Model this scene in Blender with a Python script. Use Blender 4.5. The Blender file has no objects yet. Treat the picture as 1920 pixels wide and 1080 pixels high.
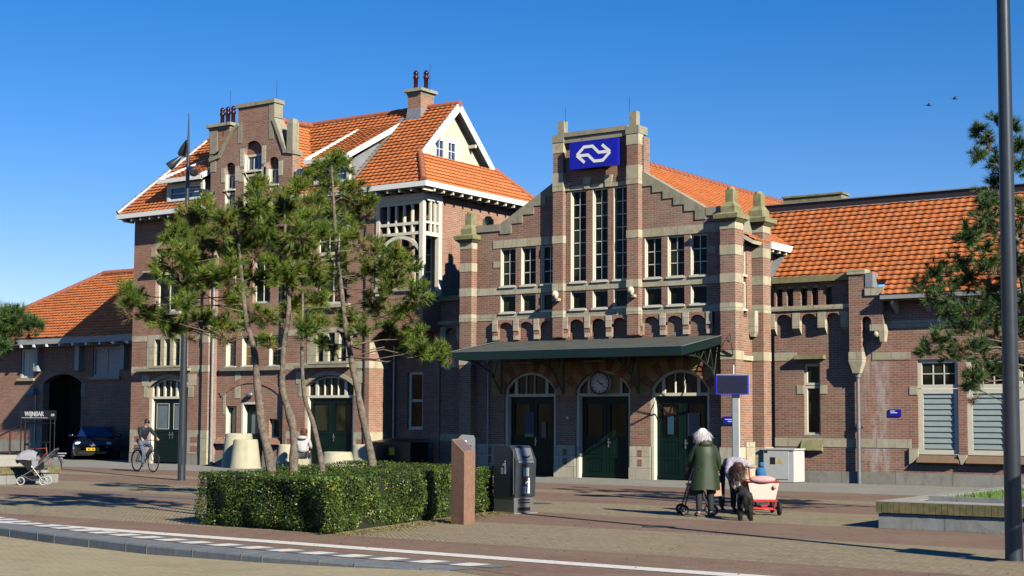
import bpy, bmesh, math, random
from mathutils import Vector, Matrix
from mathutils.geometry import delaunay_2d_cdt
random.seed(7)
R = math.radians
scn = bpy.context.scene
COL = scn.collection

# ------------------------------------------------------------------ camera
cam_d = bpy.data.cameras.new('camera'); cam = bpy.data.objects.new('camera', cam_d); COL.objects.link(cam)
cam_d.sensor_width = 36; cam_d.lens = 36*2790/1920; cam_d.shift_y = 45/1920; cam_d.clip_end = 5000; cam_d.clip_start = .1
_p, _y, _r = R(4.15), R(35.1), R(.28)
fw = Vector((-math.sin(_y)*math.cos(_p), math.cos(_y)*math.cos(_p), math.sin(_p)))
rt = Vector((math.cos(_y), math.sin(_y), 0)); up = rt.cross(fw)
r2 = rt*math.cos(_r)+up*math.sin(_r); u2 = -rt*math.sin(_r)+up*math.cos(_r)
M = Matrix((r2, u2, -fw)).transposed().to_4x4(); M.translation = (0, 0, 1.75)
cam.matrix_world = M
scn.camera = cam
scn.render.resolution_x = 1024; scn.render.resolution_y = 576

# ------------------------------------------------------------------ sky, sun, exposure
SUN_EL, SUN_AZ = 29.0, 20.5            # azimuth measured from +X towards -Y
w = bpy.data.worlds.new("World"); scn.world = w; w.use_nodes = True
nt = w.node_tree; nt.nodes.clear()
sky = nt.nodes.new('ShaderNodeTexSky'); sky.sky_type = 'NISHITA'; sky.sun_disc = False
sky.sun_elevation = R(SUN_EL); sky.sun_rotation = R(90+SUN_AZ)
sky.air_density = 1.0; sky.dust_density = 0.0; sky.ozone_density = 4.0; sky.altitude = 0
bg = nt.nodes.new('ShaderNodeBackground'); bg.inputs['Strength'].default_value = .058
out = nt.nodes.new('ShaderNodeOutputWorld')
hs = nt.nodes.new('ShaderNodeHueSaturation'); hs.inputs['Saturation'].default_value = 1.38
mx = nt.nodes.new('ShaderNodeMix'); mx.data_type = 'RGBA'; mx.blend_type = 'MULTIPLY'; mx.inputs[0].default_value = 1; mx.inputs[7].default_value = (1.1, .93, 1.12, 1)
nt.links.new(sky.outputs[0], hs.inputs['Color']); nt.links.new(hs.outputs[0], mx.inputs[6]); nt.links.new(mx.outputs[2], bg.inputs[0]); nt.links.new(bg.outputs[0], out.inputs[0])
sd = Vector((math.cos(R(SUN_EL))*math.cos(R(SUN_AZ)), -math.cos(R(SUN_EL))*math.sin(R(SUN_AZ)), math.sin(R(SUN_EL))))
sl = bpy.data.lights.new('sun', 'SUN'); sl.energy = 5.0; sl.angle = R(.5); sl.color = (1, .93, .78)
so = bpy.data.objects.new('sun', sl); COL.objects.link(so); so.rotation_euler = sd.to_track_quat('Z', 'Y').to_euler(); so.location = (20, -20, 30)
scn.view_settings.view_transform = 'Standard'; scn.view_settings.look = 'None'; scn.view_settings.gamma = 1
scn.view_settings.exposure = 0.94
scn.cycles.diffuse_bounces = 0; scn.cycles.max_bounces = 5
try: scn.view_settings.use_curve_mapping = False
except Exception: pass

# ------------------------------------------------------------------ materials
MATS = {}
def base_mat(name, rough=.7, spec=.3, metal=0):
    m = bpy.data.materials.new(name); m.use_nodes = True
    b = m.node_tree.nodes['Principled BSDF']
    b.inputs['Roughness'].default_value = rough; b.inputs['Metallic'].default_value = metal
    b.inputs['Specular IOR Level'].default_value = spec
    MATS[name] = m
    return m, m.node_tree, b
def nd(nt, t, **k):
    n = nt.nodes.new(t)
    for a, v in k.items(): setattr(n, a, v)
    return n
def mathn(nt, op, a, b=None, c=None):
    n = nd(nt, 'ShaderNodeMath', operation=op)
    for i, x in enumerate((a, b, c)):
        if x is None: continue
        if isinstance(x, (int, float)): n.inputs[i].default_value = x
        else: nt.links.new(x, n.inputs[i])
    return n.outputs[0]
def mixc(nt, f, a, b, mode='MIX'):
    n = nd(nt, 'ShaderNodeMix', data_type='RGBA', blend_type=mode)
    for s, x in ((0, f), (6, a), (7, b)):
        if isinstance(x, (int, float)): n.inputs[s].default_value = x
        elif isinstance(x, tuple): n.inputs[s].default_value = (*x, 1) if len(x) == 3 else x
        else: nt.links.new(x, n.inputs[s])
    return n.outputs[2]
def noise(nt, scale, detail=4, rough=.6, vec=None):
    n = nd(nt, 'ShaderNodeTexNoise'); n.inputs['Scale'].default_value = scale; n.inputs['Detail'].default_value = detail; n.inputs['Roughness'].default_value = rough
    if vec is None:
        g = nd(nt, 'ShaderNodeNewGeometry'); vec = g.outputs['Position']
    nt.links.new(vec, n.inputs['Vector'])
    return n.outputs['Fac']
def ramp(nt, fac, lo, hi):
    n = nd(nt, 'ShaderNodeMapRange'); n.inputs[1].default_value = lo; n.inputs[2].default_value = hi
    nt.links.new(fac, n.inputs[0]); return n.outputs[0]
def bump(nt, b, h, strength=.3, dist=.02):
    n = nd(nt, 'ShaderNodeBump'); n.inputs['Strength'].default_value = strength; n.inputs['Distance'].default_value = dist
    nt.links.new(h, n.inputs['Height']); nt.links.new(n.outputs[0], b.inputs['Normal'])
def wall_uv(nt):
    g = nd(nt, 'ShaderNodeNewGeometry'); s = nd(nt, 'ShaderNodeSeparateXYZ'); nt.links.new(g.outputs['Position'], s.inputs[0])
    s2 = nd(nt, 'ShaderNodeSeparateXYZ'); nt.links.new(g.outputs['True Normal'], s2.inputs[0])
    ax = mathn(nt, 'GREATER_THAN', mathn(nt, 'ABSOLUTE', s2.outputs[0]), .7)
    u = mathn(nt, 'ADD', mathn(nt, 'MULTIPLY', s.outputs[0], mathn(nt, 'SUBTRACT', 1, ax)), mathn(nt, 'MULTIPLY', s.outputs[1], ax))
    c = nd(nt, 'ShaderNodeCombineXYZ'); nt.links.new(u, c.inputs[0]); nt.links.new(s.outputs[2], c.inputs[1])
    return c.outputs[0], s
def brick_mat(name, c1, c2, mortar, bw=.22, rh=.066, mo=.010, vary=.55, rough=.85):
    m, nt, b = base_mat(name, rough, .2)
    uv, s = wall_uv(nt)
    br = nd(nt, 'ShaderNodeTexBrick'); nt.links.new(uv, br.inputs['Vector'])
    br.inputs['Scale'].default_value = 1; br.inputs['Brick Width'].default_value = bw; br.inputs['Row Height'].default_value = rh
    br.inputs['Mortar Size'].default_value = mo; br.inputs['Mortar Smooth'].default_value = .3; br.inputs['Bias'].default_value = 0
    br.inputs['Color1'].default_value = (*c1, 1); br.inputs['Color2'].default_value = (*c2, 1); br.inputs['Mortar'].default_value = (*mortar, 1)
    f = ramp(nt, noise(nt, .9, 5, .65), .3, .72)
    dk = tuple(x*(1-vary) for x in c1)
    col = mixc(nt, mathn(nt, 'MULTIPLY', f, .45), br.outputs['Color'], dk)
    gg = nd(nt, 'ShaderNodeNewGeometry'); mp = nd(nt, 'ShaderNodeMapping'); mp.inputs['Scale'].default_value = (2.6, 2.6, .28); nt.links.new(gg.outputs['Position'], mp.inputs[0])
    sk = ramp(nt, noise(nt, 1.0, 6, .75, mp.outputs[0]), .52, .74); col = mixc(nt, mathn(nt, 'MULTIPLY', sk, .5), col, tuple(x*.38 for x in c1))
    sk = ramp(nt, noise(nt, .5, 4, .6), .5, .75); col = mixc(nt, mathn(nt, 'MULTIPLY', sk, .22), col, tuple(min(1, x*1.25) for x in mortar))
    f2 = ramp(nt, noise(nt, 14, 3, .6), .35, .75)
    col = mixc(nt, mathn(nt, 'MULTIPLY', f2, .35), col, tuple(min(1, x*1.5) for x in c2))
    nt.links.new(col, b.inputs['Base Color'])
    bump(nt, b, mathn(nt, 'SUBTRACT', 1, br.outputs['Fac']), .6, .008)
    return m
def stone_mat(name, c1, c2, c3=None, joint=None, rough=.8, sc=1.0):
    m, nt, b = base_mat(name, rough, .25)
    f = ramp(nt, noise(nt, 2.2*sc, 6, .65), .32, .7)
    col = mixc(nt, f, c1, c2)
    if c3: col = mixc(nt, mathn(nt, 'MULTIPLY', ramp(nt, noise(nt, 5*sc, 5, .7), .52, .72), .8), col, c3)
    if joint:
        uv, s = wall_uv(nt)
        br = nd(nt, 'ShaderNodeTexBrick'); nt.links.new(uv, br.inputs['Vector']); br.inputs['Scale'].default_value = 1
        br.inputs['Brick Width'].default_value = joint[0]; br.inputs['Row Height'].default_value = joint[1]; br.inputs['Mortar Size'].default_value = .008
        br.inputs['Color1'].default_value = (1, 1, 1, 1); br.inputs['Color2'].default_value = (.86, .84, .8, 1); br.inputs['Mortar'].default_value = (.45, .42, .38, 1)
        col = mixc(nt, 1.0, col, br.outputs['Color'], 'MULTIPLY')
    gg = nd(nt, 'ShaderNodeNewGeometry'); mp = nd(nt, 'ShaderNodeMapping'); mp.inputs['Scale'].default_value = (4*sc, 4*sc, .6*sc); nt.links.new(gg.outputs['Position'], mp.inputs[0])
    sk = ramp(nt, noise(nt, 1.0, 6, .75, mp.outputs[0]), .50, .72); col = mixc(nt, mathn(nt, 'MULTIPLY', sk, .55), col, tuple(x*.42 for x in c1))
    fine = ramp(nt, noise(nt, 40*sc, 3, .7), .2, .8)
    col = mixc(nt, .25, col, mixc(nt, fine, (.55, .55, .55), (1, 1, 1)), 'MULTIPLY')
    nt.links.new(col, b.inputs['Base Color']); bump(nt, b, fine, .25, .006)
    return m
def plain(name, c, rough=.5, metal=0, spec=.4, vary=.15, sc=6, c2=None):
    m, nt, b = base_mat(name, rough, spec, metal)
    f = ramp(nt, noise(nt, sc, 5, .65), .3, .75)
    col = mixc(nt, f, c, c2 or tuple(x*(1-vary) for x in c))
    nt.links.new(col, b.inputs['Base Color']); bump(nt, b, f, .08, .004)
    return m
def emit(name, c, s):
    m, nt, b = base_mat(name, .4); b.inputs['Base Color'].default_value = (*c, 1)
    b.inputs['Emission Color'].default_value = (*c, 1); b.inputs['Emission Strength'].default_value = s
    return m
BR = brick_mat('brick_red', (.46, .225, .145), (.27, .130, .090), (.48, .41, .32), vary=.5)
BRL = brick_mat('brick_red_old', (.42, .220, .148), (.25, .130, .094), (.46, .40, .32), vary=.6)
BRW = brick_mat('brick_with_lime_bloom', (.47, .230, .160), (.29, .140, .102), (.48, .42, .34), vary=.5)
def bloom(m):
    nt = m.node_tree; b = nt.nodes['Principled BSDF']; src = b.inputs['Base Color'].links[0].from_socket
    g = nd(nt, 'ShaderNodeNewGeometry'); s = nd(nt, 'ShaderNodeSeparateXYZ'); nt.links.new(g.outputs['Position'], s.inputs[0])
    msk = mathn(nt, 'SUBTRACT', 1, mathn(nt, 'MULTIPLY', mathn(nt, 'ABSOLUTE', mathn(nt, 'ADD', s.outputs[0], 15.75)), 1.9)); msk = mathn(nt, 'MAXIMUM', msk, 0)
    mp = nd(nt, 'ShaderNodeMapping'); mp.inputs['Scale'].default_value = (3, 1, .8); nt.links.new(g.outputs['Position'], mp.inputs[0])
    f = mathn(nt, 'MULTIPLY', ramp(nt, noise(nt, 1.6, 5, .7, mp.outputs[0]), .42, .62), mathn(nt, 'MINIMUM', mathn(nt, 'MULTIPLY', msk, 1.3), .75))
    nt.links.new(mixc(nt, f, src, (.60, .53, .48)), b.inputs['Base Color'])
bloom(BRW)
BRI = brick_mat('brick_inlay', (.40, .13, .08), (.30, .10, .06), (.5, .4, .33))
ST = stone_mat('sandstone', (.66, .60, .44), (.52, .47, .33), (.34, .32, .21), joint=(.9, .5))
STY = stone_mat('sandstone_ochre', (.58, .42, .18), (.48, .36, .17), (.38, .30, .15), joint=(.7, .4))
STG = stone_mat('sandstone_mossy', (.38, .35, .20), (.24, .23, .11), (.13, .14, .05))
STC = stone_mat('coping_stone', (.42, .38, .28), (.32, .30, .22), (.2, .2, .13))
STW = stone_mat('pale_limestone', (.72, .66, .52), (.60, .54, .42), (.46, .42, .33), joint=(1.1, .34))
STB = stone_mat('plinth_stone', (.42, .41, .36), (.33, .32, .28), (.24, .24, .21), joint=(1.6, .8))
CON = stone_mat('concrete', (.36, .37, .36), (.27, .28, .28), (.20, .21, .20), joint=(1.25, 1.2))
CONP = stone_mat('concrete_planter', (.56, .52, .38), (.46, .43, .31), (.42, .42, .26))
PNT = plain('cream_paint', (.74, .70, .56), .5, vary=.12)
WHT = plain('white_paint', (.82, .82, .78), .5, vary=.1)
GRP = plain('grey_paint', (.42, .43, .42), .5, vary=.2)
LEAD = plain('lead_sheet', (.38, .40, .42), .5, .3, vary=.3)
DKB = plain('dark_bitumen', (.03, .025, .035), .6, vary=.3)
GRN = plain('dark_green_paint', (.004, .022, .017), .4, 0, .15, vary=.35, sc=3)
GRC = plain('canopy_green_paint', (.003, .022, .022), .3, vary=.3, sc=2)
CANT = stone_mat('canopy_felt', (.11, .12, .105), (.075, .08, .072), (.15, .15, .12), rough=.9)
GLS, _n, _b = base_mat('window_glass', .08, .12); _gf = ramp(_n, noise(_n, 1.1, 2, .5), .45, .6); _n.links.new(mixc(_n, _gf, (.004, .005, .005), (.035, .042, .022)), _b.inputs['Base Color'])  # greenish reflections painted into the dark glass colour as soft patches
GLB, _n, _b = base_mat('blue_sky_glass', .05, .8); _b.inputs['Base Color'].default_value = (.02, .06, .13, 1)
GLO = plain('amber_room_glass', (.30, .16, .02), .15, c2=(.05, .03, .01), sc=1.6)
GLG = plain('frosted_door_glass', (.18, .24, .26), .25, c2=(.12, .17, .19), sc=2)
BLIND = None
MET = plain('galvanised_metal', (.30, .33, .36), .4, .5, vary=.25)
LAMP = plain('lamp_post_paint', (.055, .065, .08), .35, .4, vary=.2)
BLK = plain('black_plastic', (.012, .012, .014), .4, vary=.3)
RUB = plain('rubber', (.02, .02, .02), .8, vary=.3)
BLUE = plain('sign_blue', (.010, .012, .42), .35, vary=.1)
WSG = plain('sign_white', (.85, .85, .85), .4, vary=.03)
POT = plain('chimney_pot_glaze', (.045, .010, .022), .25, vary=.3)
BARK = stone_mat('pine_bark', (.25, .205, .16), (.07, .055, .042), (.38, .33, .26), sc=6, rough=.9)
TWIG = plain('twig_bark', (.20, .15, .11), .9, vary=.4)
GRASS = plain('grass', (.16, .30, .03), .8, c2=(.07, .16, .02), sc=9)
SOIL = plain('dry_soil', (.16, .12, .08), .95, vary=.4)
RSTONE = stone_mat('pink_granite', (.30, .175, .12), (.24, .135, .092), (.35, .23, .165), sc=3, rough=.55)
ANTH = plain('anthracite_coat', (.045, .055, .065), .4, .2, vary=.2)
STEEL = plain('brushed_steel', (.36, .36, .35), .35, .7, vary=.2)
DARKIN = plain('dark_interior', (.01, .01, .012), .9)  # near-black: the darkness behind openings is put into the wall colour
REDP = plain('red_paint', (.62, .03, .03), .4, vary=.1)
SKIN = plain('skin', (.55, .32, .22), .55, vary=.1)

def needles_mat(name, c1, c2, c3):
    m, nt, b = base_mat(name, .5, .3)
    f = ramp(nt, noise(nt, 2.6, 3, .6), .38, .62)
    col = mixc(nt, f, c1, c2)
    f = ramp(nt, noise(nt, 6.5, 2, .5), .56, .70)
    col = mixc(nt, mathn(nt, 'MULTIPLY', f, .8), col, c3)
    nt.links.new(col, b.inputs['Base Color'])
    return m
NEED = needles_mat('pine_needles', (.14, .20, .022), (.05, .10, .012), (.30, .22, .05))
NEEDD = needles_mat('dark_pine_needles', (.07, .14, .03), (.04, .09, .025), (.17, .14, .05))
HEDGE = needles_mat('hedge_leaf', (.065, .11, .012), (.028, .055, .008), (.26, .30, .045)); HEDGE.node_tree.nodes['Principled BSDF'].inputs['Roughness'].default_value = .42

def tile_mat():
    m, nt, b = base_mat('clay_pantile', .65, .3)
    f = ramp(nt, noise(nt, 4.5, 3, .8), .3, .7)
    col = mixc(nt, f, (.52, .155, .052), (.62, .205, .070))
    f = ramp(nt, noise(nt, .8, 5, .7), .52, .75)
    col = mixc(nt, mathn(nt, 'MULTIPLY', f, .55), col, (.38, .11, .042))
    f = ramp(nt, noise(nt, 13, 3, .7), .56, .74)
    col = mixc(nt, mathn(nt, 'MULTIPLY', f, .65), col, (.20, .09, .035))
    br = nd(nt, 'ShaderNodeTexBrick'); uv, _s = wall_uv(nt); nt.links.new(uv, br.inputs['Vector']); br.inputs['Scale'].default_value = 1; br.inputs['Brick Width'].default_value = .235; br.inputs['Row Height'].default_value = .148; br.inputs['Mortar Size'].default_value = 0
    br.inputs['Color1'].default_value = (1.15, 1.12, 1.05, 1); br.inputs['Color2'].default_value = (.68, .64, .60, 1); br.offset = 0
    col = mixc(nt, .5, col, br.outputs['Color'], 'MULTIPLY')
    f = ramp(nt, noise(nt, 2.2, 5, .8), .60, .72); col = mixc(nt, mathn(nt, 'MULTIPLY', f, .4), col, (.20, .17, .07))
    nt.links.new(col, b.inputs['Base Color'])
    return m
TILE = tile_mat()
RIDGE = plain('clay_ridge', (.42, .12, .06), .8, c2=(.25, .10, .06), sc=5)

def pave_mat(name, c1, c2, c3, mortar, bw, rh, rot=0, mo=.009):
    m, nt, b = base_mat(name, .85, .25)
    g = nd(nt, 'ShaderNodeNewGeometry'); mp = nd(nt, 'ShaderNodeMapping'); mp.inputs['Rotation'].default_value = (0, 0, R(rot)); nt.links.new(g.outputs['Position'], mp.inputs[0])
    br = nd(nt, 'ShaderNodeTexBrick'); nt.links.new(mp.outputs[0], br.inputs['Vector']); br.inputs['Scale'].default_value = 1
    br.inputs['Brick Width'].default_value = bw; br.inputs['Row Height'].default_value = rh; br.inputs['Mortar Size'].default_value = mo; br.inputs['Mortar Smooth'].default_value = .2
    br.inputs['Color1'].default_value = (*c1, 1); br.inputs['Color2'].default_value = (*c2, 1); br.inputs['Mortar'].default_value = (*mortar, 1)
    col = mixc(nt, mathn(nt, 'MULTIPLY', ramp(nt, noise(nt, .55, 6, .7), .38, .68), .75), br.outputs['Color'], c3)
    sm = nd(nt, 'ShaderNodeMapping'); sm.inputs['Scale'].default_value = (.35, 2.2, 1); nt.links.new(g.outputs['Position'], sm.inputs[0])
    col = mixc(nt, mathn(nt, 'MULTIPLY', ramp(nt, noise(nt, 1.3, 5, .7, sm.outputs[0]), .48, .75), .55), col, tuple(x*.62 for x in c3))
    st_ = ramp(nt, noise(nt, .9, 7, .8), .56, .66); col = mixc(nt, mathn(nt, 'MULTIPLY', st_, .35), col, tuple(x*.35 for x in c1))
    pt_ = ramp(nt, noise(nt, 3.3, 4, .7), .62, .72); col = mixc(nt, mathn(nt, 'MULTIPLY', pt_, .4), col, (.50, .47, .40))
    fn = ramp(nt, noise(nt, 9, 5, .75), .25, .8)
    col = mixc(nt, .5, col, mixc(nt, fn, (.55, .53, .50), (1.15, 1.15, 1.12)), 'MULTIPLY')
    nt.links.new(col, b.inputs['Base Color'])
    bump(nt, b, mathn(nt, 'ADD', mathn(nt, 'SUBTRACT', 1, br.outputs['Fac']), fn), .5, .008)
    return m
PV_Y = pave_mat('yellow_paving_brick', (.46, .38, .25), (.34, .28, .18), (.38, .30, .20), (.20, .17, .11), .2, .07, 45)
PV_R = pave_mat('red_paving_brick', (.36, .215, .155), (.27, .16, .12), (.32, .24, .17), (.19, .13, .10), .2, .065, 0)
PV_G = pave_mat('grey_paving_slab', (.42, .41, .37), (.36, .35, .32), (.33, .32, .28), (.22, .21, .19), .6, .3, 0, .012)
PV_ROAD = pave_mat('road_clinker', (.56, .47, .28), (.46, .39, .24), (.54, .46, .30), (.28, .24, .15), .2, .06, 0)
KERB = stone_mat('kerb_stone', (.22, .24, .26), (.16, .175, .19), (.28, .28, .26), sc=2)
LINE = stone_mat('white_marking', (.80, .77, .72), (.70, .67, .60), (.55, .50, .45), sc=3)
PLAZA = pave_mat('plaza_paving', (.36, .27, .18), (.28, .20, .14), (.27, .21, .15), (.2, .16, .12), .2, .07, 0)

# ------------------------------------------------------------------ mesh builder
def inside(p, l):
    c = False; n = len(l); j = n-1
    for i in range(n):
        if (l[i][1] > p[1]) != (l[j][1] > p[1]) and p[0] < (l[j][0]-l[i][0])*(p[1]-l[i][1])/(l[j][1]-l[i][1])+l[i][0]: c = not c
        j = i
    return c
def triangulate(loops):
    """(points, triangles) of a polygon with holes: constrained Delaunay, then drop what lies outside"""
    flat = [Vector((p[0], p[1])) for l in loops for p in l]; ed = []; b = 0
    for l in loops:
        n = len(l); ed += [(b+i, b+(i+1) % n) for i in range(n)]; b += n
    v, e, f, *_ = delaunay_2d_cdt(flat, ed, [], 0, 1e-6)
    out = []
    for t in f:
        c = (sum(v[i].x for i in t)/3, sum(v[i].y for i in t)/3)
        if inside(c, loops[0]) and not any(inside(c, h) for h in loops[1:]): out.append(tuple(t))
    return [(p.x, p.y) for p in v], out
WL = {}
class MB:
    def __init__(s): s.v = []; s.f = []; s.sm = []
    def add(s, vs, fs, smooth=False):
        n = len(s.v); s.v.extend([tuple(x) for x in vs])
        for f in fs: s.f.append(tuple(i+n for i in f)); s.sm.append(smooth)
        return s
    def box(s, x0, x1, y0, y1, z0, z1):
        x0, x1 = min(x0, x1), max(x0, x1); y0, y1 = min(y0, y1), max(y0, y1); z0, z1 = min(z0, z1), max(z0, z1)
        return s.add([(x0, y0, z0), (x1, y0, z0), (x1, y1, z0), (x0, y1, z0), (x0, y0, z1), (x1, y0, z1), (x1, y1, z1), (x0, y1, z1)],
              [(0, 3, 2, 1), (4, 5, 6, 7), (0, 1, 5, 4), (1, 2, 6, 5), (2, 3, 7, 6), (3, 0, 4, 7)])
    def frus(s, x, y, z0, z1, a0, b0, a1, b1):       # rectangular frustum, half sizes
        return s.add([(x-a0, y-b0, z0), (x+a0, y-b0, z0), (x+a0, y+b0, z0), (x-a0, y+b0, z0), (x-a1, y-b1, z1), (x+a1, y-b1, z1), (x+a1, y+b1, z1), (x-a1, y+b1, z1)],
              [(0, 3, 2, 1), (4, 5, 6, 7), (0, 1, 5, 4), (1, 2, 6, 5), (2, 3, 7, 6), (3, 0, 4, 7)])
    def tube(s, pts, r, n=8, cap=True, smooth=True):
        pts = [Vector(p) for p in pts]; rs = r if isinstance(r, (list, tuple)) else [r]*len(pts)
        ref = None; vs = []
        for i, p in enumerate(pts):
            t = (pts[min(i+1, len(pts)-1)]-pts[max(i-1, 0)]).normalized()
            if ref is None:
                ref = Vector((0, 0, 1)) if abs(t.z) < .9 else Vector((1, 0, 0))
            a = (ref-t*ref.dot(t)).normalized(); b = t.cross(a); ref = a
            for k in range(n):
                an = 2*math.pi*k/n; vs.append(p+(a*math.cos(an)+b*math.sin(an))*rs[i])
        fs = [(i*n+k, i*n+(k+1) % n, (i+1)*n+(k+1) % n, (i+1)*n+k) for i in range(len(pts)-1) for k in range(n)]
        s.add(vs, fs, smooth)
        if cap: s.add(vs[:n], [tuple(range(n-1, -1, -1))]); s.add(vs[-n:], [tuple(range(n))])
        return s
    def lathe(s, c, prof, n=16, ax='Z', smooth=True):
        c = Vector(c); vs = []
        for r, z in prof:
            for k in range(n):
                an = 2*math.pi*k/n; a, b = r*math.cos(an), r*math.sin(an)
                vs.append(c+Vector({'Z': (a, b, z), 'Y': (a, z, b), 'X': (z, a, b)}[ax]))
        fs = [(i*n+k, i*n+(k+1) % n, (i+1)*n+(k+1) % n, (i+1)*n+k) for i in range(len(prof)-1) for k in range(n)]
        return s.add(vs, fs, smooth)
    def ell(s, c, r, n=12, m=8, rot=None):
        c = Vector(c); vs = []
        for i in range(m+1):
            th = math.pi*i/m
            for k in range(n):
                ph = 2*math.pi*k/n; q = Vector((r[0]*math.sin(th)*math.cos(ph), r[1]*math.sin(th)*math.sin(ph), r[2]*math.cos(th)))
                if rot: q = rot @ q
                vs.append(c+q)
        fs = [(i*n+k, (i+1)*n+k, (i+1)*n+(k+1) % n, i*n+(k+1) % n) for i in range(m) for k in range(n)]
        return s.add(vs, fs, True)
    def obox(s, c, sx, sy, sz, rot):
        c = Vector(c); t = MB().box(-sx/2, sx/2, -sy/2, sy/2, -sz/2, sz/2)
        return s.add([c+rot @ Vector(v) for v in t.v], t.f)
    def torus(s, c, Rr, r, ax='Y', n=28, m=8):
        c = Vector(c); vs = []
        for i in range(n):
            a = 2*math.pi*i/n
            for k in range(m):
                b = 2*math.pi*k/m; q = Rr+r*math.cos(b); h = r*math.sin(b)
                vs.append(c+Vector({'Z': (q*math.cos(a), q*math.sin(a), h), 'Y': (q*math.cos(a), h, q*math.sin(a)), 'X': (h, q*math.cos(a), q*math.sin(a))}[ax]))
        fs = [(i*m+k, ((i+1) % n)*m+k, ((i+1) % n)*m+(k+1) % m, i*m+(k+1) % m) for i in range(n) for k in range(m)]
        return s.add(vs, fs, True)
    def poly(s, F, outline, holes=(), d0=0, d1=.3, back=False):
        """prism in wall frame F: outline (u,z) with holes, front at depth d0, sides back to d1"""
        loops = [list(outline)]+[list(h) for h in holes]
        flat, tris = triangulate(loops)
        s.add([F(u, d0, z) for u, z in flat], [tuple(t) for t in tris])
        if back: s.add([F(u, d1, z) for u, z in flat], [tuple(t) for t in tris])
        for l in loops:
            n = len(l); vs = [F(u, d0, z) for u, z in l]+[F(u, d1, z) for u, z in l]
            s.add(vs, [(i, (i+1) % n, (i+1) % n+n, i+n) for i in range(n)])
        return s
    def fb(s, F, u0, u1, d0, d1, z0, z1):
        a = F(u0, d0, z0); b = F(u1, d1, z1); return s.box(a[0], b[0], a[1], b[1], a[2], b[2])
def FY(pos): return lambda u, d, z: (u, pos+d, z)
def FX(pos): return lambda u, d, z: (pos-d, u, z)       # wall facing +X
def rect(u0, u1, z0, z1): return [(u0, z0), (u1, z0), (u1, z1), (u0, z1)]
def arch(u0, u1, z0, zs, zt, n=12):
    """segmental arch opening, springing at zs, crown at zt"""
    h = zt-zs; c = (u1-u0)/2; Rr = (c*c+h*h)/(2*h); zc = zt-Rr; a0 = math.asin(min(1, c/Rr)); um = (u0+u1)/2
    pts = [(u0, z0), (u1, z0)]
    if Rr < c*1.0001 or h > c: a0 = math.pi/2
    for i in range(n+1):
        a = a0-2*a0*i/n; pts.append((um+Rr*math.sin(a), zc+Rr*math.cos(a)))
    return pts
def arcade(ws, x0, x1, zb, zs, zt, ztop):
    """outline of a projecting arcade: open at the bottom under each little arch"""
    pts = [(x1, ztop), (x0, ztop), (x0, zb)]
    for a, b in ws: pts += [(a, zb)]+arch(a, b, zs, zs, zt, 8)[2:][::-1]+[(b, zb)]
    return pts+[(x1, zb)]
def archband(mb, F, u0, u1, zs, zt, th, d0, d1, n=14, alt=None):
    """curved band of thickness th outside the arch line; alt = (k, phase) keeps only some voussoirs"""
    a = arch(u0, u1, zs, zs, zt, n)[2:]; um = (u0+u1)/2; h = zt-zs; c = (u1-u0)/2; Rr = (c*c+h*h)/(2*h); zc = zt-Rr
    def off(p, t): q = Vector((p[0]-um, p[1]-zc)).normalized(); return (p[0]+q.x*t, p[1]+q.y*t)
    for i in range(n):
        if alt and (i//alt[0]) % 2 != alt[1]: continue
        p, q = a[i], a[i+1]; l = [p, off(p, th), off(q, th), q]
        vs = [F(u, d0, z) for u, z in l]+[F(u, d1, z) for u, z in l]
        mb.add(vs, [(0, 1, 2, 3), (0, 1, 5, 4), (1, 2, 6, 5), (2, 3, 7, 6), (3, 0, 4, 7)])

def wloc(o):
    return WL.get(o.name, Vector((0, 0, 0)))
def tag(o, label=None, cat=None, group=None, kind=None):
    if label: o['label'] = label
    if cat: o['category'] = cat
    if group: o['group'] = group
    if kind: o['kind'] = kind
    return o
def thing(name, label, cat, loc=(0, 0, 0), rz=0, group=None, local=False):
    o = bpy.data.objects.new(name, None); COL.objects.link(o); o.empty_display_size = .2
    o.location = loc; o.rotation_euler = (0, 0, rz)
    WL[o.name] = Vector((0, 0, 0)) if local else Vector(loc)
    return tag(o, label, cat, group)
def mk(name, mb, mat, parent=None, label=None, smooth=None):
    off = WL.get(parent.name, Vector((0, 0, 0))) if parent else Vector((0, 0, 0))
    me = bpy.data.meshes.new(name)
    me.from_pydata([(v[0]-off.x, v[1]-off.y, v[2]-off.z) for v in mb.v], [], mb.f); me.update()
    me.polygons.foreach_set('use_smooth', mb.sm)
    me.materials.append(mat)
    o = bpy.data.objects.new(name, me); COL.objects.link(o)
    if parent:
        o.parent = parent; WL[o.name] = off
    else: WL[o.name] = Vector((0, 0, 0))
    if label: o['label'] = label
    return o
def copy_tree(o, loc=None, rz=None, parent=None, label=None):
    c = o.copy(); COL.objects.link(c)
    if parent: c.parent = parent
    if loc is not None: c.location = loc
    if rz is not None: c.rotation_euler = (0, 0, rz)
    if label: c['label'] = label
    for ch in [x for x in bpy.data.objects if x.parent == o]: copy_tree(ch, parent=c)
    return c
SPLIT = {}
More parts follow.
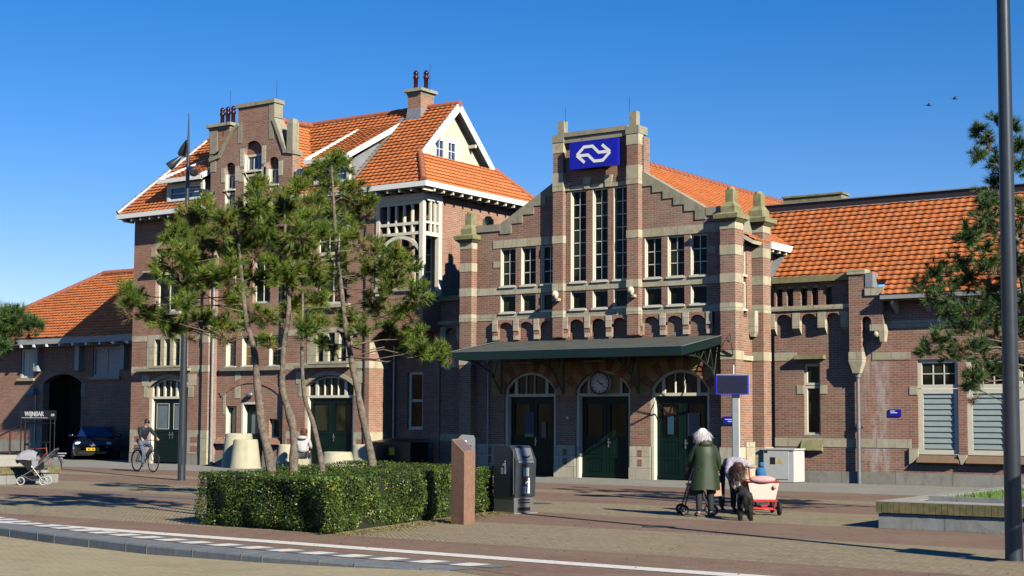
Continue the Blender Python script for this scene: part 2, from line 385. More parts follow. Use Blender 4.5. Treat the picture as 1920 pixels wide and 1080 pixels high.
def pieces(mb):
    par = list(range(len(mb.v)))
    def find(i):
        while par[i] != i: par[i] = par[par[i]]; i = par[i]
        return i
    key = {}
    for i, v in enumerate(mb.v):
        k = (round(v[0], 3), round(v[1], 3), round(v[2], 3))
        if k in key: par[find(i)] = find(key[k])
        else: key[k] = i
    for f in mb.f:
        for j in f[1:]: par[find(j)] = find(f[0])
    grp = {}
    for f, s in zip(mb.f, mb.sm): grp.setdefault(find(f[0]), []).append((f, s))
    out = []
    for fs in grp.values():
        m = MB(); idx = {}
        for f, s in fs:
            for j in f:
                if j not in idx: idx[j] = len(m.v); m.v.append(mb.v[j])
            m.f.append(tuple(idx[j] for j in f)); m.sm.append(s)
        out.append(m)
    return out
def mks(name, mb, mat, parent=None):
    """like mk, but every separate piece becomes a part of its own"""
    return [mk(name, m, mat, parent) for m in pieces(mb)]
def struct(name, mb, mat):
    o = mk(name, mb, mat); o['kind'] = 'structure'; return o
def text_mesh(s, size, depth=.004):
    cu = bpy.data.curves.new('lettering', 'FONT'); cu.body = s; cu.size = size; cu.extrude = depth; cu.align_x = 'CENTER'; cu.align_y = 'CENTER'
    o = bpy.data.objects.new('tmp', cu); COL.objects.link(o); dg = bpy.context.evaluated_depsgraph_get(); dg.update()
    me = bpy.data.meshes.new_from_object(o.evaluated_get(dg)); mb = MB()
    mb.add([v.co.copy() for v in me.vertices], [tuple(p.vertices) for p in me.polygons])
    bpy.data.objects.remove(o); bpy.data.curves.remove(cu); bpy.data.meshes.remove(me); return mb
def text_on(F, s, u, z, size, d, parent, mat, name='lettering', bold=0):
    t = text_mesh(s, size); mb = MB(); mb.add([F(u+v[0], d-v[2], z+v[1]) for v in t.v], t.f)
    return mk(name, mb, mat, parent)

# ------------------------------------------------------------------ windows, doors
def window(parent, F, u0, u1, z0, z1, d, nu=2, nz=3, fr=.06, bar=.028, depth=.10, mat=None, glass=None, sill=True, name='window', pd=0):
    mat = mat or PNT; glass = glass or GLS; mb = MB()
    o_ = d+pd
    if pd: mb.fb(F, u0-.001, u0+.022, d+.004, o_, z0+.002, z1-.002)
    mb.fb(F, u0, u0+fr, o_, d+pd+.09 if pd else d+depth, z0, z1); mb.fb(F, u1-fr, u1, o_, d+pd+.09 if pd else d+depth, z0, z1)
    mb.fb(F, u0+fr, u1-fr, o_, d+pd+.09 if pd else d+depth, z1-fr, z1); mb.fb(F, u0+fr, u1-fr, o_-(pd and .05), d+pd+.09 if pd else d+depth, z0, z0+fr)
    for i in range(1, nu):
        u = u0+fr+(u1-u0-2*fr)*i/nu; mb.fb(F, u-bar/2, u+bar/2, d+pd+.035, d+pd+.075, z0+fr, z1-fr)
    for i in range(1, nz):
        z = z0+fr+(z1-z0-2*fr)*i/nz; mb.fb(F, u0+fr, u1-fr, d+pd+.038, d+pd+.072, z-bar/2, z+bar/2)
    if sill: mb.fb(F, u0-.02, u1+.02, d-.06, d-.002, z0-.04, z0+.015)
    w = mk(name, mb, mat, parent)
    mk('pane', MB().fb(F, u0+fr*.8, u1-fr*.8, d+pd+.055, d+pd+.065, z0+fr*.8, z1-fr*.8), glass, w)
    return w
def fanlight(parent, F, u0, u1, z0, zs, zt, d, bars=(.25, .42, .58, .75), thick=(.05, .02, .02, .05), solid=None):
    mb = MB(); fr = .09
    inner = arch(u0+fr, u1-fr, z0+fr, zs, zt-fr)
    mb.poly(F, arch(u0, u1, z0, zs, zt), [inner], d, d+.12)
    for b, t in zip(bars, thick):
        u = u0+(u1-u0)*b; h = zt-zs; c = (u1-u0)/2; Rr = (c*c+h*h)/(2*h); zc = zt-Rr; zz = zc+math.sqrt(max(0, Rr*Rr-(u-(u0+u1)/2)**2))
        mb.fb(F, u-t, u+t, d+.01, d+.08, z0+fr*.5, zz-fr*.7)
    f = mk('fanlight', mb, PNT, parent)
    mk('pane', MB().poly(F, arch(u0+.05, u1-.05, z0+.05, zs, zt-.05), [], d+.07, d+.08), solid or GLS, f)
    return f
def double_door(parent, F, u0, u1, z0, z1, d, glassz=None, gm=None, lit=False):
    mid = (u0+u1)/2; g0, g1 = glassz or (z0+(z1-z0)*.50, z1-.25)
    for a, b, sgn in ((u0+.03, mid-.006, 1), (mid+.006, u1-.03, -1)):
        mb = MB(); w = b-a
        mb.poly(F, rect(a, b, z0+.02, z1), [rect(a+.14, b-.14, g0, g1)], d, d+.06)
        # raised mouldings and sunk panels
        for (p0, p1, q0, q1) in ((a+.12, b-.12, z0+.18, z0+.60), (a+.12, b-.12, z0+.70, g0-.12)):
            mb.fb(F, p0, p1, d-.012, d-.002, q0, q0+.02); mb.fb(F, p0, p1, d-.012, d-.002, q1-.02, q1)
            mb.fb(F, p0, p0+.02, d-.012, d-.002, q0+.02, q1-.02); mb.fb(F, p1-.02, p1, d-.012, d-.002, q0+.02, q1-.02)
            k = 5
            for i in range(1, k): mb.fb(F, p0+(p1-p0)*i/k-.004, p0+(p1-p0)*i/k+.004, d-.008, d-.002, q0+.03, q1-.03)
        mb.fb(F, a, b, d-.02, d-.002, z0+.02, z0+.12)
        dr = mk('door', mb, GRN, parent)
        mk('pane', MB().fb(F, a+.12, b-.12, d+.03, d+.04, g0-.02, g1+.02), gm or GLS, dr)
        fm = MB()
        for (e0, e1, h0, h1) in ((a+.13, b-.13, g0-.02, g0), (a+.13, b-.13, g1, g1+.02), (a+.12, a+.14, g0-.02, g1+.02), (b-.14, b-.12, g0-.02, g1+.02)):
            fm.fb(F, e0, e1, d-.01, d+.02, h0, h1)
        mk('glazing_bead', fm, PNT if lit else GRN, dr)
        if sgn == -1 or lit:
            hm = MB(); hu = (a+.07) if sgn < 0 else (b-.07); c = F(hu, d-.03, z0+1.05)
            hm.fb(F, hu-.02, hu+.02, d-.012, d-.002, z0+.92, z0+1.18); hm.fb(F, hu-.012, hu+.10, d-.06, d-.04, z0+1.06, z0+1.085); hm.fb(F, hu-.01, hu+.01, d-.05, d-.012, z0+1.06, z0+1.085)
            mk('handle', hm, STEEL, dr)

# ------------------------------------------------------------------ pantile roofs
def tiles(parent, O, U, V, W, H, clip=None, tw=.235, th=.21, name='roof', mat=None, slab=True):
    """O lower-left eave corner, U along eave, V up slope; clip = convex (u,v) polygon, counter-clockwise"""
    O, U, V = Vector(O), Vector(U).normalized(), Vector(V).normalized(); N = U.cross(V).normalized()
    seg = 6; nu = int(math.ceil(W/tw)); nv = int(math.ceil(H/th)); mb = MB()
    prof = [.020*(.5-.5*math.cos(2*math.pi*((k/seg) ** 1.3))) for k in range(seg)]
    rnd = random.Random(len(WL))
    for j in range(nv):
        v0 = j*th; v1 = v0+th+.02
        rows = []
        jit = rnd.uniform(-.012, .012)
        base = len(mb.v); cols = nu*seg+1
        for lev in range(3):
            for i in range(cols):
                u = min(i*tw/seg, W); k = i % seg; t = i//seg
                hsh = math.sin((t*127.1+j*311.7))*43758.5453; hsh = hsh-math.floor(hsh)
                dz = (hsh-.5)*.014; uu = u+jit
                if lev == 0: p = O+U*uu+V*v0+N*(prof[k]*.6-.005)
                elif lev == 1: p = O+U*uu+V*(v0+dz*.8)+N*(prof[k]+.050+dz)
                else: p = O+U*uu+V*v1+N*(prof[k]+.006)
                mb.v.append(tuple(p))
        for lev in range(2):
            for i in range(cols-1):
                a = base+lev*cols+i; mb.f.append((a, a+1, a+1+cols, a+cols)); mb.sm.append(lev == 1)
    me = bpy.data.meshes.new(name); me.from_pydata(mb.v, [], mb.f); me.update(); me.polygons.foreach_set('use_smooth', mb.sm)
    if clip:
        bm = bmesh.new(); bm.from_mesh(me)
        n = len(clip)
        for i in range(n):
            a, b = clip[i], clip[(i+1) % n]; pa = O+U*a[0]+V*a[1]; e = (U*(b[0]-a[0])+V*(b[1]-a[1])).normalized(); no = e.cross(N)
            bmesh.ops.bisect_plane(bm, geom=bm.verts[:]+bm.edges[:]+bm.faces[:], plane_co=pa, plane_no=no, clear_outer=True, dist=1e-5)
        bm.to_mesh(me); bm.free()
    off = WL.get(parent.name, Vector((0, 0, 0))); me.transform(Matrix.Translation(-off)); me.materials.append(mat or TILE)
    o = bpy.data.objects.new(name, me); COL.objects.link(o); o.parent = parent; WL[o.name] = off
    if slab:   # boarding under the tiles
        cl = clip or [(0, 0), (W, 0), (W, H), (0, H)]
        s = MB(); n = len(cl); vs = [O+U*a+V*b-N*.02 for a, b in cl]+[O+U*a+V*b-N*.12 for a, b in cl]
        s.add(vs, [tuple(range(n)), tuple(range(2*n-1, n-1, -1))]+[(i, (i+1) % n, (i+1) % n+n, i+n) for i in range(n)])
        mk('roof_boarding', s, PNT, o)
    return o
def ridge(parent, a, b, r=.13, mat=None, step=.32, name='ridge_tile_row'):
    a, b = Vector(a), Vector(b); L = (b-a).length; n = max(1, int(L/step)); d = (b-a)/n; mb = MB()
    for i in range(n):
        p = a+d*i; q = p+d*1.08; mb.tube([p, q], [r*1.08, r*.92], 8, True)
    return mk(name, mb, mat or RIDGE, parent)
TREES = {
'T1': ([(-17.75, 18.33, 0.0), (-17.81, 18.29, 0.95), (-17.94, 18.2, 1.62), (-18.02, 18.15, 2.34), (-18.06, 18.11, 2.88), (-18.18, 18.03, 3.42), (-18.24, 17.99, 3.97), (-18.3, 17.95, 4.6), (-18.37, 17.9, 5.24)], (0.15, 0.03),
  [(-19.43, 16.64, 3.74, 0.16), (-19.62, 17.1, 3.55, 0.18), (-19.19, 17.07, 3.4, 0.18), (-19.28, 17.46, 3.29, 0.16), (-19.34, 17.46, 4.9, 0.23), (-18.79, 16.75, 4.25, 0.2), (-18.51, 16.85, 4.42, 0.23), (-19.35, 17.87, 4.01, 0.23), (-18.4, 17.4, 4.11, 0.27), (-18.73, 17.12, 3.66, 0.18), (-19.38, 18.16, 3.47, 0.23), (-18.46, 17.78, 3.33, 0.23), (-18.59, 18.4, 3.46, 0.2), (-17.88, 18.2, 3.51, 0.18), (-18.91, 17.79, 5.37, 0.18), (-18.11, 17.4, 4.99, 0.27), (-18.38, 18.16, 5.27, 0.25), (-19.33, 17.94, 5.04, 0.25), (-18.69, 17.72, 4.7, 0.27), (-18.65, 18.18, 4.74, 0.27), (-18.26, 18.31, 4.73, 0.25), (-17.92, 17.36, 4.17, 0.27), (-18.36, 18.41, 4.19, 0.27), (-18.03, 18.32, 4.99, 0.23), (-17.85, 17.87, 5.65, 0.16), (-17.47, 17.62, 5.32, 0.2), (-19.32, 17.95, 4.39, 0.23), (-18.32, 17.88, 3.78, 0.2), (-20.11, 17.1, 3.94, 0.13), (-19.5, 17.84, 5.32, 0.14)]),
'T2': ([(-17.53, 18.57, 0.0), (-17.54, 18.56, 0.94), (-17.56, 18.55, 1.62), (-17.71, 18.44, 2.25), (-17.7, 18.45, 2.97), (-17.64, 18.49, 3.61), (-17.68, 18.46, 4.34), (-17.71, 18.44, 4.98), (-17.73, 18.43, 5.49)], (0.13, 0.03),
  [(-17.93, 18.6, 5.29, 0.23), (-18.09, 18.79, 4.77, 0.25), (-17.57, 18.38, 4.15, 0.25), (-17.83, 18.8, 3.73, 0.23), (-17.76, 18.32, 4.33, 0.23), (-18.12, 18.79, 5.61, 0.13), (-17.95, 18.83, 5.37, 0.18), (-17.63, 17.9, 3.04, 0.08)]),
'T3': ([(-17.14, 18.94, 0.0), (-17.2, 18.89, 0.94), (-17.32, 18.81, 1.62), (-17.46, 18.71, 2.16), (-17.5, 18.68, 2.89), (-17.5, 18.68, 3.62), (-17.52, 18.67, 4.53), (-17.52, 18.67, 5.27)], (0.09, 0.02),
  [(-17.27, 18.31, 4.94, 0.23), (-17.35, 18.37, 5.68, 0.18), (-17.74, 19.2, 5.54, 0.2), (-17.44, 18.63, 4.52, 0.27), (-17.36, 18.96, 3.81, 0.2), (-17.31, 18.52, 3.33, 0.18), (-17.35, 18.8, 4.17, 0.22), (-17.37, 18.61, 5.16, 0.2), (-17.15, 18.71, 4.88, 0.22), (-17.32, 18.93, 3.35, 0.15)]),
'T4': ([(-18.93, 22.37, 0.0), (-19.01, 22.32, 0.92), (-19.17, 22.21, 1.81), (-19.33, 22.09, 2.75), (-19.46, 22.0, 3.59), (-19.54, 21.95, 4.33), (-19.63, 21.88, 5.28), (-19.68, 21.85, 6.02), (-19.72, 21.82, 6.76)], (0.14, 0.03),
  [(-20.0, 21.79, 6.79, 0.23), (-20.0, 22.42, 6.93, 0.23), (-19.93, 22.03, 6.38, 0.29), (-19.84, 22.57, 6.45, 0.23), (-19.5, 22.67, 6.11, 0.23), (-19.9, 22.65, 5.92, 0.26), (-19.91, 22.02, 5.84, 0.29), (-19.44, 21.36, 5.31, 0.26), (-19.93, 22.38, 5.02, 0.26), (-20.04, 22.51, 4.5, 0.26), (-20.33, 22.19, 4.81, 0.27), (-19.52, 22.1, 3.7, 0.23), (-19.25, 22.57, 5.11, 0.26), (-18.39, 22.19, 4.91, 0.26), (-18.76, 23.15, 4.81, 0.21), (-19.19, 22.34, 4.66, 0.29), (-18.54, 22.23, 4.4, 0.26), (-17.89, 22.25, 4.17, 0.23), (-19.39, 22.75, 4.06, 0.29), (-19.17, 23.16, 3.86, 0.27), (-18.75, 21.7, 3.45, 0.23), (-19.06, 22.87, 3.46, 0.23), (-18.24, 22.69, 3.43, 0.21), (-17.89, 22.42, 3.1, 0.19), (-17.78, 22.78, 3.04, 0.19), (-18.77, 23.01, 3.3, 0.19), (-20.1, 22.28, 3.2, 0.16), (-19.2, 21.29, 6.74, 0.17), (-20.21, 21.7, 6.58, 0.15), (-18.89, 21.51, 5.29, 0.21), (-19.08, 22.7, 4.79, 0.23), (-18.29, 22.5, 3.89, 0.19), (-20.28, 22.17, 3.3, 0.13), (-18.32, 23.74, 3.13, 0.13)]),
'RT': ([(-7.81, 28.05, 0.0), (-7.78, 28.07, 1.19), (-7.82, 28.05, 2.26), (-7.92, 27.97, 3.25), (-8.03, 27.9, 4.23), (-8.13, 27.83, 5.13), (-8.2, 27.78, 6.02), (-8.23, 27.76, 6.73), (-8.26, 27.74, 7.23)], (0.16, 0.03),
  [(-8.67, 27.46, 7.18, 0.15), (-8.86, 28.53, 7.24, 0.12), (-8.28, 27.26, 7.3, 0.12), (-8.41, 26.6, 6.54, 0.14), (-8.47, 27.83, 6.68, 0.16), (-7.86, 26.87, 7.04, 0.12), (-7.87, 27.27, 6.76, 0.14), (-8.03, 27.67, 6.49, 0.2), (-8.48, 27.85, 6.26, 0.12), (-8.39, 26.8, 5.77, 0.2), (-8.36, 26.55, 5.49, 0.25), (-8.63, 28.37, 5.93, 0.25), (-7.93, 27.51, 5.57, 0.25), (-8.45, 28.73, 5.24, 0.3), (-8.74, 28.37, 5.43, 0.3), (-8.74, 27.1, 5.19, 0.25), (-8.56, 27.43, 4.92, 0.3), (-8.27, 27.78, 4.63, 0.3), (-8.99, 27.57, 5.21, 0.2), (-9.46, 27.13, 4.54, 0.25), (-9.19, 27.22, 4.34, 0.28), (-9.64, 27.06, 4.25, 0.22), (-9.28, 28.1, 4.72, 0.25), (-8.84, 27.35, 4.43, 0.3), (-9.27, 26.86, 4.02, 0.25), (-8.65, 28.0, 4.27, 0.34), (-8.03, 27.25, 3.99, 0.3), (-8.63, 26.99, 3.8, 0.3), (-8.73, 28.57, 3.7, 0.3), (-9.18, 27.14, 3.83, 0.2), (-9.61, 26.91, 3.09, 0.15), (-9.0, 26.02, 3.18, 0.25), (-8.95, 27.04, 3.43, 0.25), (-9.23, 27.25, 3.05, 0.2), (-8.46, 26.42, 3.09, 0.25), (-8.52, 27.84, 3.25, 0.3), (-8.29, 28.04, 2.86, 0.2), (-8.53, 26.47, 2.57, 0.2), (-8.69, 27.74, 2.76, 0.25), (-8.84, 27.25, 2.4, 0.12), (-8.23, 28.2, 3.46, 0.25), (-7.97, 27.58, 4.6, 0.3), (-7.94, 28.47, 6.7, 0.25), (-7.89, 28.58, 5.9, 0.3), (-7.42, 27.16, 5.01, 0.34), (-7.38, 27.28, 4.16, 0.34), (-7.9, 28.42, 3.46, 0.3), (-7.62, 29.32, 4.73, 0.34), (-7.22, 27.86, 5.56, 0.3), (-7.12, 28.43, 4.03, 0.3), (-8.41, 27.86, 4.05, 0.2), (-8.47, 27.15, 4.59, 0.2)]),
'LT': ([(-32.91, 23.01, 0.0), (-32.97, 22.97, 1.51), (-32.92, 23.0, 2.59), (-32.84, 23.06, 3.54), (-32.8, 23.08, 4.49)], (0.13, 0.03),
  [(-32.08, 23.36, 4.34, 0.24), (-31.8, 23.47, 4.23, 0.24), (-31.97, 23.45, 3.94, 0.34), (-31.91, 23.88, 4.1, 0.27), (-31.34, 23.77, 4.05, 0.19), (-32.14, 23.34, 3.94, 0.27), (-32.61, 23.69, 3.56, 0.2), (-32.11, 22.76, 4.18, 0.35), (-32.87, 23.16, 3.68, 0.38), (-32.94, 23.39, 3.15, 0.3), (-31.82, 23.45, 4.41, 0.14), (-31.92, 23.23, 3.5, 0.11), (-33.61, 23.04, 3.97, 0.43)]),
}

# ================================================================== SETTING: ground
def sheet(name, x0, x1, y0, y1, z, mat):
    return struct(name, MB().add([(x0, y0, z), (x1, y0, z), (x1, y1, z), (x0, y1, z)], [(0, 1, 2, 3)]), mat)
# kerb line between road and plaza (X, Y, kerb height)
KL = [(-60, 27, .13), (-40, 20.5, .13), (-30, 17.3, .13), (-24, 15.9, .13), (-21, 15.0, .13), (-18.5, 14.45, .125), (-16, 14.05, .12), (-13.6, 13.85, .08), (-12, 13.8, .04), (-10.6, 13.85, .0), (-8, 13.0, 0), (0, 6, 0)]
g = MB(); n = len(KL)
far = [(-900, 900)]
vs = [(x, y, 0) for x, y, h in KL]
poly = [(x, y, 0) for x, y, h in KL]+[(300, 6, 0), (900, 900, 0), (-900, 900, 0), (-900, 27, 0)]
def _tp(l): return triangulate(l)[1]
g.add(poly, [tuple(t) for t in _tp([[Vector(p) for p in poly]])])
struct('ground', g, PLAZA)
rd = MB(); vs = []
for x, y, h in KL: vs += [(x, y, -h-.0), (x, y-2.0, -max(h, .02)), (x, -60, -.13)]
rd.add(vs, [(3*i+k, 3*(i+1)+k, 3*(i+1)+k+1, 3*i+k+1) for i in range(n-1) for k in (0, 1)])
rd.add([(0, 6, 0), (300, 6, 0), (300, -60, -.13), (0, -60, -.13)], [(0, 1, 2, 3)])
rd.add([(-900, 27, -.13), (-60, 27, -.13), (-60, -60, -.13), (-900, -60, -.13)], [(0, 1, 2, 3)])
struct('road', rd, PV_ROAD)
def offs(i, o):
    a = Vector(KL[max(0, i-1)][:2]); b = Vector(KL[min(n-1, i+1)][:2]); t = (b-a).normalized(); nn = Vector((-t.y, t.x)); return Vector(KL[i][:2])+nn*o
def strip(o0, o1, z, i0, i1, mat, name, drop=False):
    mb = MB(); vs = []
    for i in range(i0, i1+1):
        a = offs(i, o0); b = offs(i, o1); vs += [(a.x, a.y, z), (b.x, b.y, z)]
    mb.add(vs, [(2*k, 2*k+2, 2*k+3, 2*k+1) for k in range(i1-i0)])
    if drop:
        vs = []
        for i in range(i0, i1+1):
            a = offs(i, o0); c = offs(i, o0-.012); vs += [(a.x, a.y, z), (c.x, c.y, z-.02), (c.x, c.y, -KL[i][2]-.03)]
        mb.add(vs, [(3*k+q, 3*k+3+q, 3*k+4+q, 3*k+1+q) for k in range(i1-i0) for q in (0, 1)])
    return struct(name, mb, mat)
strip(0, .46, .006, 0, 9, KERB, 'kerb', True)
mb = MB()   # kerb joints
for i in range(0, 9):
    a = Vector(KL[i][:2]); b = Vector(KL[i+1][:2]); L = (b-a).length; k = 0
    while k*1.0 < L:
        p = a+(b-a)*(k/L); h = KL[i][2]+(KL[i+1][2]-KL[i][2])*(k/L)
        if p.x > -24: mb.box(p.x-.005, p.x+.005, p.y-.016, p.y+.42, -h, .009)
        k += 1.0
struct('kerb_joint', mb, CON)
# strips of coloured paving running along the station front
for nm, y0, y1, m in (('pavement_red', 13.4, 17.1, PV_R), ('pavement_yellow', 17.1, 20.75, PV_Y), ('pavement_red', 20.75, 23.65, PV_R), ('pavement_yellow', 23.65, 27.0, PV_Y),
                   ('pavement_red', 27.0, 30.2, PV_R), ('pavement_yellow', 30.2, 31.4, PV_Y), ('pavement_red', 31.4, 34.7, PV_R), ('pavement_grey', 34.7, 60, PV_G)):
    if y0 < 14:
        pts = [(x, y) for x, y in [(offs(i, .34).x, offs(i, .34).y) for i in range(2, 12)]]
        pts = [(p[0], min(p[1], 17.09)) for p in pts]+[(30, 6), (30, 17.1), (-29.0, 17.1)]
        mb = MB().add([(a, b, .004) for a, b in pts], [tuple(t) for t in _tp([[Vector((a, b, 0)) for a, b in pts]])]); struct(nm, mb, m)
    else: sheet(nm, -90, 30, y0, y1, .004, m)
# painted line and blocks of the cycle path
LP = [(-40, 22.6), (-30, 18.6), (-26, 17.1), (-23, 16.0), (-21.5, 15.65), (-19.1, 15.55), (-16.9, 15.52), (-15.4, 15.5), (-12.9, 15.45), (-9.9, 15.4), (-6, 15.4), (-2, 15.4)]
mb = MB(); vs = []
for x, y in LP: vs += [(x, y-.17, .010), (x, y+.17, .010)]
mb.add(vs, [(2*k, 2*k+2, 2*k+3, 2*k+1) for k in range(len(LP)-1)]); struct('path_line', mb, LINE)
BL = [offs(i, .74) for i in range(3, 10)]
mb = MB(); dk = MB(); s = 0; pos = []
for i in range(len(BL)-1):
    a, b = BL[i], BL[i+1]; L = (b-a).length
    while s <= L:
        pos.append((a+(b-a)*(s/L), (b-a).normalized())); s += .62
    s -= L
for k, (p, t) in enumerate(pos):
    nn = Vector((-t.y, t.x))
    c = [p-nn*.20, p+t*.33-nn*.20, p+t*.40+nn*.16, p+nn*.16+t*.07]
    mb.add([(x.x, x.y, .011) for x in c], [(0, 1, 2, 3)])
    c = [x+t*.33 for x in c]; dk.add([(x.x, x.y, .0105) for x in c], [(0, 1, 2, 3)])
struct('path_block_marking', mb, LINE); struct('path_dark_block', dk, KERB)
# low kerb edged tree bed in the shade left of the hedge
mb = MB().box(-28.5, -20.6, 22.5, 22.58, .0, .03).box(-30, -23, 25.4, 25.48, 0, .03)
struct('bed_kerb', mb, KERB)

# ================================================================== LEFT STATION HOUSE
H = thing('station_house', 'tall brick house with stepped dutch gable, white timber corner balcony and orange tiled roofs', 'building', (-38.6, 39.3, 0))
XL, XR, YF, YB = -45.9, -31.3, 39.3, 45.1
F = FY(YF); ZE = 9.62
def q_side(u0, u1, zt, zs):
    pass
# --- front wall pieces
bayA = [arch(-44.83, -42.68, 0, 2.93, 3.30), rect(-44.62, -42.92, 3.72, 4.82), rect(-44.62, -43.28, 5.85, 8.32)]
mb = MB().poly(F, rect(XL, -41.3, 0, ZE), bayA, 0, .30)
bayB = [rect(-40.84, -40.30, 3.68, 4.80), rect(-40.0, -39.22, 3.68, 4.80), rect(-38.60, -38.06, 3.68, 4.80), rect(-40.78, -40.22, 1.05, 2.22), rect(-39.90, -38.86, .15, 2.28), rect(-38.55, -38.05, 1.05, 1.75),
        rect(-40.6, -39.95, 6.0, 7.7), rect(-39.5, -38.6, 6.0, 7.7), rect(-38.2, -37.6, 6.0, 7.7)]
FB = FY(YF+.16)
mb.poly(FB, rect(-41.297, -37.723, 0, ZE-.005), bayB, 0, .30)
bayC = [arch(-36.63, -34.35, 0, 2.90, 3.27), rect(-36.34, -34.62, 3.72, 4.84), rect(-36.2, -34.72, 5.80, 8.55)]
mb.poly(F, [(-37.72, 0), (-33.65, 0), (-33.65, 4.45), (-33.2, 4.75), (-33.2, ZE), (-37.72, ZE)], bayC, 0, .30)
# corner bay under and beside the balcony
mb.poly(F, [(-33.197, 4.75), (-31.3, 4.75), (-31.3, 6.15), (-33.197, 6.15)], [], 0, .25)
mb.fb(F, -33.19, -31.57, .28, .9, 4.76, 6.0)
mb.poly(FX(XR-.001), rect(YF+.26, 40.248, 4.753, 6.147), [], 0, .24)
mb.poly(FX(XR), rect(40.25, YB, 0, ZE), [rect(44.1, 44.7, 7.0, 8.2)], 0, .25)            # lit side wall
mb.poly(FX(-33.651), rect(YF+.302, 40.6, 0, 4.44), [], 0, .3)              # side of the lower storey
mb.poly(FY(40.25), rect(-33.2, -31.5, 6.0, ZE), [rect(-32.55, -31.7, 6.2, 8.7), rect(-33.08, -32.72, 7.3, 8.7)], 0, .25)
mb.poly(FY(40.6), rect(-33.6, -31.3, 0, 4.8), [rect(-33.0, -32.3, 1.40, 3.42)], 0, .25)
mb.box(XL+.002, XL+.3, YF+.31, YB-.31, 0, ZE)
mb.box(XL+.003, XR-.26, YB-.3, YB, 0, ZE-.01)
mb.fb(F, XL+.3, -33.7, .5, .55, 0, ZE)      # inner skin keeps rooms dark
mk('wall', mb, BR, H)
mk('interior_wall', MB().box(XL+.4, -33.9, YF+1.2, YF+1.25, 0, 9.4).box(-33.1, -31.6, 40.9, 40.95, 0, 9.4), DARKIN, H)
# --- stone dressings
mb = MB()
def sb(m, F, u0, u1, z0, z1, p=.012, e=0): m.fb(F, u0, u1, -p, -.0005+e, z0, z1)
for z0, z1 in ((4.74, 4.96), (3.52, 3.76)):
    sb(mb, F, XL-.002, -45.06 if z0 > 4 else -44.9, z0, z1); sb(mb, F, -42.66, -41.82, z0, z1)
    sb(mb, F, -37.72, -36.5, z0, z1); sb(mb, F, -34.5, -33.65, z0, z1)
sb(mb, F, XL, -44.85, .42, 1.30); sb(mb, F, -42.66, -41.82, .42, 1.30); sb(mb, F, -37.55, -36.65, .42, 1.30); sb(mb, F, -34.33, -33.652, .42, 1.30)
mb.poly(FX(-33.648), rect(YF-.01, 40.3, .42, 1.3), [], -.01, .005)
mb.poly(FX(-33.648), rect(YF-.01, 40.3, 3.52, 3.76), [], -.01, .005)
mb.poly(FX(-33.647), [(YF-.01, 4.0), (YF+.28, 4.0), (YF+.40, 4.75), (YF-.01, 4.75)], [], -.012, .005)
for a, b, c in ((-45.15, -44.85, -1), (-42.66, -42.35, 1), (-36.95, -36.65, -1), (-34.33, -34.02, 1)):   # quoins beside fanlights
    sb(mb, F, a, b, 2.55, 3.0, .014); sb(mb, F, a-(.12 if c < 0 else 0), b+(.12 if c > 0 else 0), 3.0, 3.42, .015)
for a, b in ((-44.83, -42.68), (-36.63, -34.35)): archband(mb, F, a, b, 2.93, 3.30, .13, -.03, .06, 12)
# mullions and surround of the triple windows
for u0, u1 in ((-45.02, -42.72), (-36.56, -34.44)):
    o = 0
    mb.poly(F, rect(u0, u1, 3.70, 4.98), [rect(u0+.44, u0+.78, 3.78, 4.80), rect(u0+1.0, u0+1.32, 3.78, 4.80), rect(u0+1.52, u0+1.86, 3.78, 4.80)], -.016, .22)
# frames of tall upper windows
for u0, u1, z0, z1 in ((-44.62, -43.28, 5.85, 8.32), (-36.2, -34.72, 5.80, 8.55)):
    sb(mb, F, u0-.28, u0, z1-.28, z1+.1, .014); sb(mb, F, u1, u1+.28, z1-.28, z1+.1, .014); archband(mb, F, u0, u1, z1-.02, z1+.22, .14, -.02, .02, 10)
    mb.fb(F, u0-.2, u1+.2, -.15, -.001, z0-.12, z0)
mb.fb(F, -45.2, -43.1, -.18, -.001, 7.42, 7.50)
sb(mb, FB, -40.33, -40.04, 2.5, 3.66, .012); sb(mb, FB, -40.95, -40.80, 1.9, 2.75, .012)
for u in (-40.99, -40.26, -38.02): sb(mb, FB, u, u+.24 if u > -40.9 else u+.14, 4.82, 4.98, .012)
mks('stone_block', mb, ST, H)
mb = MB()
mb.fb(F, -45.46, -42.52, -.26, -.002, 3.56, 3.66); mb.fb(F, -37.0, -34.45, -.26, -.002, 3.56, 3.66)
mb.fb(FB, -41.05, -37.95, -.12, -.002, 3.52, 3.66)
mks('hood_moulding', mb, STC, H)
mb = MB()
for u0, u1 in ((-41.2, -40.0), (-38.7, -37.9)):
    mb.add([FB(u0, -.16, .82), FB(u1, -.16, .82), FB(u1, -.002, 1.05), FB(u0, -.002, 1.05), FB(u0, -.002, .78), FB(u1, -.002, .78)], [(0, 1, 2, 3), (0, 1, 5, 4), (0, 3, 4), (1, 2, 5)])
archband(mb, FB, -41.0, -37.95, 2.55, 3.06, .22, -.03, -.002, 18)
mks('brick_sill', mb, BR, H)
mb = MB()
sb(mb, F, XL, -44.85, 0, .40, .03); sb(mb, F, -42.66, -41.82, 0, .40, .03); sb(mb, F, -37.6, -36.65, 0, .40, .03); sb(mb, F, -34.33, -33.65, 0, .40, .03); sb(mb, FB, -41.3, -39.9, 0, .40, .03); sb(mb, FB, -38.85, -37.72, 0, .40, .03)
mb.poly(FX(-33.648), rect(YF-.03, 40.3, 0, .40), [], -.03, .005)
mks('plinth', mb, STB, H)
mb = MB()
for a in (-42.48, -37.45, -34.15): 
    for z in (.60, .95): mb.fb(F, a, a+.38, -.018, -.013, z-.11, z+.11)
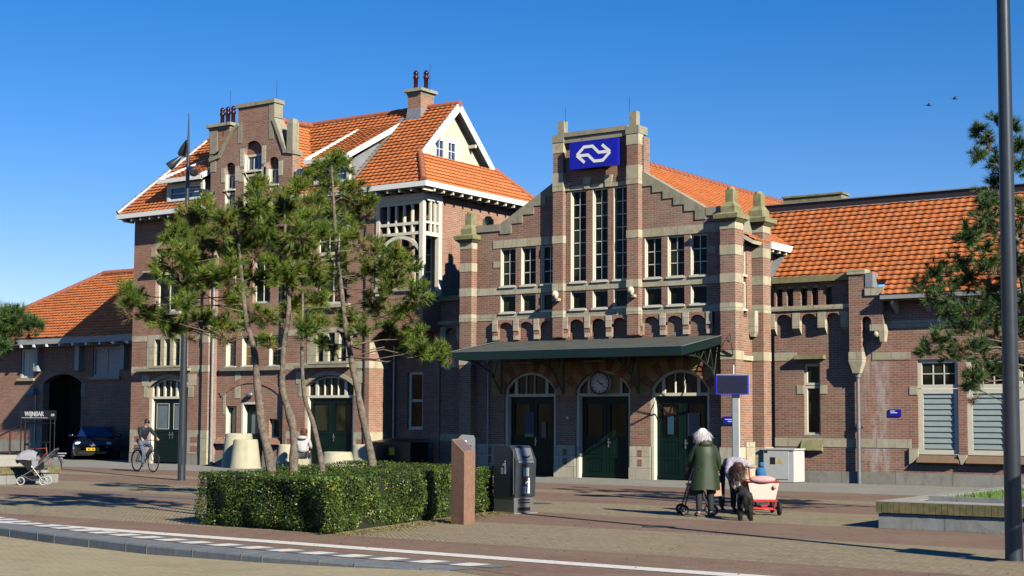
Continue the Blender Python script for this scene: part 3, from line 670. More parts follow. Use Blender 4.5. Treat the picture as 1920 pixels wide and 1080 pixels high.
for a in (-45.62,):
    for z in (.60, .95): mb.fb(F, a, a+.38, -.018, -.013, z-.11, z+.11)
mks('brick_inlay', mb, BRI, H)
# buttress strip and rainwater pipes
mb = MB().fb(F, -41.82, -41.50, -.10, -.001, 1.3, ZE-.3); mk('pilaster', mb, BR, H)
mb = MB().fb(F, -41.83, -41.49, -.115, -.001, 0, 1.3).fb(F, -41.83, -41.49, -.112, -.001, 3.50, 3.76).fb(F, -41.83, -41.49, -.112, -.001, 4.6, 4.96); mks('stone_block', mb, ST, H)
mk('rainwater_pipe', MB().tube([(-41.34, YF-.02, 0), (-41.34, YF-.02, 9.5)], .06), LEAD, H)
mk('rainwater_pipe', MB().tube([(-33.85, YF-.03, 0), (-33.85, YF-.03, 9.5)], .022), BLK, H)
mk('rainwater_pipe', MB().tube([(-33.52, 40.48, 0), (-33.52, 40.48, 4.7)], .055), MET, H)
# --- windows / doors
for u0 in (-45.02, -36.56):
    for k, (a, b) in enumerate(((.44, .78), (1.0, 1.32), (1.52, 1.86))): window(H, F, u0+a, u0+b, 3.78, 4.80, .14, 1, 2, .03, .02, .06, sill=False)
for i, (a, b) in enumerate(((-40.84, -40.30), (-40.0, -39.22), (-38.60, -38.06))):
    window(H, FB, a, b, 3.68, 4.80, .0, 2, 3, .05, .022, .22, pd=.13, glass=GLO if i < 2 else GLS)
window(H, FB, -40.78, -40.22, 1.05, 2.22, .0, 1, 2, .07, .03, .26, pd=.17, glass=GLB)
window(H, FB, -38.55, -38.05, 1.05, 1.75, .18, 1, 1, .05, .03, .08)
mb = MB().poly(FB, rect(-39.90, -38.86, .15, 2.28), [rect(-39.66, -39.10, 1.2, 2.0)], .2, .26); d = mk('door', mb, GRN, H); mk('pane', MB().fb(FB, -39.7, -39.06, .23, .24, 1.1, 2.05), GLG, d)
mks('door_frame', MB().fb(FB, -39.96, -39.86, -.01, .2, .15, 2.36).fb(FB, -39.86, -38.86, -.01, .2, 2.28, 2.36), PNT, H)
for a, b in ((-44.83, -42.68), (-36.63, -34.35)):
    fanlight(H, F, a, b, 2.50, 2.93, 3.30, .10, (.16, .34, .50, .66, .84) if a < -40 else (.2, .36, .5, .64, .8), (.05, .05, .015, .05, .05) if a < -40 else (.06, .012, .012, .012, .06))
    mks('door_frame', MB().fb(F, a, a+.10, .06, .28, 0, 2.5).fb(F, b-.10, b, .06, .28, 0, 2.5), PNT, H)
    double_door(H, F, a+.1, b-.1, .05, 2.49, .18, (1.35, 2.3), GLG if a < -40 else None, lit=a < -40)
window(H, F, -44.62, -43.28, 7.52, 8.32, .12, 2, 1, .08, .03, .10, sill=False); window(H, F, -44.62, -43.28, 5.85, 7.42, .12, 2, 1, .10, .05, .12)
window(H, F, -36.2, -34.72, 7.6, 8.55, .10, 3, 2, .08, .03, .10); window(H, F, -36.2, -34.72, 5.80, 7.5, .10, 2, 1, .10, .06, .12)
for a, b in ((-40.6, -39.95), (-39.5, -38.6), (-38.2, -37.6)): window(H, FB, a, b, 6.0, 7.7, .10, 2, 2, .08, .03, .10)
window(H, FY(40.6), -33.0, -32.3, 1.40, 3.42, .10, 1, 2, .10, .09, .12)
window(H, FX(XR), 44.1, 44.7, 7.0, 8.2, .08, 1, 2)
# wall lamp over the green door
mk('wall_lamp', MB().ell(FB(-39.45, -.10, 2.64), (.15, .10, .09)), MET, H)
# --- projecting gable
FG = FY(38.92); u0, u1 = -41.26, -37.06
go = [(u0, 8.7), (u1, 8.7), (u1, 11.35), (-37.45, 11.42), (-38.02, 12.62), (-38.02, 13.3), (-39.86, 13.3), (-39.86, 12.62), (-40.1, 12.45), (-40.55, 11.9), (-40.8, 11.55), (u0, 11.45)]
gh = [arch(-39.52, -38.60, 9.35, 11.62, 11.98), arch(-40.50, -39.96, 9.35, 10.98, 11.28), arch(-38.28, -37.74, 9.35, 10.98, 11.28)]
mb = MB().poly(FG, go, gh, 0, .42)
mb.add([FG(u, .42, z) for u, z in go], [tuple(t) for t in _tp([[Vector((a, b, 0)) for a, b in go]])])
mb.fb(FG, u0, u1, .424, 2.6, 8.7, 10.9)
mk('gable_wall', mb, BRL, H)
mb = MB()
cop = [((-38.02, 12.62), (-37.45, 11.42)), ((-37.45, 11.42), (u1, 11.35)), ((-39.86, 12.62), (-40.1, 12.45)), ((-40.1, 12.45), (-40.55, 11.9)), ((-40.55, 11.9), (-40.8, 11.55)), ((-40.8, 11.55), (u0, 11.45))]
for a, b in cop:
    a, b = Vector(a), Vector(b); t = (b-a).normalized(); nn = Vector((-t.y, t.x)); nn = nn if nn.y > 0 else -nn
    e_ = .05*((cop.index((tuple(a), tuple(b))) if False else 0)); q_ = .003*len(mb.v)/8; l = [a-t*.06-nn*.05, b+t*.06-nn*.05, b+t*.06+nn*.09, a-t*.06+nn*.09]; vs = [FG(p.x, -.05-q_, p.y) for p in l]+[FG(p.x, .46+q_, p.y) for p in l]
    mb.add(vs, [(0, 1, 2, 3), (4, 5, 6, 7)]+[(i, (i+1) % 4, (i+1) % 4+4, i+4) for i in range(4)])
mb.fb(FG, -38.26, -38.02, -.012, .43, 11.95, 12.75); mb.fb(FG, -39.86, -39.64, -.012, .43, 11.95, 12.75)
mb.fb(FG, -37.34, -37.05, -.03, .30, 11.36, 12.42); mb.frus((-37.195), 38.92+.135, 12.42, 12.6, .145, .165, .10, .12)
mb.fb(FG, -39.92, -37.96, -.06, .48, 13.28, 13.42); mb.fb(FG, -38.28, -38.0, -.013, .43, 12.75, 13.28)
mb.fb(FG, u0-.02, -40.98, -.02, .44, 11.0, 11.5)
mks('coping_stone', mb, STC, H)
mb = MB()
for a, b, zs in ((-39.52, -38.60, 11.62), (-40.50, -39.96, 10.98), (-38.28, -37.74, 10.98)):
    mb.fb(FG, a-.2, a, -.015, .0, zs-.42 if zs < 11.5 else zs-.55, zs+.12); mb.fb(FG, b, b+.2, -.015, .0, zs-.42 if zs < 11.5 else zs-.55, zs+.12)
for a, b in ((-39.74, -39.52), (-38.60, -38.38)): mb.fb(FG, a, b, -.015, 0, 10.5, 10.95)
mks('stone_block', mb, STW, H)
mb = MB()
for a, b, zs, zt in ((-39.52, -38.60, 11.62, 11.98), (-40.50, -39.96, 10.98, 11.28), (-38.28, -37.74, 10.98, 11.28)):
    mb.poly(FG, arch(a, b, zs-.12, zs, zt), [], .16, .3)
mks('brick_lunette', mb, BRI, H)
for a, b, zt, zm in ((-39.52, -38.60, 11.50, 10.85), (-40.50, -39.96, 10.86, 10.25), (-38.28, -37.74, 10.86, 10.25)):
    window(H, FG, a, b, zm, zt, .02, 3 if b-a > .7 else 1, 1, .08, .03, .25, mat=PNT, glass=GLB, pd=.13); window(H, FG, a, b, 9.35, zm-.08, .02, 1, 1, .08, .03, .25, mat=PNT, glass=GLB, pd=.13)
mk('lightning_rod', MB().tube([(-37.98, 39.0, 13.4), (-37.98, 39.0, 14.1)], .008, 5), BLK, H)
mk('lightning_rod', MB().tube([(-41.3, 39.9, 13.0), (-41.3, 39.9, 14.3)], .008, 5), BLK, H)
# grey flashing on the gable flank
mk('flashing', MB().fb(FG, u1+.0, u1+.06, .05, .38, 9.45, 10.2), LEAD, H)
# --- white corner balcony (veranda)
mb = MB()
for u in (-33.38, -31.46): mb.fb(F, u, u+.16, -.04, .12, 6.0, 9.25)
mb.fb(F, -33.38, -31.30, -.06, .14, 9.22, 9.45)
mb.fb(F, -33.22, -31.46, -.02, .08, 9.08, 9.22); mb.fb(F, -33.22, -31.46, -.02, .08, 8.38, 8.48); mb.fb(F, -33.22, -31.46, -.02, .08, 8.04, 8.14)
for i in range(1, 5):
    u = -33.22+1.76*i/5; mb.fb(F, u-.035, u+.035, -.015, .075, 8.14, 9.08)
archband(mb, F, -33.22, -31.46, 7.35, 7.92, .12, -.01, .07, 14)
mb.poly(FX(XR+.02), rect(YF+.12, 40.25, 8.0, 8.14), [], 0, .1); mb.poly(FX(XR+.02), rect(YF+.12, 40.25, 8.42, 8.50), [], 0, .1)
for y in (YF+.35, YF+.58): mb.poly(FX(XR+.015), rect(y, y+.08, 8.1, 9.25), [], 0, .08)
mb.poly(FX(XR+.03), rect(YF+.80, YF+.98, 6.0, 9.25), [], 0, .16)
mb.poly(FX(XR+.04), rect(YF-.05, 40.30, 9.2, 9.45), [], 0, .16)
mk('balcony_frame', mb, PNT, H)
mk('balcony_sill', MB().fb(F, -33.42, -31.26, -.08, .30, 6.12, 6.24), ST, H)
window(H, FY(40.25), -32.55, -31.7, 6.2, 8.7, .05, 2, 4, .07, .025, .08); window(H, FY(40.25), -33.08, -32.72, 7.3, 8.7, .05, 1, 3, .05)
# --- eaves
mb = MB()
mb.box(-46.25, -41.26, 38.66, 38.74, 9.56, 9.74).box(-37.06, -30.72, 38.66, 38.74, 9.56, 9.74).box(-30.80, -30.72, 38.74, 45.7, 9.56, 9.74).box(-46.25, -46.17, 38.74, 45.7, 9.56, 9.74)
mks('eaves_fascia', mb, WHT, H)
mb = MB().box(-46.17, -41.26, 38.74, 39.31, 9.55, 9.58).box(-37.06, -30.80, 38.74, 39.31, 9.55, 9.58).box(-31.31, -30.80, 39.31, 45.6, 9.55, 9.58)
mks('eaves_soffit', mb, PNT, H)
rb = MB(); x = -46.0
while x < -30.8:
    if not -41.3 < x < -37.0: rb.box(x, x+.07, 38.72, 39.3, 9.44, 9.55)
    x += .52
y = 39.2
while y < 45.5: rb.box(-31.3, -30.78, y, y+.07, 9.44, 9.55); y += .52
mks('rafter_end', rb, PNT, H)
# --- roofs.  main ridge along X at Y=42.2, Z=13.1
s = .97; V1 = Vector((0, 1, s)).normalized(); Hs = math.hypot(3.5, 3.5*s)
W = 15.45
tiles(H, (-46.25, 38.7, 9.72), (1, 0, 0), V1, 15.5, Hs, [(0, 0), (5.0, 0), (5.0, Hs), (1.35, Hs)])
tiles(H, (-46.25, 38.7, 9.72), (1, 0, 0), V1, 15.5, Hs, [(5.0, .65), (9.2, .65), (9.2, Hs), (5.0, Hs)])
tiles(H, (-46.25, 38.7, 9.72), (1, 0, 0), V1, 15.5, Hs, [(9.2, 0), (14.25, 0), (14.25, Hs), (9.2, Hs)])
tiles(H, (-46.25, 38.7, 9.72), (1, 0, 0), V1, 15.5, Hs, [(14.25, 0), (15.45, 0), (14.25, Hs*.37)])
tiles(H, (-30.8, 38.74, 9.70), (0, 1, 0), Vector((-1.2, 0, 1.25)).normalized(), 7.0, math.hypot(1.25, 1.25), [(0, 0), (6.9, 0), (5.75, math.hypot(1.25, 1.25)), (1.2, math.hypot(1.25, 1.25))])
tiles(H, (-30.8, 45.7, 9.72), (-1, 0, 0), Vector((0, -1, s)).normalized(), 15.45, Hs, [(1.2, 0), (15.45, 0), (14.0, Hs), (1.2, Hs)])
tiles(H, (-30.8, 45.7, 9.72), (-1, 0, 0), Vector((0, -1, s)).normalized(), 2, Hs, [(0, 0), (1.2, 0), (1.2, Hs*.37)])
tiles(H, (-46.25, 45.7, 9.72), (0, -1, 0), Vector((1.35, 0, 3.4)).normalized(), 7.0, math.hypot(1.35, 3.4), [(0, 0), (7.0, 0), (3.55, math.hypot(1.35, 3.4)), (3.45, math.hypot(1.35, 3.4))])
ridge(H, (-44.9, 42.2, 13.1), (-32.0, 42.2, 13.1)); ridge(H, (-30.85, 38.7, 9.78), (-32.02, 39.98, 11.0), .11)
ridge(H, (-46.22, 38.7, 9.80), (-44.9, 42.2, 13.14), .10, LEAD)
ridge(H, (-30.85, 45.7, 9.78), (-32.02, 44.42, 11.0), .11)
# white boarded gablet with barge boards, facing +X
xg = -32.05
mk('gablet_boarding', MB().poly(FX(xg-.30), [(39.75, 10.72), (44.65, 10.72), (42.2, 13.05)], [rect(41.25, 41.78, 11.05, 11.75), rect(41.95, 42.48, 11.05, 11.75)], 0, .1), plain('gablet_cream', (.62, .58, .46), .6), H)
for a in (41.25, 41.95): window(H, FX(xg-.30), a, a+.53, 11.05, 11.75, .0, 2, 2, .055, .025, .06, mat=WHT, glass=GLB)
mk('window_surround', MB().poly(FX(xg-.285), rect(41.13, 42.6, 10.92, 11.87), [rect(41.24, 42.49, 11.04, 11.76)], 0, .014), WHT, H)
mb = MB()
for sg in (-1, 1):
    a = Vector((42.2, 13.18)); b = Vector((42.2+sg*2.62, 10.62)); t = (b-a).normalized(); nn = Vector((-t.y, t.x)); nn = nn if nn.y < 0 else -nn
    l = [a, b, b+nn*.24, a+Vector((0, -.36))]; vs = [(xg+.06, p.x, p.y) for p in l]+[(xg-.01, p.x, p.y) for p in l]
    mb.add(vs, [(0, 1, 2, 3), (4, 5, 6, 7)]+[(i, (i+1) % 4, (i+1) % 4+4, i+4) for i in range(4)])
mk('barge_board', mb, WHT, H)
mb = MB()
for sg in (-1, 1):
    a = Vector((42.2, 13.0)); b = Vector((42.2+sg*2.5, 10.62)); l = [a, b, b-Vector((0, .07)), a-Vector((0, .07))]
    vs = [(xg+.0, p.x, p.y) for p in l]+[(xg-.35, p.x, p.y) for p in l]
    mb.add(vs, [(0, 1, 2, 3), (4, 5, 6, 7)]+[(i, (i+1) % 4, (i+1) % 4+4, i+4) for i in range(4)])
    for t in (.45, .8): mb.box(xg-.35, xg+.02, 42.2+sg*2.3*t-.04, 42.2+sg*2.3*t+.04, 12.82-2.32*t-.12, 12.82-2.32*t)
mk('gablet_soffit', mb, PNT, H)
mk('flashing', MB().box(xg-.32, xg-.05, 39.8, 44.6, 10.66, 10.76), LEAD, H)
# cross roof behind the dutch gable, ridge along Y at X=-39.15
cs = Vector((-1, 0, .97)).normalized(); Lc = math.hypot(2.3, 2.23)
tiles(H, (-36.85, 39.34, 10.70), (0, 1, 0), cs, 3.4, Lc, [(0, 0), (.55, 0), (2.75, Lc), (0, Lc)])
tiles(H, (-41.45, 42.1, 10.70), (0, -1, 0), Vector((1, 0, .97)).normalized(), 2.8, Lc, [(2.2, 0), (2.75, 0), (2.75, Lc), (0, Lc)])
ridge(H, (-39.15, 39.34, 12.95), (-39.15, 42.2, 13.06))
mks('gutter', MB().box(-36.95, -36.72, 38.95, 39.95, 10.55, 10.72).box(-41.58, -41.35, 39.3, 39.9, 10.55, 10.72), WHT, H)
mks('eaves_post', MB().box(-36.88, -36.80, 39.05, 39.13, 9.75, 10.56), WHT, H)
mk('box_wall', MB().box(-37.05, -36.86, 39.34, 40.1, 9.6, 10.6), PNT, H)
# --- right dormer (shed roof) and its sunlit cheek
def dormer(x0, x1, yf, z0, z1, yb, zb, cheek, n):
    t = MB().poly(FY(yf), rect(x0, x1, z0, z1), [rect(x0+.12, x1-.12, z0+.14, z1-.16)], 0, .12); d = mk('dormer', t, PNT, H)
    mb = MB(); 
    for x in (x0+.02, x1-.05):
        v = [(x, yf+.12, z0), (x, yf+.12, z1), (x, yb, zb), (x+.03, yf+.12, z0), (x+.03, yf+.12, z1), (x+.03, yb, zb)]; mb.add(v, [(0, 1, 2), (3, 4, 5), (0, 1, 4, 3), (1, 2, 5, 4), (0, 2, 5, 3)])
    mks('dormer_cheek', mb, cheek, d)
    a = Vector((x0-.15, yf-.28, z1+.02)); v = Vector((0, yb-yf+.28, zb+.10-z1)); L = v.length
    tiles(d, a+Vector((0, .12, .07)), (1, 0, 0), v, x1-x0+.3, L, None, name='dormer_roof', slab=False)
    b = MB()
    for x in (x0-.2, x1+.12):
        q = [(x, yf-.3, z1-.02), (x, yf-.3, z1+.18), (x, yb, zb+.20), (x, yb, zb+.0)]; q2 = [(p[0]+.08, p[1], p[2]) for p in q]
        b.add(q+q2, [(0, 1, 2, 3), (4, 5, 6, 7)]+[(i, (i+1) % 4, (i+1) % 4+4, i+4) for i in range(4)])
    b.box(x0-.2, x1+.2, yf-.32, yf-.24, z1-.04, z1+.12)
    q = [(x0-.12, yf-.24, z1), (x1+.12, yf-.24, z1), (x1+.12, yb, zb), (x0-.12, yb, zb)]; b.add(q, [(0, 1, 2, 3)])
    mk('dormer_barge_board', b, WHT, d)
    W2 = (x1-x0-.24)/n
    for k in range(n): window(d, FY(yf), x0+.12+W2*k, x0+.12+W2*(k+1), z0+.14, z1-.16, .03, 1, 2, .06, .03, .07, mat=WHT, glass=GLB)
    mk('dormer_sill', MB().box(x0-.08, x1+.08, yf-.10, yf, z0-.05, z0+.03), LEAD, d)
dormer(-36.1, -34.42, 39.0, 9.97, 10.83, 41.75, 12.45, LEAD, 2)
dormer(-43.75, -41.75, 39.0, 9.97, 10.80, 41.4, 12.0, LEAD, 1)
mk('flashing', MB().add([(-34.40, 39.0, 10.08), (-34.40, 41.8, 12.80), (-34.18, 41.8, 12.80), (-34.18, 39.0, 10.10)], [(0, 1, 2, 3)]), LEAD, H)
# --- chimneys
def chimney(x, y, z0, z1, a, b, pots, cap=.1):
    c = mk('chimney', MB().frus(x, y, z0, z1-.22, a, b, a, b), BR, H)
    mk('chimney_cap', MB().frus(x, y, z1-.24, z1-.12, a+.01, b+.01, a+.05, b+.05).frus(x, y, z1-.119, z1, a+.12, b+.12, a+.10, b+.10), STC, c)
    for px, py in pots:
        mk('chimney_pot', MB().lathe((x+px, y+py, z1), [(.085, 0), (.08, .42), (.11, .44), (.11, .52), (.075, .54), (.07, .58), (.10, .60), (.10, .66), (.04, .74), (.0, .76)], 14), POT, c)
    return c
c1 = chimney(-33.72, 42.1, 12.55, 13.78, .30, .38, ((-.16, -.1), (.16, .1)))
mk('flashing', MB().frus(-33.72, 42.1, 12.5, 13.05, .36, .44, .31, .39), LEAD, c1)
c2 = chimney(-42.1, 40.55, 11.0, 13.15, .55, .42, ((-.3, 0), (0, 0), (.3, 0)))
mk('stone_panel', MB().box(-42.60, -42.2, 40.10, 40.128, 12.0, 12.9), STC, c2)
mk('lightning_rod', MB().tube([(-33.3, 42.1, 13.7), (-33.3, 42.1, 14.7)], .008, 5), BLK, c1)

for x, y, r in ((-17.6, 26.0, .28), (-12.2, 21.6, .26), (-27.5, 19.0, .28)):
    o = mk('drain_cover', MB().lathe((x, y, .0), [(0, .012), (r, .012), (r+.03, .008), (r+.03, 0)], 24), plain('cast_iron', (.12, .11, .10), .6, .3, vary=.4) if 'cast_iron' not in MATS else MATS['cast_iron']); o['kind'] = 'structure'
_r = random.Random(8); vs, fs = [], []
for k in range(1500):
    x = _r.uniform(-40, -5); y = _r.choice((_r.gauss(17.0, .9), _r.uniform(15.8, 34), 23.55+_r.gauss(0, .1) if x > -9.3 else _r.uniform(17, 30), 39.9)); s_ = _r.uniform(.012, .03); a = _r.uniform(0, 6.28); z = .012
    c_, d_ = math.cos(a)*s_, math.sin(a)*s_; n_ = len(vs); vs += [(x-c_, y-d_, z), (x+d_*.5, y-c_*.5, z+.006), (x+c_, y+d_, z+_r.uniform(0, .015)), (x-d_*.5, y+c_*.5, z)]; fs.append((n_, n_+1, n_+2, n_+3))
me = bpy.data.meshes.new('leaf_litter'); me.from_pydata(vs, [], fs); me.materials.append(plain('dry_leaf', (.22, .14, .06), .9, c2=(.10, .07, .03), sc=7)); o = bpy.data.objects.new('leaf_litter', me); COL.objects.link(o); tag(o, 'dry leaves and scraps scattered over the plaza paving', 'leaves', kind='stuff')

# ================================================================== ENTRANCE HALL
E_ = thing('entrance_hall', 'brick station entrance with tall centre tower, stepped gable shoulders and three arched doors', 'building', (-24.05, 38.6, 0))
F = FY(38.6); XC = -24.05
doors = [(-27.40, -25.46), (-24.72, -22.78), (-22.08, -20.13)]
winL = [(-27.59, -27.0), (-26.79, -26.22), (-26.01, -25.45)]; winR = [(-22.28, -21.70), (-21.50, -20.93), (-20.73, -20.18)]
tall = [(-24.87, -24.30), (-24.07, -23.52), (-23.32, -22.78)]
holes = [arch(a, b, 0, 2.70, 3.26) for a, b in doors]
for a, b in winL+winR: holes += [rect(a, b, 5.99, 7.22), rect(a, b, 5.15, 5.72)]
outl = [(-29.0, 0), (-19.2, 0), (-19.2, 7.9), (-20.2, 7.9), (-22.30, 9.16), (-22.30, 10.3), (-25.52, 10.3), (-25.52, 9.16), (-27.6, 7.95), (-29.0, 7.95)]
holes.append(rect(-25.03, -22.77, 4.97, 9.28))
mb = MB().poly(F, outl, holes, 0, .36)
mb.add([F(u, .36, z) for u, z in outl], [tuple(t) for t in _tp([[Vector((a, b, 0)) for a, b in outl]])])
F2 = FY(38.52)    # slightly proud centre bay with piers
mb.poly(F2, rect(-25.049, -22.751, 4.95, 9.3), [rect(a, b, 5.99, 8.85) for a, b in tall]+[rect(a, b, 5.15, 5.72) for a, b in tall], .0, .30)
mb.fb(F2, -25.049, -22.751, .0, .079, 9.301, 10.35)
mk('wall', mb, BRL, E_)
mb = MB()
FT = FY(38.36)
for a, b in ((-25.42, -25.05), (-22.75, -22.36)): mb.fb(FT, a, b, 0, .5, 4.3, 10.3)
mks('tower_pier', mb, BRL, E_)
# side walls + gable body behind
mk('side_wall', MB().box(-28.9, -28.6, 38.96, 46, 0, 7.0), BR, E_)
mb = MB()
mb.poly(FX(-19.22), rect(38.96, 46, 0, 7.05), [rect(38.98, 39.22, 4.75, 6.9)], 0, .3)
mk('side_wall', mb, BR, E_)
window(E_, FX(-19.22), 38.98, 39.22, 5.98, 6.9, .04, 1, 3, .05, .02, .06); window(E_, FX(-19.22), 38.98, 39.22, 4.98, 5.78, .04, 1, 2, .05, .02, .06)
# stone
mb = MB()
def band(z0, z1, us, Fx=F, p=.016): 
    for a, b in us: mb.fb(Fx, a, b, -p, -.0005, z0, z1)
lw = (-27.88, -25.42); rw = (-22.36, -19.65)
band(7.24, 7.50, [lw, rw]); 
def between(ws, a, b):
    e = [a]+[x for w_ in ws for x in w_]+[b]; return [(e[i], e[i+1]) for i in range(0, len(e), 2)]
for ws, a, b in ((winL, -28.55, -25.42), (winR, -22.36, -19.6)):
    band(5.74, 5.97, [(a, b)]); band(4.92, 5.12, [(a, b)])
band(5.74, 5.97, [(-25.05, -22.75)], F2); band(4.92, 5.12, [(-25.05, -22.75)], F2); band(8.86, 8.98, [(-25.05, -22.75)], F2, .03)
for a, b in winL+winR: mb.fb(F, a-.03, b+.03, -.05, -.0165, 5.95, 5.99); mb.fb(F, a-.03, b+.03, -.05, -.0165, 5.11, 5.15)
for a, b in tall: mb.fb(F2, a-.03, b+.03, -.05, -.0165, 5.95, 5.99)
mb.fb(F, -27.86, -27.56, -.018, -.001, 6.62, 6.82); mb.fb(F, -20.15, -19.9, -.018, -.001, 6.62, 6.82)
for u in (-24.24, -23.48):
    vs = [(u-.09, 8.86), (u+.09, 8.86), (u+.15, 9.22), (u-.15, 9.22)]; mb.poly(F2, vs, [], -.06, .0)
for u in (-25.0, -22.86): mb.poly(F2, [(u-.02, 8.86), (u+.1, 8.86), (u+.12, 9.1), (u-.04, 9.1)], [], -.05, 0)
for a, b in ((-25.42, -25.05), (-22.75, -22.36)):
    for z0, z1 in ((10.05, 10.38), (8.85, 9.42), (7.22, 7.46), (5.74, 5.97), (4.92, 5.12)): mb.fb(FT, a-.014, b+.014, -.014, .3, z0, z1)
mks('stone_block', mb, ST, E_)
# white jamb stones left of windows (lit reveals)
mb = MB()
# stepped coping stones on the shoulders
def shoulder(x0, z0, x1, z1, n, sgn):
    pts = [(x0, z0)]
    for i in range(n):
        xa = x0+(x1-x0)*i/n; xb = x0+(x1-x0)*(i+1)/n; za = z0+(z1-z0)*i/n; zb = z0+(z1-z0)*(i+1)/n
        pts += [(xa, za-.26), (xb, za-.26)] if i == 0 else [(xa, za-.20), (xb, za-.20)]
    pts += [(x1, z1-.2), (x1, z1+.06), (x0, z0+.06)]
    mb.poly(F, pts, [], -.03, .40, True)
shoulder(-27.6, 7.95, -25.42, 9.20, 5, 1); shoulder(-20.2, 7.9, -22.36, 9.20, 6, -1)
mb.fb(F, -28.55, -27.6, -.04, .41, 7.80, 8.02); mb.fb(F, -20.2, -19.6, -.04, .41, 7.74, 7.98)
mks('gable_coping', mb, STC, E_)
mb = MB()
for a, b in ((-25.42, -25.05), (-22.75, -22.36)):
    mb.fb(FT, a-.03, b+.03, -.03, .53, 10.38, 10.62)
mb.fb(FT, -25.05, -22.75, .03, .6, 10.34, 10.52); mb.fb(FT, -25.08, -22.72, -.02, .62, 10.52, 10.66)
mb.box(-25.28, -25.06, 38.42, 38.64, 10.62, 11.06).box(-22.70, -22.46, 38.42, 38.64, 10.62, 11.08)
mks('tower_cap', mb, STC, E_)
mk('lightning_rod', MB().tube([(-25.05, 38.5, 11.0), (-25.05, 38.5, 11.5)], .008, 5), BLK, E_); mk('lightning_rod', MB().tube([(-22.74, 38.5, 11.0), (-22.74, 38.5, 11.55)], .008, 5), BLK, E_)
# windows
for a, b in winL+winR:
    window(E_, F, a, b, 5.99, 7.22, .0, 2, 3, .045, .028, .26, sill=True, pd=.07); window(E_, F, a, b, 5.15, 5.72, .0, 1, 1, .045, .028, .26, pd=.07)
for a, b in tall:
    window(E_, F2, a, b, 5.99, 8.85, .0, 2, 7, .045, .028, .26, pd=.07); window(E_, F2, a, b, 5.15, 5.72, .0, 1, 1, .045, .028, .26, pd=.07)
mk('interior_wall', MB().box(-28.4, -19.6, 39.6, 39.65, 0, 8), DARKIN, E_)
# blind arcade under the sill band: projecting corbel stones carrying little arches
mb = MB(); bk = MB()
groups = [(-27.86, winL), (-24.98, tall), (-22.42, winR)]
for s0, ws in groups:
    Fg = F2 if ws is tall else F
    ed = [ws[0][0]]+[x for w_ in ws for x in w_][1:-1]+[ws[-1][1]]
    bk.poly(Fg, rect(ws[0][0]-.20, ws[-1][1]+.20, 4.60, 4.92), [], -.16, 0) if False else None
    bk.poly(Fg, arcade(ws, ws[0][0]-.22, ws[-1][1]+.22, 4.30, 4.66, 4.84, 4.918), [], -.11, -.002)
    for i, (a, b) in enumerate(ws):
        for x in ([a-.12] if i == 0 else [])+[(b+ws[i+1][0])/2 if i < 2 else b+.12]:
            mb.fb(Fg, x-.10, x+.10, -.13, -.002, 4.56, 4.92); mb.fb(Fg, x-.09, x+.09, -.125, -.002, 4.28, 4.42)
mk('arcade_wall', bk, BR, E_); mks('arcade_corbel', mb, STW, E_)
# carved heads between the bays
mb = MB()
for x in (-25.25, -22.55): mb.ell((x, 38.24, 5.62), (.10, .14, .13), 8, 6).ell((x+.08, 38.16, 5.54), (.07, .07, .09), 6, 5).box(x-.09, x+.13, 38.2, 38.4, 5.42, 5.50)
mks('carved_head', mb, STW, E_)
# ground floor: pedestals, ochre arches
mb = MB(); pd = MB(); inl = MB(); ped = [(-28.5, -27.4), (-25.46, -24.72), (-22.78, -22.08), (-20.13, -19.7)]
for a, b in ped:
    pd.fb(F, a, b, -.04, .05, 0, .98); pd.fb(F, a-.02, b+.02, -.07, -.041, 0, .36)
    for z in (.50, .78): inl.fb(F, (a+b)/2-.07, (a+b)/2+.07, -.046, -.041, z-.1, z+.1)
mb.poly(F, [(-27.9, 2.52), (-27.42, 2.52), (-27.42, 2.70)]+arch(-27.40, -25.46, 2.7, 2.70, 3.26)[2:][::-1]+[(-25.44, 2.52), (-24.74, 2.52)]+arch(-24.72, -22.78, 2.7, 2.70, 3.26)[2:][::-1]+[(-22.76, 2.52), (-22.10, 2.52)]+arch(-22.08, -20.13, 2.7, 2.70, 3.26)[2:][::-1]+[(-20.11, 2.52), (-19.7, 2.52), (-19.7, 3.95), (-27.9, 3.95)], [], -.014, -.001)
mk('arch_stone', mb, STY, E_); mks('pedestal', pd, STW, E_); mks('brick_inlay', inl, BRI, E_)
vo = MB()
for a, b in doors: archband(vo, F, a, b, 2.70, 3.26, .42, -.018, -.0145, 22, (2, 0))
mks('brick_voussoir', vo, BRI, E_)
mk('string_course', MB().fb(F, -27.9, -19.7, -.10, -.0145, 3.70, 3.80), STY, E_)
for i, (a, b) in enumerate(doors):
    mks('door_frame', MB().fb(F, a, a+.09, .05, .34, 0, 2.5).fb(F, b-.09, b, .05, .34, 0, 2.5), PNT, E_)
    fanlight(E_, F, a, b, 2.48, 2.70, 3.26, .08, (.20, .40, .56, .80) if i != 1 else (.22, .80), (.05, .012, .012, .05) if i != 1 else (.05, .05))
    double_door(E_, F, a+.09, b-.09, .02, 2.47, .22, (1.28, 2.25))
mk('fanlight_panel', MB().fb(F, -24.24, -23.2, .06, .10, 2.58, 3.14), STY, E_)
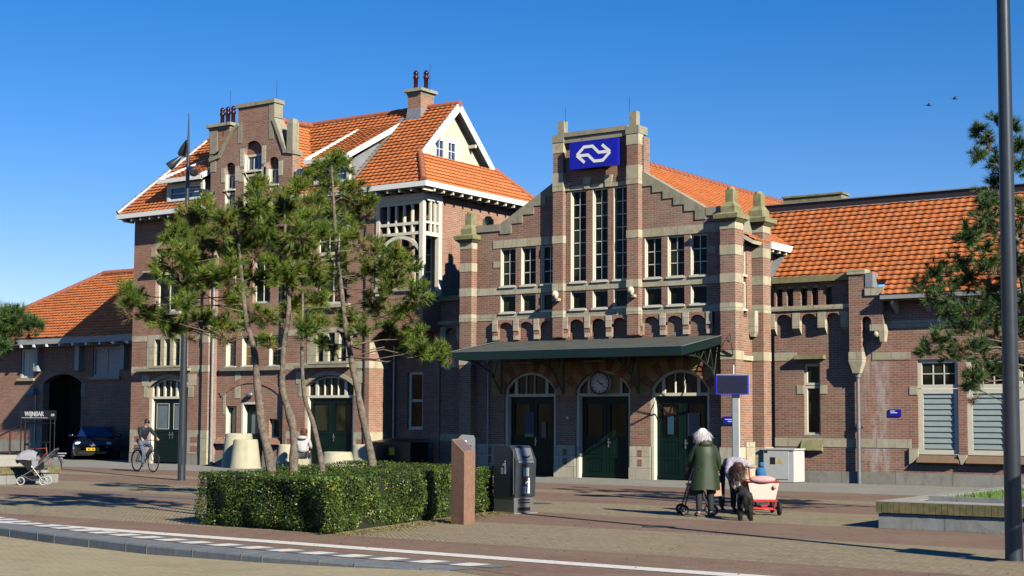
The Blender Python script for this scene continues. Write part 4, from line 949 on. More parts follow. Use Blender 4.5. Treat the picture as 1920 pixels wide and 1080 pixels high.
# clock in the middle fanlight
ck = mk('clock', MB().lathe((-23.80, 38.60, 2.88), [(.0, -.10), (.32, -.10), (.33, -.04), (.33, .05)], 32, 'Y'), WSG, E_)
mb = MB().torus((-23.80, 38.50, 2.88), .33, .022, 'Y', 36)
mk('clock_rim', mb, BLK, ck)
mb = MB()
for k in range(12):
    a = k*math.pi/6; c = Vector((-23.80+  .262*math.sin(a), 38.494, 2.88+.262*math.cos(a))); mb.obox(c, .022, .006, .055, Matrix.Rotation(a, 3, 'Y'))
for a, L, wd in ((R(102), .15, .030), (R(126), .22, .022), (R(-35), .12, .03)):
    mb.obox(Vector((-23.80+L/2*math.sin(a), 38.490, 2.88+L/2*math.cos(a))), wd, .006, L, Matrix.Rotation(a, 3, 'Y'))
mk('clock_marks', mb, BLK, ck)
# posters and white notices on the door glass
mk('poster', MB().fb(F, -26.75, -26.40, .205, .215, 1.30, 2.0), plain('poster_blue', (.008, .01, .10)), E_); mk('poster', MB().fb(F, -26.75, -26.40, .198, .204, 1.22, 1.32), plain('poster_green', (.05, .35, .15)), E_)
mk('poster', MB().fb(F, -21.62, -21.42, .205, .215, 1.35, 1.95), plain('poster_cyan', (.03, .10, .18)), E_); mk('poster', MB().fb(F, -21.75, -21.45, .20, .21, 1.9, 2.15), plain('poster_orange', (.20, .09, .05)), E_)
mk('notice', MB().fb(F, -20.94, -20.55, .205, .215, 1.32, 1.98), plain('notice_grey', (.10, .12, .16)), E_)
mk('notice', MB().fb(F, -26.12, -25.95, .205, .215, 1.2, 1.7), plain('notice_dim', (.12, .14, .16)), E_)
mk('door_plate', MB().lathe((-25.02, 38.59, 1.82), [(0, -.02), (.045, -.02), (.045, 0)], 12, 'Y'), WSG, E_)
# ---- corner turrets
def turret(x, y, zb=0, full=True):
    t = mk('turret', MB().box(x-.235, x+.235, y-.25, y+.25, 1.0, 7.46), BRL, E_)
    m = MB()
    for z0, z1 in ((7.26, 7.50), (6.52, 6.80), (5.72, 5.98), (4.90, 5.13), (3.50, 3.76)): m.box(x-.245, x+.245, y-.26, y+.26, z0, z1)
    mks('turret_band', m, ST, t)
    mk('turret_base', MB().box(x-.27, x+.27, y-.285, y+.285, 0, 1.0).box(x-.30, x+.30, y-.31, y+.31, 0, .34), STW, t)
    m = MB().frus(x, y, 7.46, 7.56, .26, .28, .37, .39).frus(x, y, 7.56, 7.68, .38, .40, .39, .41).frus(x, y, 7.68, 7.74, .39, .41, .26, .28).frus(x, y, 7.74, 7.92, .22, .24, .22, .24).frus(x, y, 7.92, 8.06, .22, .24, .135, .15).frus(x, y, 8.06, 8.42, .125, .14, .125, .14)
    m.lathe((x, y, 8.42), [(.125, 0), (.12, .05), (.08, .09), (0, .10)], 12)
    mk('turret_pinnacle', m, STG, t)
turret(-19.37, 38.56); turret(-28.76, 38.56); turret(-19.09, 39.80); turret(-28.96, 39.80)
mb = MB().box(-19.52, -19.2, 38.82, 39.55, 7.1, 7.62).box(-28.9, -28.6, 38.82, 39.55, 7.1, 7.62); mks('parapet', mb, STC, E_)
mk('brick_recess', MB().box(-19.25, -19.19, 38.9, 39.3, 6.95, 7.1), BRI, E_)
# small corbel stones on the flank
mk('corbel', MB().box(-19.24, -19.02, 39.32, 39.56, 4.35, 4.95).frus(-19.12, 39.44, 4.2, 4.35, .05, .1, .11, .12), ST, E_)
mks('stone_block', MB().box(-19.24, -19.16, 38.86, 39.5, 3.50, 3.64).box(-19.3, -19.12, 38.95, 39.5, 0, 1.15), ST, E_)
# roof: ridge along Y at X=-24.1, Z=10.05
sl_ = Vector((-5.2, 0, 3.05)); Ls = sl_.length
tiles(E_, (-18.86, 39.0, 6.98), (0, 1, 0), sl_, 13.6, Ls, None)
tiles(E_, (-29.3, 52.6, 6.98), (0, -1, 0), Vector((5.2, 0, 3.05)), 13.6, Ls, None)
ridge(E_, (-24.08, 39.0, 10.08), (-24.08, 52.6, 10.08)); 
mks('eaves_fascia', MB().box(-18.90, -18.80, 40.05, 43.6, 6.82, 7.03), WHT, E_)
mks('eaves_soffit', MB().box(-19.25, -18.90, 40.05, 43.6, 6.85, 6.88), PNT, E_)
rb = MB(); y = 40.2
while y < 43.5: rb.box(-19.2, -18.84, y, y+.07, 6.74, 6.85); y += .46
mks('rafter_end', rb, PNT, E_)
# ---- canopy
cy0, cz0, cz1 = 35.95, 3.78, 4.22
can = mk('canopy', MB().add([(-27.62, cy0, cz0), (-19.62, cy0, cz0), (-19.62, 38.5, cz1), (-27.5, 38.5, cz1), (-27.62, cy0, cz0-.05), (-19.62, cy0, cz0-.05), (-19.62, 38.5, cz1-.05), (-27.5, 38.5, cz1-.05)],
    [(0, 1, 2, 3), (4, 7, 6, 5), (0, 4, 5, 1), (1, 5, 6, 2), (2, 6, 7, 3), (3, 7, 4, 0)]), CANT, E_)
mb = MB().box(-27.66, -19.58, cy0-.05, cy0, cz0-.24, cz0+.005)
for x in (-19.62, -27.62):
    q = [(x, cy0, cz0-.24), (x, 38.5, cz1-.24), (x, 38.5, cz1+.005), (x, cy0, cz0+.005)]; mb.add(q+[(p[0]+(.04 if x > -20 else -.04), p[1], p[2]) for p in q], [(0, 1, 2, 3), (4, 5, 6, 7)]+[(i, (i+1) % 4, (i+1) % 4+4, i+4) for i in range(4)])
mk('canopy_fascia', mb, GRC, can)
mb = MB().box(-27.67, -19.57, cy0-.06, cy0+.02, cz0+.006, cz0+.022)
for x in (-19.58, -27.66): 
    q = [(x-.04, cy0, cz0+.006), (x-.04, 38.5, cz1+.006), (x+.03, 38.5, cz1+.006), (x+.03, cy0, cz0+.006)]; mb.add(q+[(p[0], p[1], p[2]+.018) for p in q], [(0, 1, 2, 3), (4, 5, 6, 7)]+[(i, (i+1) % 4, (i+1) % 4+4, i+4) for i in range(4)])
mk('canopy_edge_trim', mb, MET, can)
for x in (-27.45, -25.1, -22.43, -19.72):
    m = MB().tube([(x, 38.48, 2.55), (x, 38.48, 3.98)], .045, 6).tube([(x, 38.45, 2.62), (x, 37.9, 3.25), (x, 37.1, 3.55), (x, 36.1, 3.60)], .03, 6).tube([(x, 38.48, 3.9), (x, 36.0, 3.6)], .03, 6)
    for y, z in ((38.1, 3.02), (37.7, 3.36), (37.3, 3.5), (36.9, 3.56)): m.tube([(x, y, z), (x, y+.22, 3.9-(38.48-y-.22)*.12)], .016, 5); m.tube([(x, y, z), (x, y-.2, 3.9-(38.48-y+.2)*.12)], .014, 5)
    mk('canopy_bracket', m, plain('bracket_green', (.01, .03, .025)) if 'bracket_green' not in MATS else MATS['bracket_green'], can)
for x in (-25.75, -23.1): mk('tube_light', MB().tube([(x-.75, 37.7, 3.52), (x+.0, 37.7, 3.52)], .03, 8), plain('tube_light_body', (.6, .55, .45)) if 'tube_light_body' not in MATS else MATS['tube_light_body'], can)
mk('rainwater_pipe', MB().tube([(-27.98, 38.5, 0), (-27.98, 38.5, 3.9)], .03), GRP, E_); mk('rainwater_pipe', MB().tube([(-28.9, 39.3, 0), (-28.9, 39.3, 3.9)], .03), GRP, E_)

# ---- the blue railway sign: a thing fixed on the tower
S_ = thing('railway_sign', 'bright blue rectangular sign with white double arrow emblem high on the entrance tower', 'sign', (-23.8, 38.2, 9.86))
SF = FY(38.14); a0, a1, b0, b1 = -24.66, -22.95, 9.44, 10.28
mk('sign_box', MB().fb(SF, a0, a1, 0, .14, b0, b1), BLUE, S_)
mk('sign_bracket', MB().box(-24.4, -24.3, 38.28, 38.55, 9.6, 10.1).box(-23.3, -23.2, 38.28, 38.55, 9.6, 10.1), BLK, S_)
def ribbon(pts, t, d):
    pts = [Vector(p) for p in pts]; L = []; Rr = []
    for i, p in enumerate(pts):
        d0 = (pts[i]-pts[i-1]).normalized() if i else None; d1 = (pts[i+1]-pts[i]).normalized() if i < len(pts)-1 else None
        if d0 is None: n_ = Vector((-d1.y, d1.x)); k = 1
        elif d1 is None: n_ = Vector((-d0.y, d0.x)); k = 1
        else:
            n0 = Vector((-d0.y, d0.x)); n1 = Vector((-d1.y, d1.x)); n_ = (n0+n1).normalized(); k = 1/max(.35, n_.dot(n0))
        L.append(p+n_*t/2*k); Rr.append(p-n_*t/2*k)
    m = MB(); vs = [(x.x, x.y) for x in L+Rr]; nn = len(pts)
    f = [(i, i+1, nn+i+1, nn+i) for i in range(nn-1)]; m.add([SF(a, d, b) for a, b in vs], f)
    return m
sc_ = .62/116; cx_, cz_ = -23.80, 9.86
s1 = [(-112, 0), (-64, 44), (-6, 44), (36, 4), (106, 4)]; w1 = [(58, 46), (112, 1)]
mb = MB()
for k, sg in enumerate((1, -1)):
    for j, pl in enumerate((s1, w1)):
        r_ = ribbon([(cx_+sg*x*sc_, cz_+sg*y*sc_) for x, y in pl], .092, -.006-.002*j-.004*k); mb.add(r_.v, r_.f)
mk('double_arrow', mb, WSG, S_)

# ================================================================== LOW LINK + WEST WING (right)
def link(x0, x1, yw, xs, name, label, mirror=False):
    L = thing(name, label, 'building', ((x0+x1)/2, yw, 0)); F = FY(yw)
    slots = [(x, x+.21) for x in (-18.80, -18.46, -18.02, -17.68, -17.25)] if not mirror else []
    win = rect(-17.94, -17.43, 1.36, 3.42)
    hs_ = [rect(a, b, 5.10, 5.70) for a, b in slots]
    m = MB().poly(F, rect(x0, x1, 0, 5.78), hs_+([win] if not mirror else []), 0, .28); m.fb(F, x0, x1, .285, .5, 4.9, 5.78)
    mk('wall', m, BRL, L)
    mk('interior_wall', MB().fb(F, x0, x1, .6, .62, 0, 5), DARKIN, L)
    mk('coping', MB().fb(F, x0, x1, -.16, .35, 5.79, 5.97), STG, L)
    mks('stone_block', MB().fb(F, x0, x1, -.20, -.001, 4.97, 5.10).fb(F, x0, -18.15 if not mirror else x1, -.014, -.001, 3.52, 3.76).fb(F, x0, x1, -.014, -.001, 1.02, 1.27), ST, L)
    m = MB(); b = MB(); xs_ = xs
    b.poly(F, arcade([(xs_[i]+.11, xs_[i+1]-.11) for i in range(len(xs_)-1)], xs_[0]-.1, xs_[-1]+.1, 4.46, 4.66, 4.87, 4.968), [], -.15, -.002)
    for x in xs_: m.fb(F, x-.115, x+.115, -.17, -.002, 4.45, 4.90); m.add([F(x-.11, -.165, 4.45), F(x+.11, -.165, 4.45), F(x+.11, -.002, 4.26), F(x-.11, -.002, 4.26), F(x-.11, -.002, 4.45), F(x+.11, -.002, 4.45)], [(0, 1, 2, 3), (0, 3, 4), (1, 2, 5)])
    mk('arcade_wall', b, BR, L); mks('arcade_corbel', m, ST, L)
    mks('plinth', MB().fb(F, x0, x1, -.04, -.001, 0, .33), STB, L)
    return L, F
L1, F1 = link(-18.86, -16.45, 40.3, [-18.88, -18.10, -17.31, -16.6], 'low_link_building', 'low brick link with small blind arcade and five slots beside the entrance turrets')
window(L1, F1, -17.94, -17.43, 2.80, 3.42, .08, 1, 1, .07, .03, .12, sill=False); window(L1, F1, -17.94, -17.43, 1.36, 2.78, .08, 1, 1, .07, .03, .12)
mk('window_hood', MB().fb(F1, -18.16, -17.25, -.20, -.002, 3.55, 3.66), STG, L1)
mks('window_hood_block', MB().fb(F1, -18.16, -17.94, -.016, -.002, 2.55, 2.8).fb(F1, -17.43, -17.22, -.016, -.002, 2.55, 2.8), ST, L1)
mks('brick_sill', MB().add([F1(-18.02, -.14, .92), F1(-17.36, -.14, .92), F1(-17.36, 0, 1.25), F1(-18.02, 0, 1.25), F1(-18.02, 0, .86), F1(-17.36, 0, .86)], [(0, 1, 2, 3), (0, 1, 5, 4), (0, 3, 4), (1, 2, 5)]), STG, L1)
L2, F2_ = link(-31.3, -28.95, 40.3, [-31.1, -30.4, -29.7, -29.05], 'low_link_building', 'low shaded brick link between the tall house and the entrance', True)
W_ = thing('west_wing', 'long low brick wing with orange pantile roof and white windows with blinds', 'building', (-11, 40.3, 0))
F = FY(40.3); xs = [(-14.55, -13.42), (-13.18, -12.05), (-11.80, -10.67)]
mb = MB().poly(F, rect(-16.45, -3, 0, 5.2), [rect(a, b, .86, 3.48) for a, b in xs], 0, .3); mb.box(-3.3, -3, 40.6, 46, 0, 5.2)
mk('wall', mb, BRW, W_)
mb = MB()
for z0, z1 in ((4.38, 4.58),): mb.fb(F, -16.45, -3, -.014, -.001, z0, z1)
mb.fb(F, -15.85, -14.75, -.014, -.001, 3.48, 3.70); mb.fb(F, -16.45, -14.75, -.014, -.001, 1.02, 1.27); mb.fb(F, -14.78, -14.55, -.016, -.001, 2.50, 2.74)
mb.poly(F, [(-14.80, 1.02), (-14.55, 1.02), (-14.55, .72), (-14.80, .58)], [], -.06, 0)
mks('stone_block', mb, ST, W_)
mks('plinth', MB().fb(F, -16.45, -3, -.05, -.001, 0, .34), STB, W_)
# repaired pale brick patches (efflorescence)
WALLM = W_
# blinds
BLD = plain('blind_slat', (.38, .46, .44), .5, vary=.15)
for i, (a, b) in enumerate(xs):
    window(W_, F, a, b, 2.68, 3.48, .06, 3, 2, .10, .03, .12, sill=False); w_ = window(W_, F, a, b, .86, 2.66, .06, 1, 1, .13, .03, .12, glass=GLS)
    m = MB(); z = 1.02
    while z < 2.52: m.add([F(a+.14, .075, z), F(b-.14, .075, z), F(b-.14, .10, z+.135), F(a+.14, .10, z+.135)], [(0, 1, 2, 3)]); z += .155
    mk('blind', m, BLD, w_)
SILLM = plain('brown_sill_tile', (.26, .17, .10), .8, c2=(.20, .12, .08), sc=4)
for i, (a, b) in enumerate(xs):
    m = MB().add([F(a-.02, -.16, .64), F(b+.02, -.16, .64), F(b+.02, 0, .84), F(a-.02, 0, .84), F(a-.02, 0, .56), F(b+.02, 0, .56)], [(0, 1, 2, 3), (0, 1, 5, 4), (0, 3, 4), (1, 2, 5)]); mks('brick_sill', m, SILLM, W_)
    mk('mullion_block', MB().poly(F, [(b, .86), (b+.24, .86), (b+.16, .60), (b+.08, .60)], [], -.10, 0), ST, W_)
# blinds sit behind glass; make upper lights dark
# buttress with arched opening, stepped top and downpipe
bt = MB().poly(FY(40.02), [(-16.42, 3.6), (-16.06, 3.6), (-16.06, 4.0)]+[(-16.06, 4.55)]+[(-16.06+.15-.15*math.cos(math.pi*k/8), 4.55+.17*math.sin(math.pi*k/8)) for k in range(1, 8)]+[(-15.76, 4.55), (-15.76, 4.48), (-15.42, 4.48), (-15.42, 5.30), (-15.95, 5.30), (-15.95, 5.92), (-16.42, 5.92)], [], 0, .28)
BT = mk('buttress', bt, BRL, W_)
mks('stone_block', MB().box(-16.44, -16.04, 40.0, 40.3, 3.45, 3.72).frus(-16.24, 40.15, 3.12, 3.45, .10, .10, .20, .15).box(-16.46, -15.92, 39.98, 40.4, 5.92, 6.06).box(-15.93, -15.38, 39.98, 40.4, 5.30, 5.52).box(-15.80, -15.38, 40.0, 40.3, 4.30, 4.48).frus(-15.45, 40.12, 3.98, 4.30, .06, .1, .09, .14).ell((-15.62, 40.05, 4.2), (.1, .12, .1), 8, 6), ST, BT)
mk('flashing', MB().box(-15.92, -15.70, 40.0, 40.42, 5.54, 5.95), LEAD, BT)
mk('rainwater_pipe', MB().tube([(-16.24, 40.19, 0), (-16.24, 40.19, 3.12)], .055).tube([(-16.24, 40.19, 3.0), (-16.24, 40.19, 3.14)], .09, 8).tube([(-16.24, 40.19, 1.55), (-16.24, 40.19, 1.72)], .07, 8).box(-16.36, -16.12, 40.2, 40.3, 1.6, 1.66), MET, W_)
# eaves and roof
sl2 = Vector((0, 1, 1)).normalized(); L2_ = math.hypot(3.0, 3.0)
tiles(W_, (-21.7, 39.88, 5.28), (1, 0, 0), sl2, 18.9, L2_, [(6.3, 0), (18.9, 0), (18.9, L2_), (6.3, L2_)])
tiles(W_, (-21.7, 39.88, 5.28), (1, 0, 0), sl2, 18.9, L2_, [(2.55, .62), (6.3, .62), (6.3, L2_), (2.55, L2_)])
tiles(W_, (-21.7, 39.88, 5.28), (1, 0, 0), sl2, 18.9, L2_, [(0, 2.6), (2.55, 2.6), (2.55, L2_), (0, L2_)])
mks('gutter', MB().box(-15.4, -2.8, 39.76, 39.88, 5.16, 5.27), GRP, W_)
mks('eaves_soffit', MB().box(-15.4, -2.8, 39.88, 40.3, 5.12, 5.15), STG, W_)
rb = MB(); x = -15.15
while x < -3: rb.add([(x, 39.9, 5.12), (x+.1, 39.9, 5.12), (x+.1, 40.3, 5.12), (x, 40.3, 5.12), (x, 40.28, 4.78), (x+.1, 40.28, 4.78), (x, 39.9, 5.02), (x+.1, 39.9, 5.02)], [(0, 1, 2, 3), (0, 1, 7, 6), (6, 7, 5, 4), (0, 6, 4, 3), (1, 7, 5, 2)]); x += .92
mks('eaves_bracket', rb, PNT, W_)
mk('ridge_fascia', MB().box(-20.55, -2.8, 42.95, 48, 8.30, 8.55), DKB, W_); mks('ridge_trim', MB().box(-20.6, -2.8, 42.84, 42.94, 8.24, 8.33).box(-20.6, -2.8, 42.90, 48.1, 8.555, 8.585), LEAD, W_)
mk('valley_flashing', MB().add([(-19.21, 40.5, 6.03), (-18.98, 40.5, 6.03), (-18.86, 41.5, 7.03), (-19.21, 41.5, 7.03)], [(0, 1, 2, 3)]).add([(-19.21, 40.5, 6.03), (-19.21, 41.5, 7.03), (-19.21, 41.5, 6.9), (-19.21, 40.5, 5.9)], [(0, 1, 2, 3)]), LEAD, W_)
mk('wall_bracket', MB().tube([(-19.62, 38.28, 3.82), (-19.13, 37.95, 4.22), (-19.2, 38.28, 3.62), (-19.62, 38.28, 3.82)], .014, 6).ell((-19.2, 38.0, 4.02), (.04, .04, .05), 8, 6), BLK, E_)
mk('flashing', MB().box(-18.95, -18.45, 42.55, 42.9, 6.9, 7.05), LEAD, W_)
# far mossy flat-topped stack behind the wing
tag(mk('roof_parapet', MB().box(-21.9, -19.75, 47.6, 48.2, 8.5, 9.50).box(-21.95, -19.7, 47.55, 48.25, 9.50, 9.56), STG), 'mossy flat topped masonry block rising behind the wing roof ridge', 'parapet')

# ---- plaques
def plaque(x, y, z, w_, h, label, lines):
    p = mk('wall_plaque', MB().fb(FY(y), x, x+w_, -.03, 0, z, z+h), BLUE); tag(p, label, 'sign', 'blue wall plaques')
    m = MB()
    for k, (a, b, c) in enumerate(lines): m.fb(FY(y), x+w_*a, x+w_*b, -.034, -.031, z+h*c-.012, z+h*c+.012)
    mk('plaque_lettering', m, WSG, p)
plaque(-15.38, 40.3, 1.90, .35, .20, 'small blue plaque on the brick wall left of the white windows', ((.12, .5, .75), (.15, .7, .52)))
plaque(-19.52, 38.30, 1.66, .42, .22, 'small blue plaque on the corner turret beside the right door', ((.15, .85, .62), (.35, .8, .36)))

# ================================================================== LOW ANNEX (far left)
A_ = thing('annex_building', 'low brick annex with orange tiled roof and dark archway at the left edge', 'building', (-56, 44, 0))
F = FY(44.0)
mb = MB().poly(F, rect(-70, -46, 0, 5.1), [arch(-57.45, -54.75, 0, 3.35, 3.75), rect(-59.15, -58.2, 3.6, 4.95), rect(-54.0, -52.2, 3.55, 4.95), rect(-62.5, -61.5, 3.6, 4.95)], 0, .35)
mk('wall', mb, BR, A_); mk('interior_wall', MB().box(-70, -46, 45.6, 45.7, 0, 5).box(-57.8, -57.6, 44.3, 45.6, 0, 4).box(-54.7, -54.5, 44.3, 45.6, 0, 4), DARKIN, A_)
for a, b in ((-59.15, -58.2), (-54.0, -52.2), (-62.5, -61.5)):
    f = window(A_, F, a, b, 3.6, 4.95, .06, 2, 1, .09, .05, .1, mat=WHT if a < -55 else GRP, glass=PNT if a < -55 else GRP)
    mk('window_sill', MB().fb(F, a-.12, b+.12, -.12, -.001, 3.46, 3.58), ST, A_)
mks('stone_block', MB().fb(F, -57.75, -57.45, -.014, -.001, 2.7, 3.3).fb(F, -54.75, -54.45, -.014, -.001, 2.7, 3.3).fb(F, -58.4, -57.45, -.014, -.001, .7, 1.3).fb(F, -70, -57.45, -.02, -.001, 0, .7), STB, A_)
mks('eaves_fascia', MB().box(-63.0, -46, 43.22, 43.32, 5.10, 5.42), GRP, A_); mks('eaves_soffit', MB().box(-63, -46, 43.32, 44, 5.12, 5.15), PNT, A_)
rb = MB(); x = -62.8
while x < -47: rb.box(x, x+.12, 43.2, 43.9, 4.98, 5.1); x += .92
mks('rafter_end', rb, WHT, A_)
mb = MB()
for x in (-57.9, -54.95, -51.9): mb.box(x, x+.28, 43.75, 44, 3.9, 5.1)
mks('eaves_post', mb, GRP, A_)
La = math.hypot(3.8, 3.25)
tiles(A_, (-63.4, 43.2, 5.38), (1, 0, 0), (0, 3.8, 3.25), 17, La, [(0, 0), (17, 0), (17, La), (6.4, La)])
tiles(A_, (-63.4, 52.0, 5.38), (0, -1, 0), Vector((6.4, 0, 3.25)), 8.8, math.hypot(6.4, 3.25), [(0, 0), (8.8, 0), (5.0, math.hypot(6.4, 3.25)), (4.9, math.hypot(6.4, 3.25))])
ridge(A_, (-57, 47.0, 8.66), (-46.5, 47.0, 8.66), .15); ridge(A_, (-63.3, 43.25, 5.45), (-57, 47.0, 8.66), .14)
mk('rear_wall', MB().box(-70, -46, 51.8, 52, 0, 5.1).box(-46.2, -46, 44.4, 51.8, 0, 5), BR, A_)
mk('wall_lamp', MB().frus(-57.9, 43.8, 2.85, 3.15, .26, .2, .05, .05).tube([(-57.9, 43.95, .6), (-57.9, 43.95, 2.9)], .03, 6), MET, A_)

# ================================================================== VEGETATION
def crown_mesh(clumps, rnd, need=64, r0=.15, dens=1.0, wd=.0062):
    vs, fs = [], []
    for (x, y, z, r) in clumps:
        nt_ = max(4, int(dens*(6+r*50)))
        for t in range(nt_):
            d = Vector((rnd.gauss(0, 1), rnd.gauss(0, 1), rnd.gauss(0, 1))).normalized()
            c = Vector((x, y, z))+d*r*rnd.uniform(.1, 1.2)
            ax = (d*.8+Vector((0, 0, .55))+Vector((rnd.uniform(-.4, .4), rnd.uniform(-.4, .4), 0))).normalized()
            L = rnd.uniform(.7, 1.2)*r0
            a = ax.orthogonal().normalized(); b = ax.cross(a)
            for k in range(need):
                u = rnd.random(); an = rnd.uniform(0, 6.283); sp = rnd.uniform(.35, 1.15)*(1-.35*u)
                p = c+ax*(u*L*.9-L*.45); side = a*math.cos(an)+b*math.sin(an)
                dr = (ax+side*sp*1.5).normalized(); q = p+dr*L*rnd.uniform(.75, 1.1)+Vector((0, 0, -.01))
                wv = dr.cross(Vector((rnd.uniform(-1, 1), rnd.uniform(-1, 1), rnd.uniform(-1, 1)))).normalized()*wd
                n_ = len(vs); vs += [tuple(p-wv), tuple(p+wv), tuple(q)]; fs.append((n_, n_+1, n_+2))
    return vs, fs
DEADN = plain('dead_needle', (.30, .20, .10), .8, c2=(.16, .10, .05), sc=4)
TREE_INFO = {
 'T1': ('pine_tree', 'leaning pine whose long low limb reaches far left past the lamp post', NEED, 'pine trees rising out of the clipped hedge'),
 'T2': ('pine_tree', 'crooked grey stemmed pine with a knotty bulge, second trunk from the left in the hedge', NEED, 'pine trees rising out of the clipped hedge'),
 'T3': ('pine_tree', 'thinnest pine of the hedge group with a slender curving stem', NEED, 'pine trees rising out of the clipped hedge'),
 'T4': ('pine_tree', 'thick barked pine leaning left whose low bough points right to the entrance canopy', NEED, 'pine trees rising out of the clipped hedge'),
 'RT': ('pine_tree', 'dark green pine behind the thick lamp post at the right edge', NEEDD, None),
 'LT': ('pine_tree', 'pine at the left edge with only its right boughs in view', NEEDD, None)}
def make_tree(key):
    tp, (ra, rb), cl = TREES[key]; nm, lab, nmat, grp = TREE_INFO[key]; rnd = random.Random(hash(key) % 1000 if False else sum(map(ord, key)))
    T = thing(nm, lab, 'tree', tp[0], group=grp); off = Vector(tp[0])
    # smooth trunk line
    pts = []
    for i in range(len(tp)-1):
        a, b = Vector(tp[i]), Vector(tp[i+1])
        p0 = Vector(tp[max(0, i-1)]); p3 = Vector(tp[min(len(tp)-1, i+2)])
        for k in range(4):
            t = k/4; pts.append(.5*((2*a)+(b-p0)*t+(2*p0-5*a+4*b-p3)*t*t+(3*a-p0-3*b+p3)*t**3))
    pts.append(Vector(tp[-1])); n = len(pts)
    rs = [.66*(ra+(rb-ra)*(i/(n-1))**.8)*(1+.10*math.sin(i*1.7)+rnd.uniform(-.05, .07))*(1.25 if i == 0 else 1) for i in range(n)]
    if key == 'T2': rs[9] *= 1.35
    mk('trunk', MB().tube(pts, rs, 12), BARK, T)
    # limbs to every clump
    lim = MB(); zmin = 1.6
    for (x, y, z, r) in cl:
        c = Vector((x, y, z)); best = None
        for i, p in enumerate(pts):
            if p.z > z-.05 or p.z < zmin: continue
            s_ = (c-p).length+ (z-p.z)*.2
            if best is None or s_ < best[0]: best = (s_, i)
        if best is None:
            best = (0, min(range(n), key=lambda i: (pts[i]-c).length if pts[i].z > zmin else 99))
        p = pts[best[1]]; L = (c-p).length; m1 = p+(c-p)*.4+Vector((rnd.uniform(-.2, .2), rnd.uniform(-.2, .2), rnd.uniform(-.22, .12)))*min(1, L); m2 = p+(c-p)*.75+Vector((rnd.uniform(-.1, .1), rnd.uniform(-.1, .1), -.04*L))
        r1 = min(rs[best[1]]*.45, .012+.016*L)
        lim.tube([p, m1, m2, c], [r1*.7, r1*.5, r1*.35, .005], 6)
        for k in range(4):
            d = Vector((rnd.gauss(0, 1), rnd.gauss(0, 1), rnd.gauss(.2, .8))).normalized(); lim.tube([m2 if k % 2 else c, c+d*r*.9], [.007, .003], 4, False)
    mk('limb', lim, TWIG, T)
    dens = {'T1': 1.5, 'T2': 1.3, 'T3': 1.2, 'T4': 1.15, 'RT': .95, 'LT': .9}[key]
    vs, fs = crown_mesh(cl, rnd, 58, .148 if key not in ('LT',) else .20, dens*1.45, .0054 if key != 'LT' else .008)
    dead = [(x+rnd.uniform(-.2, .2), y+rnd.uniform(-.2, .2), z-rnd.uniform(.05, .25), r*.6) for x, y, z, r in cl if rnd.random() < .45]
    dv, df = crown_mesh(dead, rnd, 40, .14, .6, .005); md = bpy.data.meshes.new('dead_needles'); md.from_pydata([(v[0]-off.x, v[1]-off.y, v[2]-off.z) for v in dv], [], df); md.materials.append(DEADN); od = bpy.data.objects.new('dead_needles', md); COL.objects.link(od); od.parent = T
    me = bpy.data.meshes.new('crown'); me.from_pydata([(v[0]-off.x, v[1]-off.y, v[2]-off.z) for v in vs], [], fs); me.materials.append(nmat)
    o = bpy.data.objects.new('crown', me); COL.objects.link(o); o.parent = T
for k in TREES: make_tree(k)

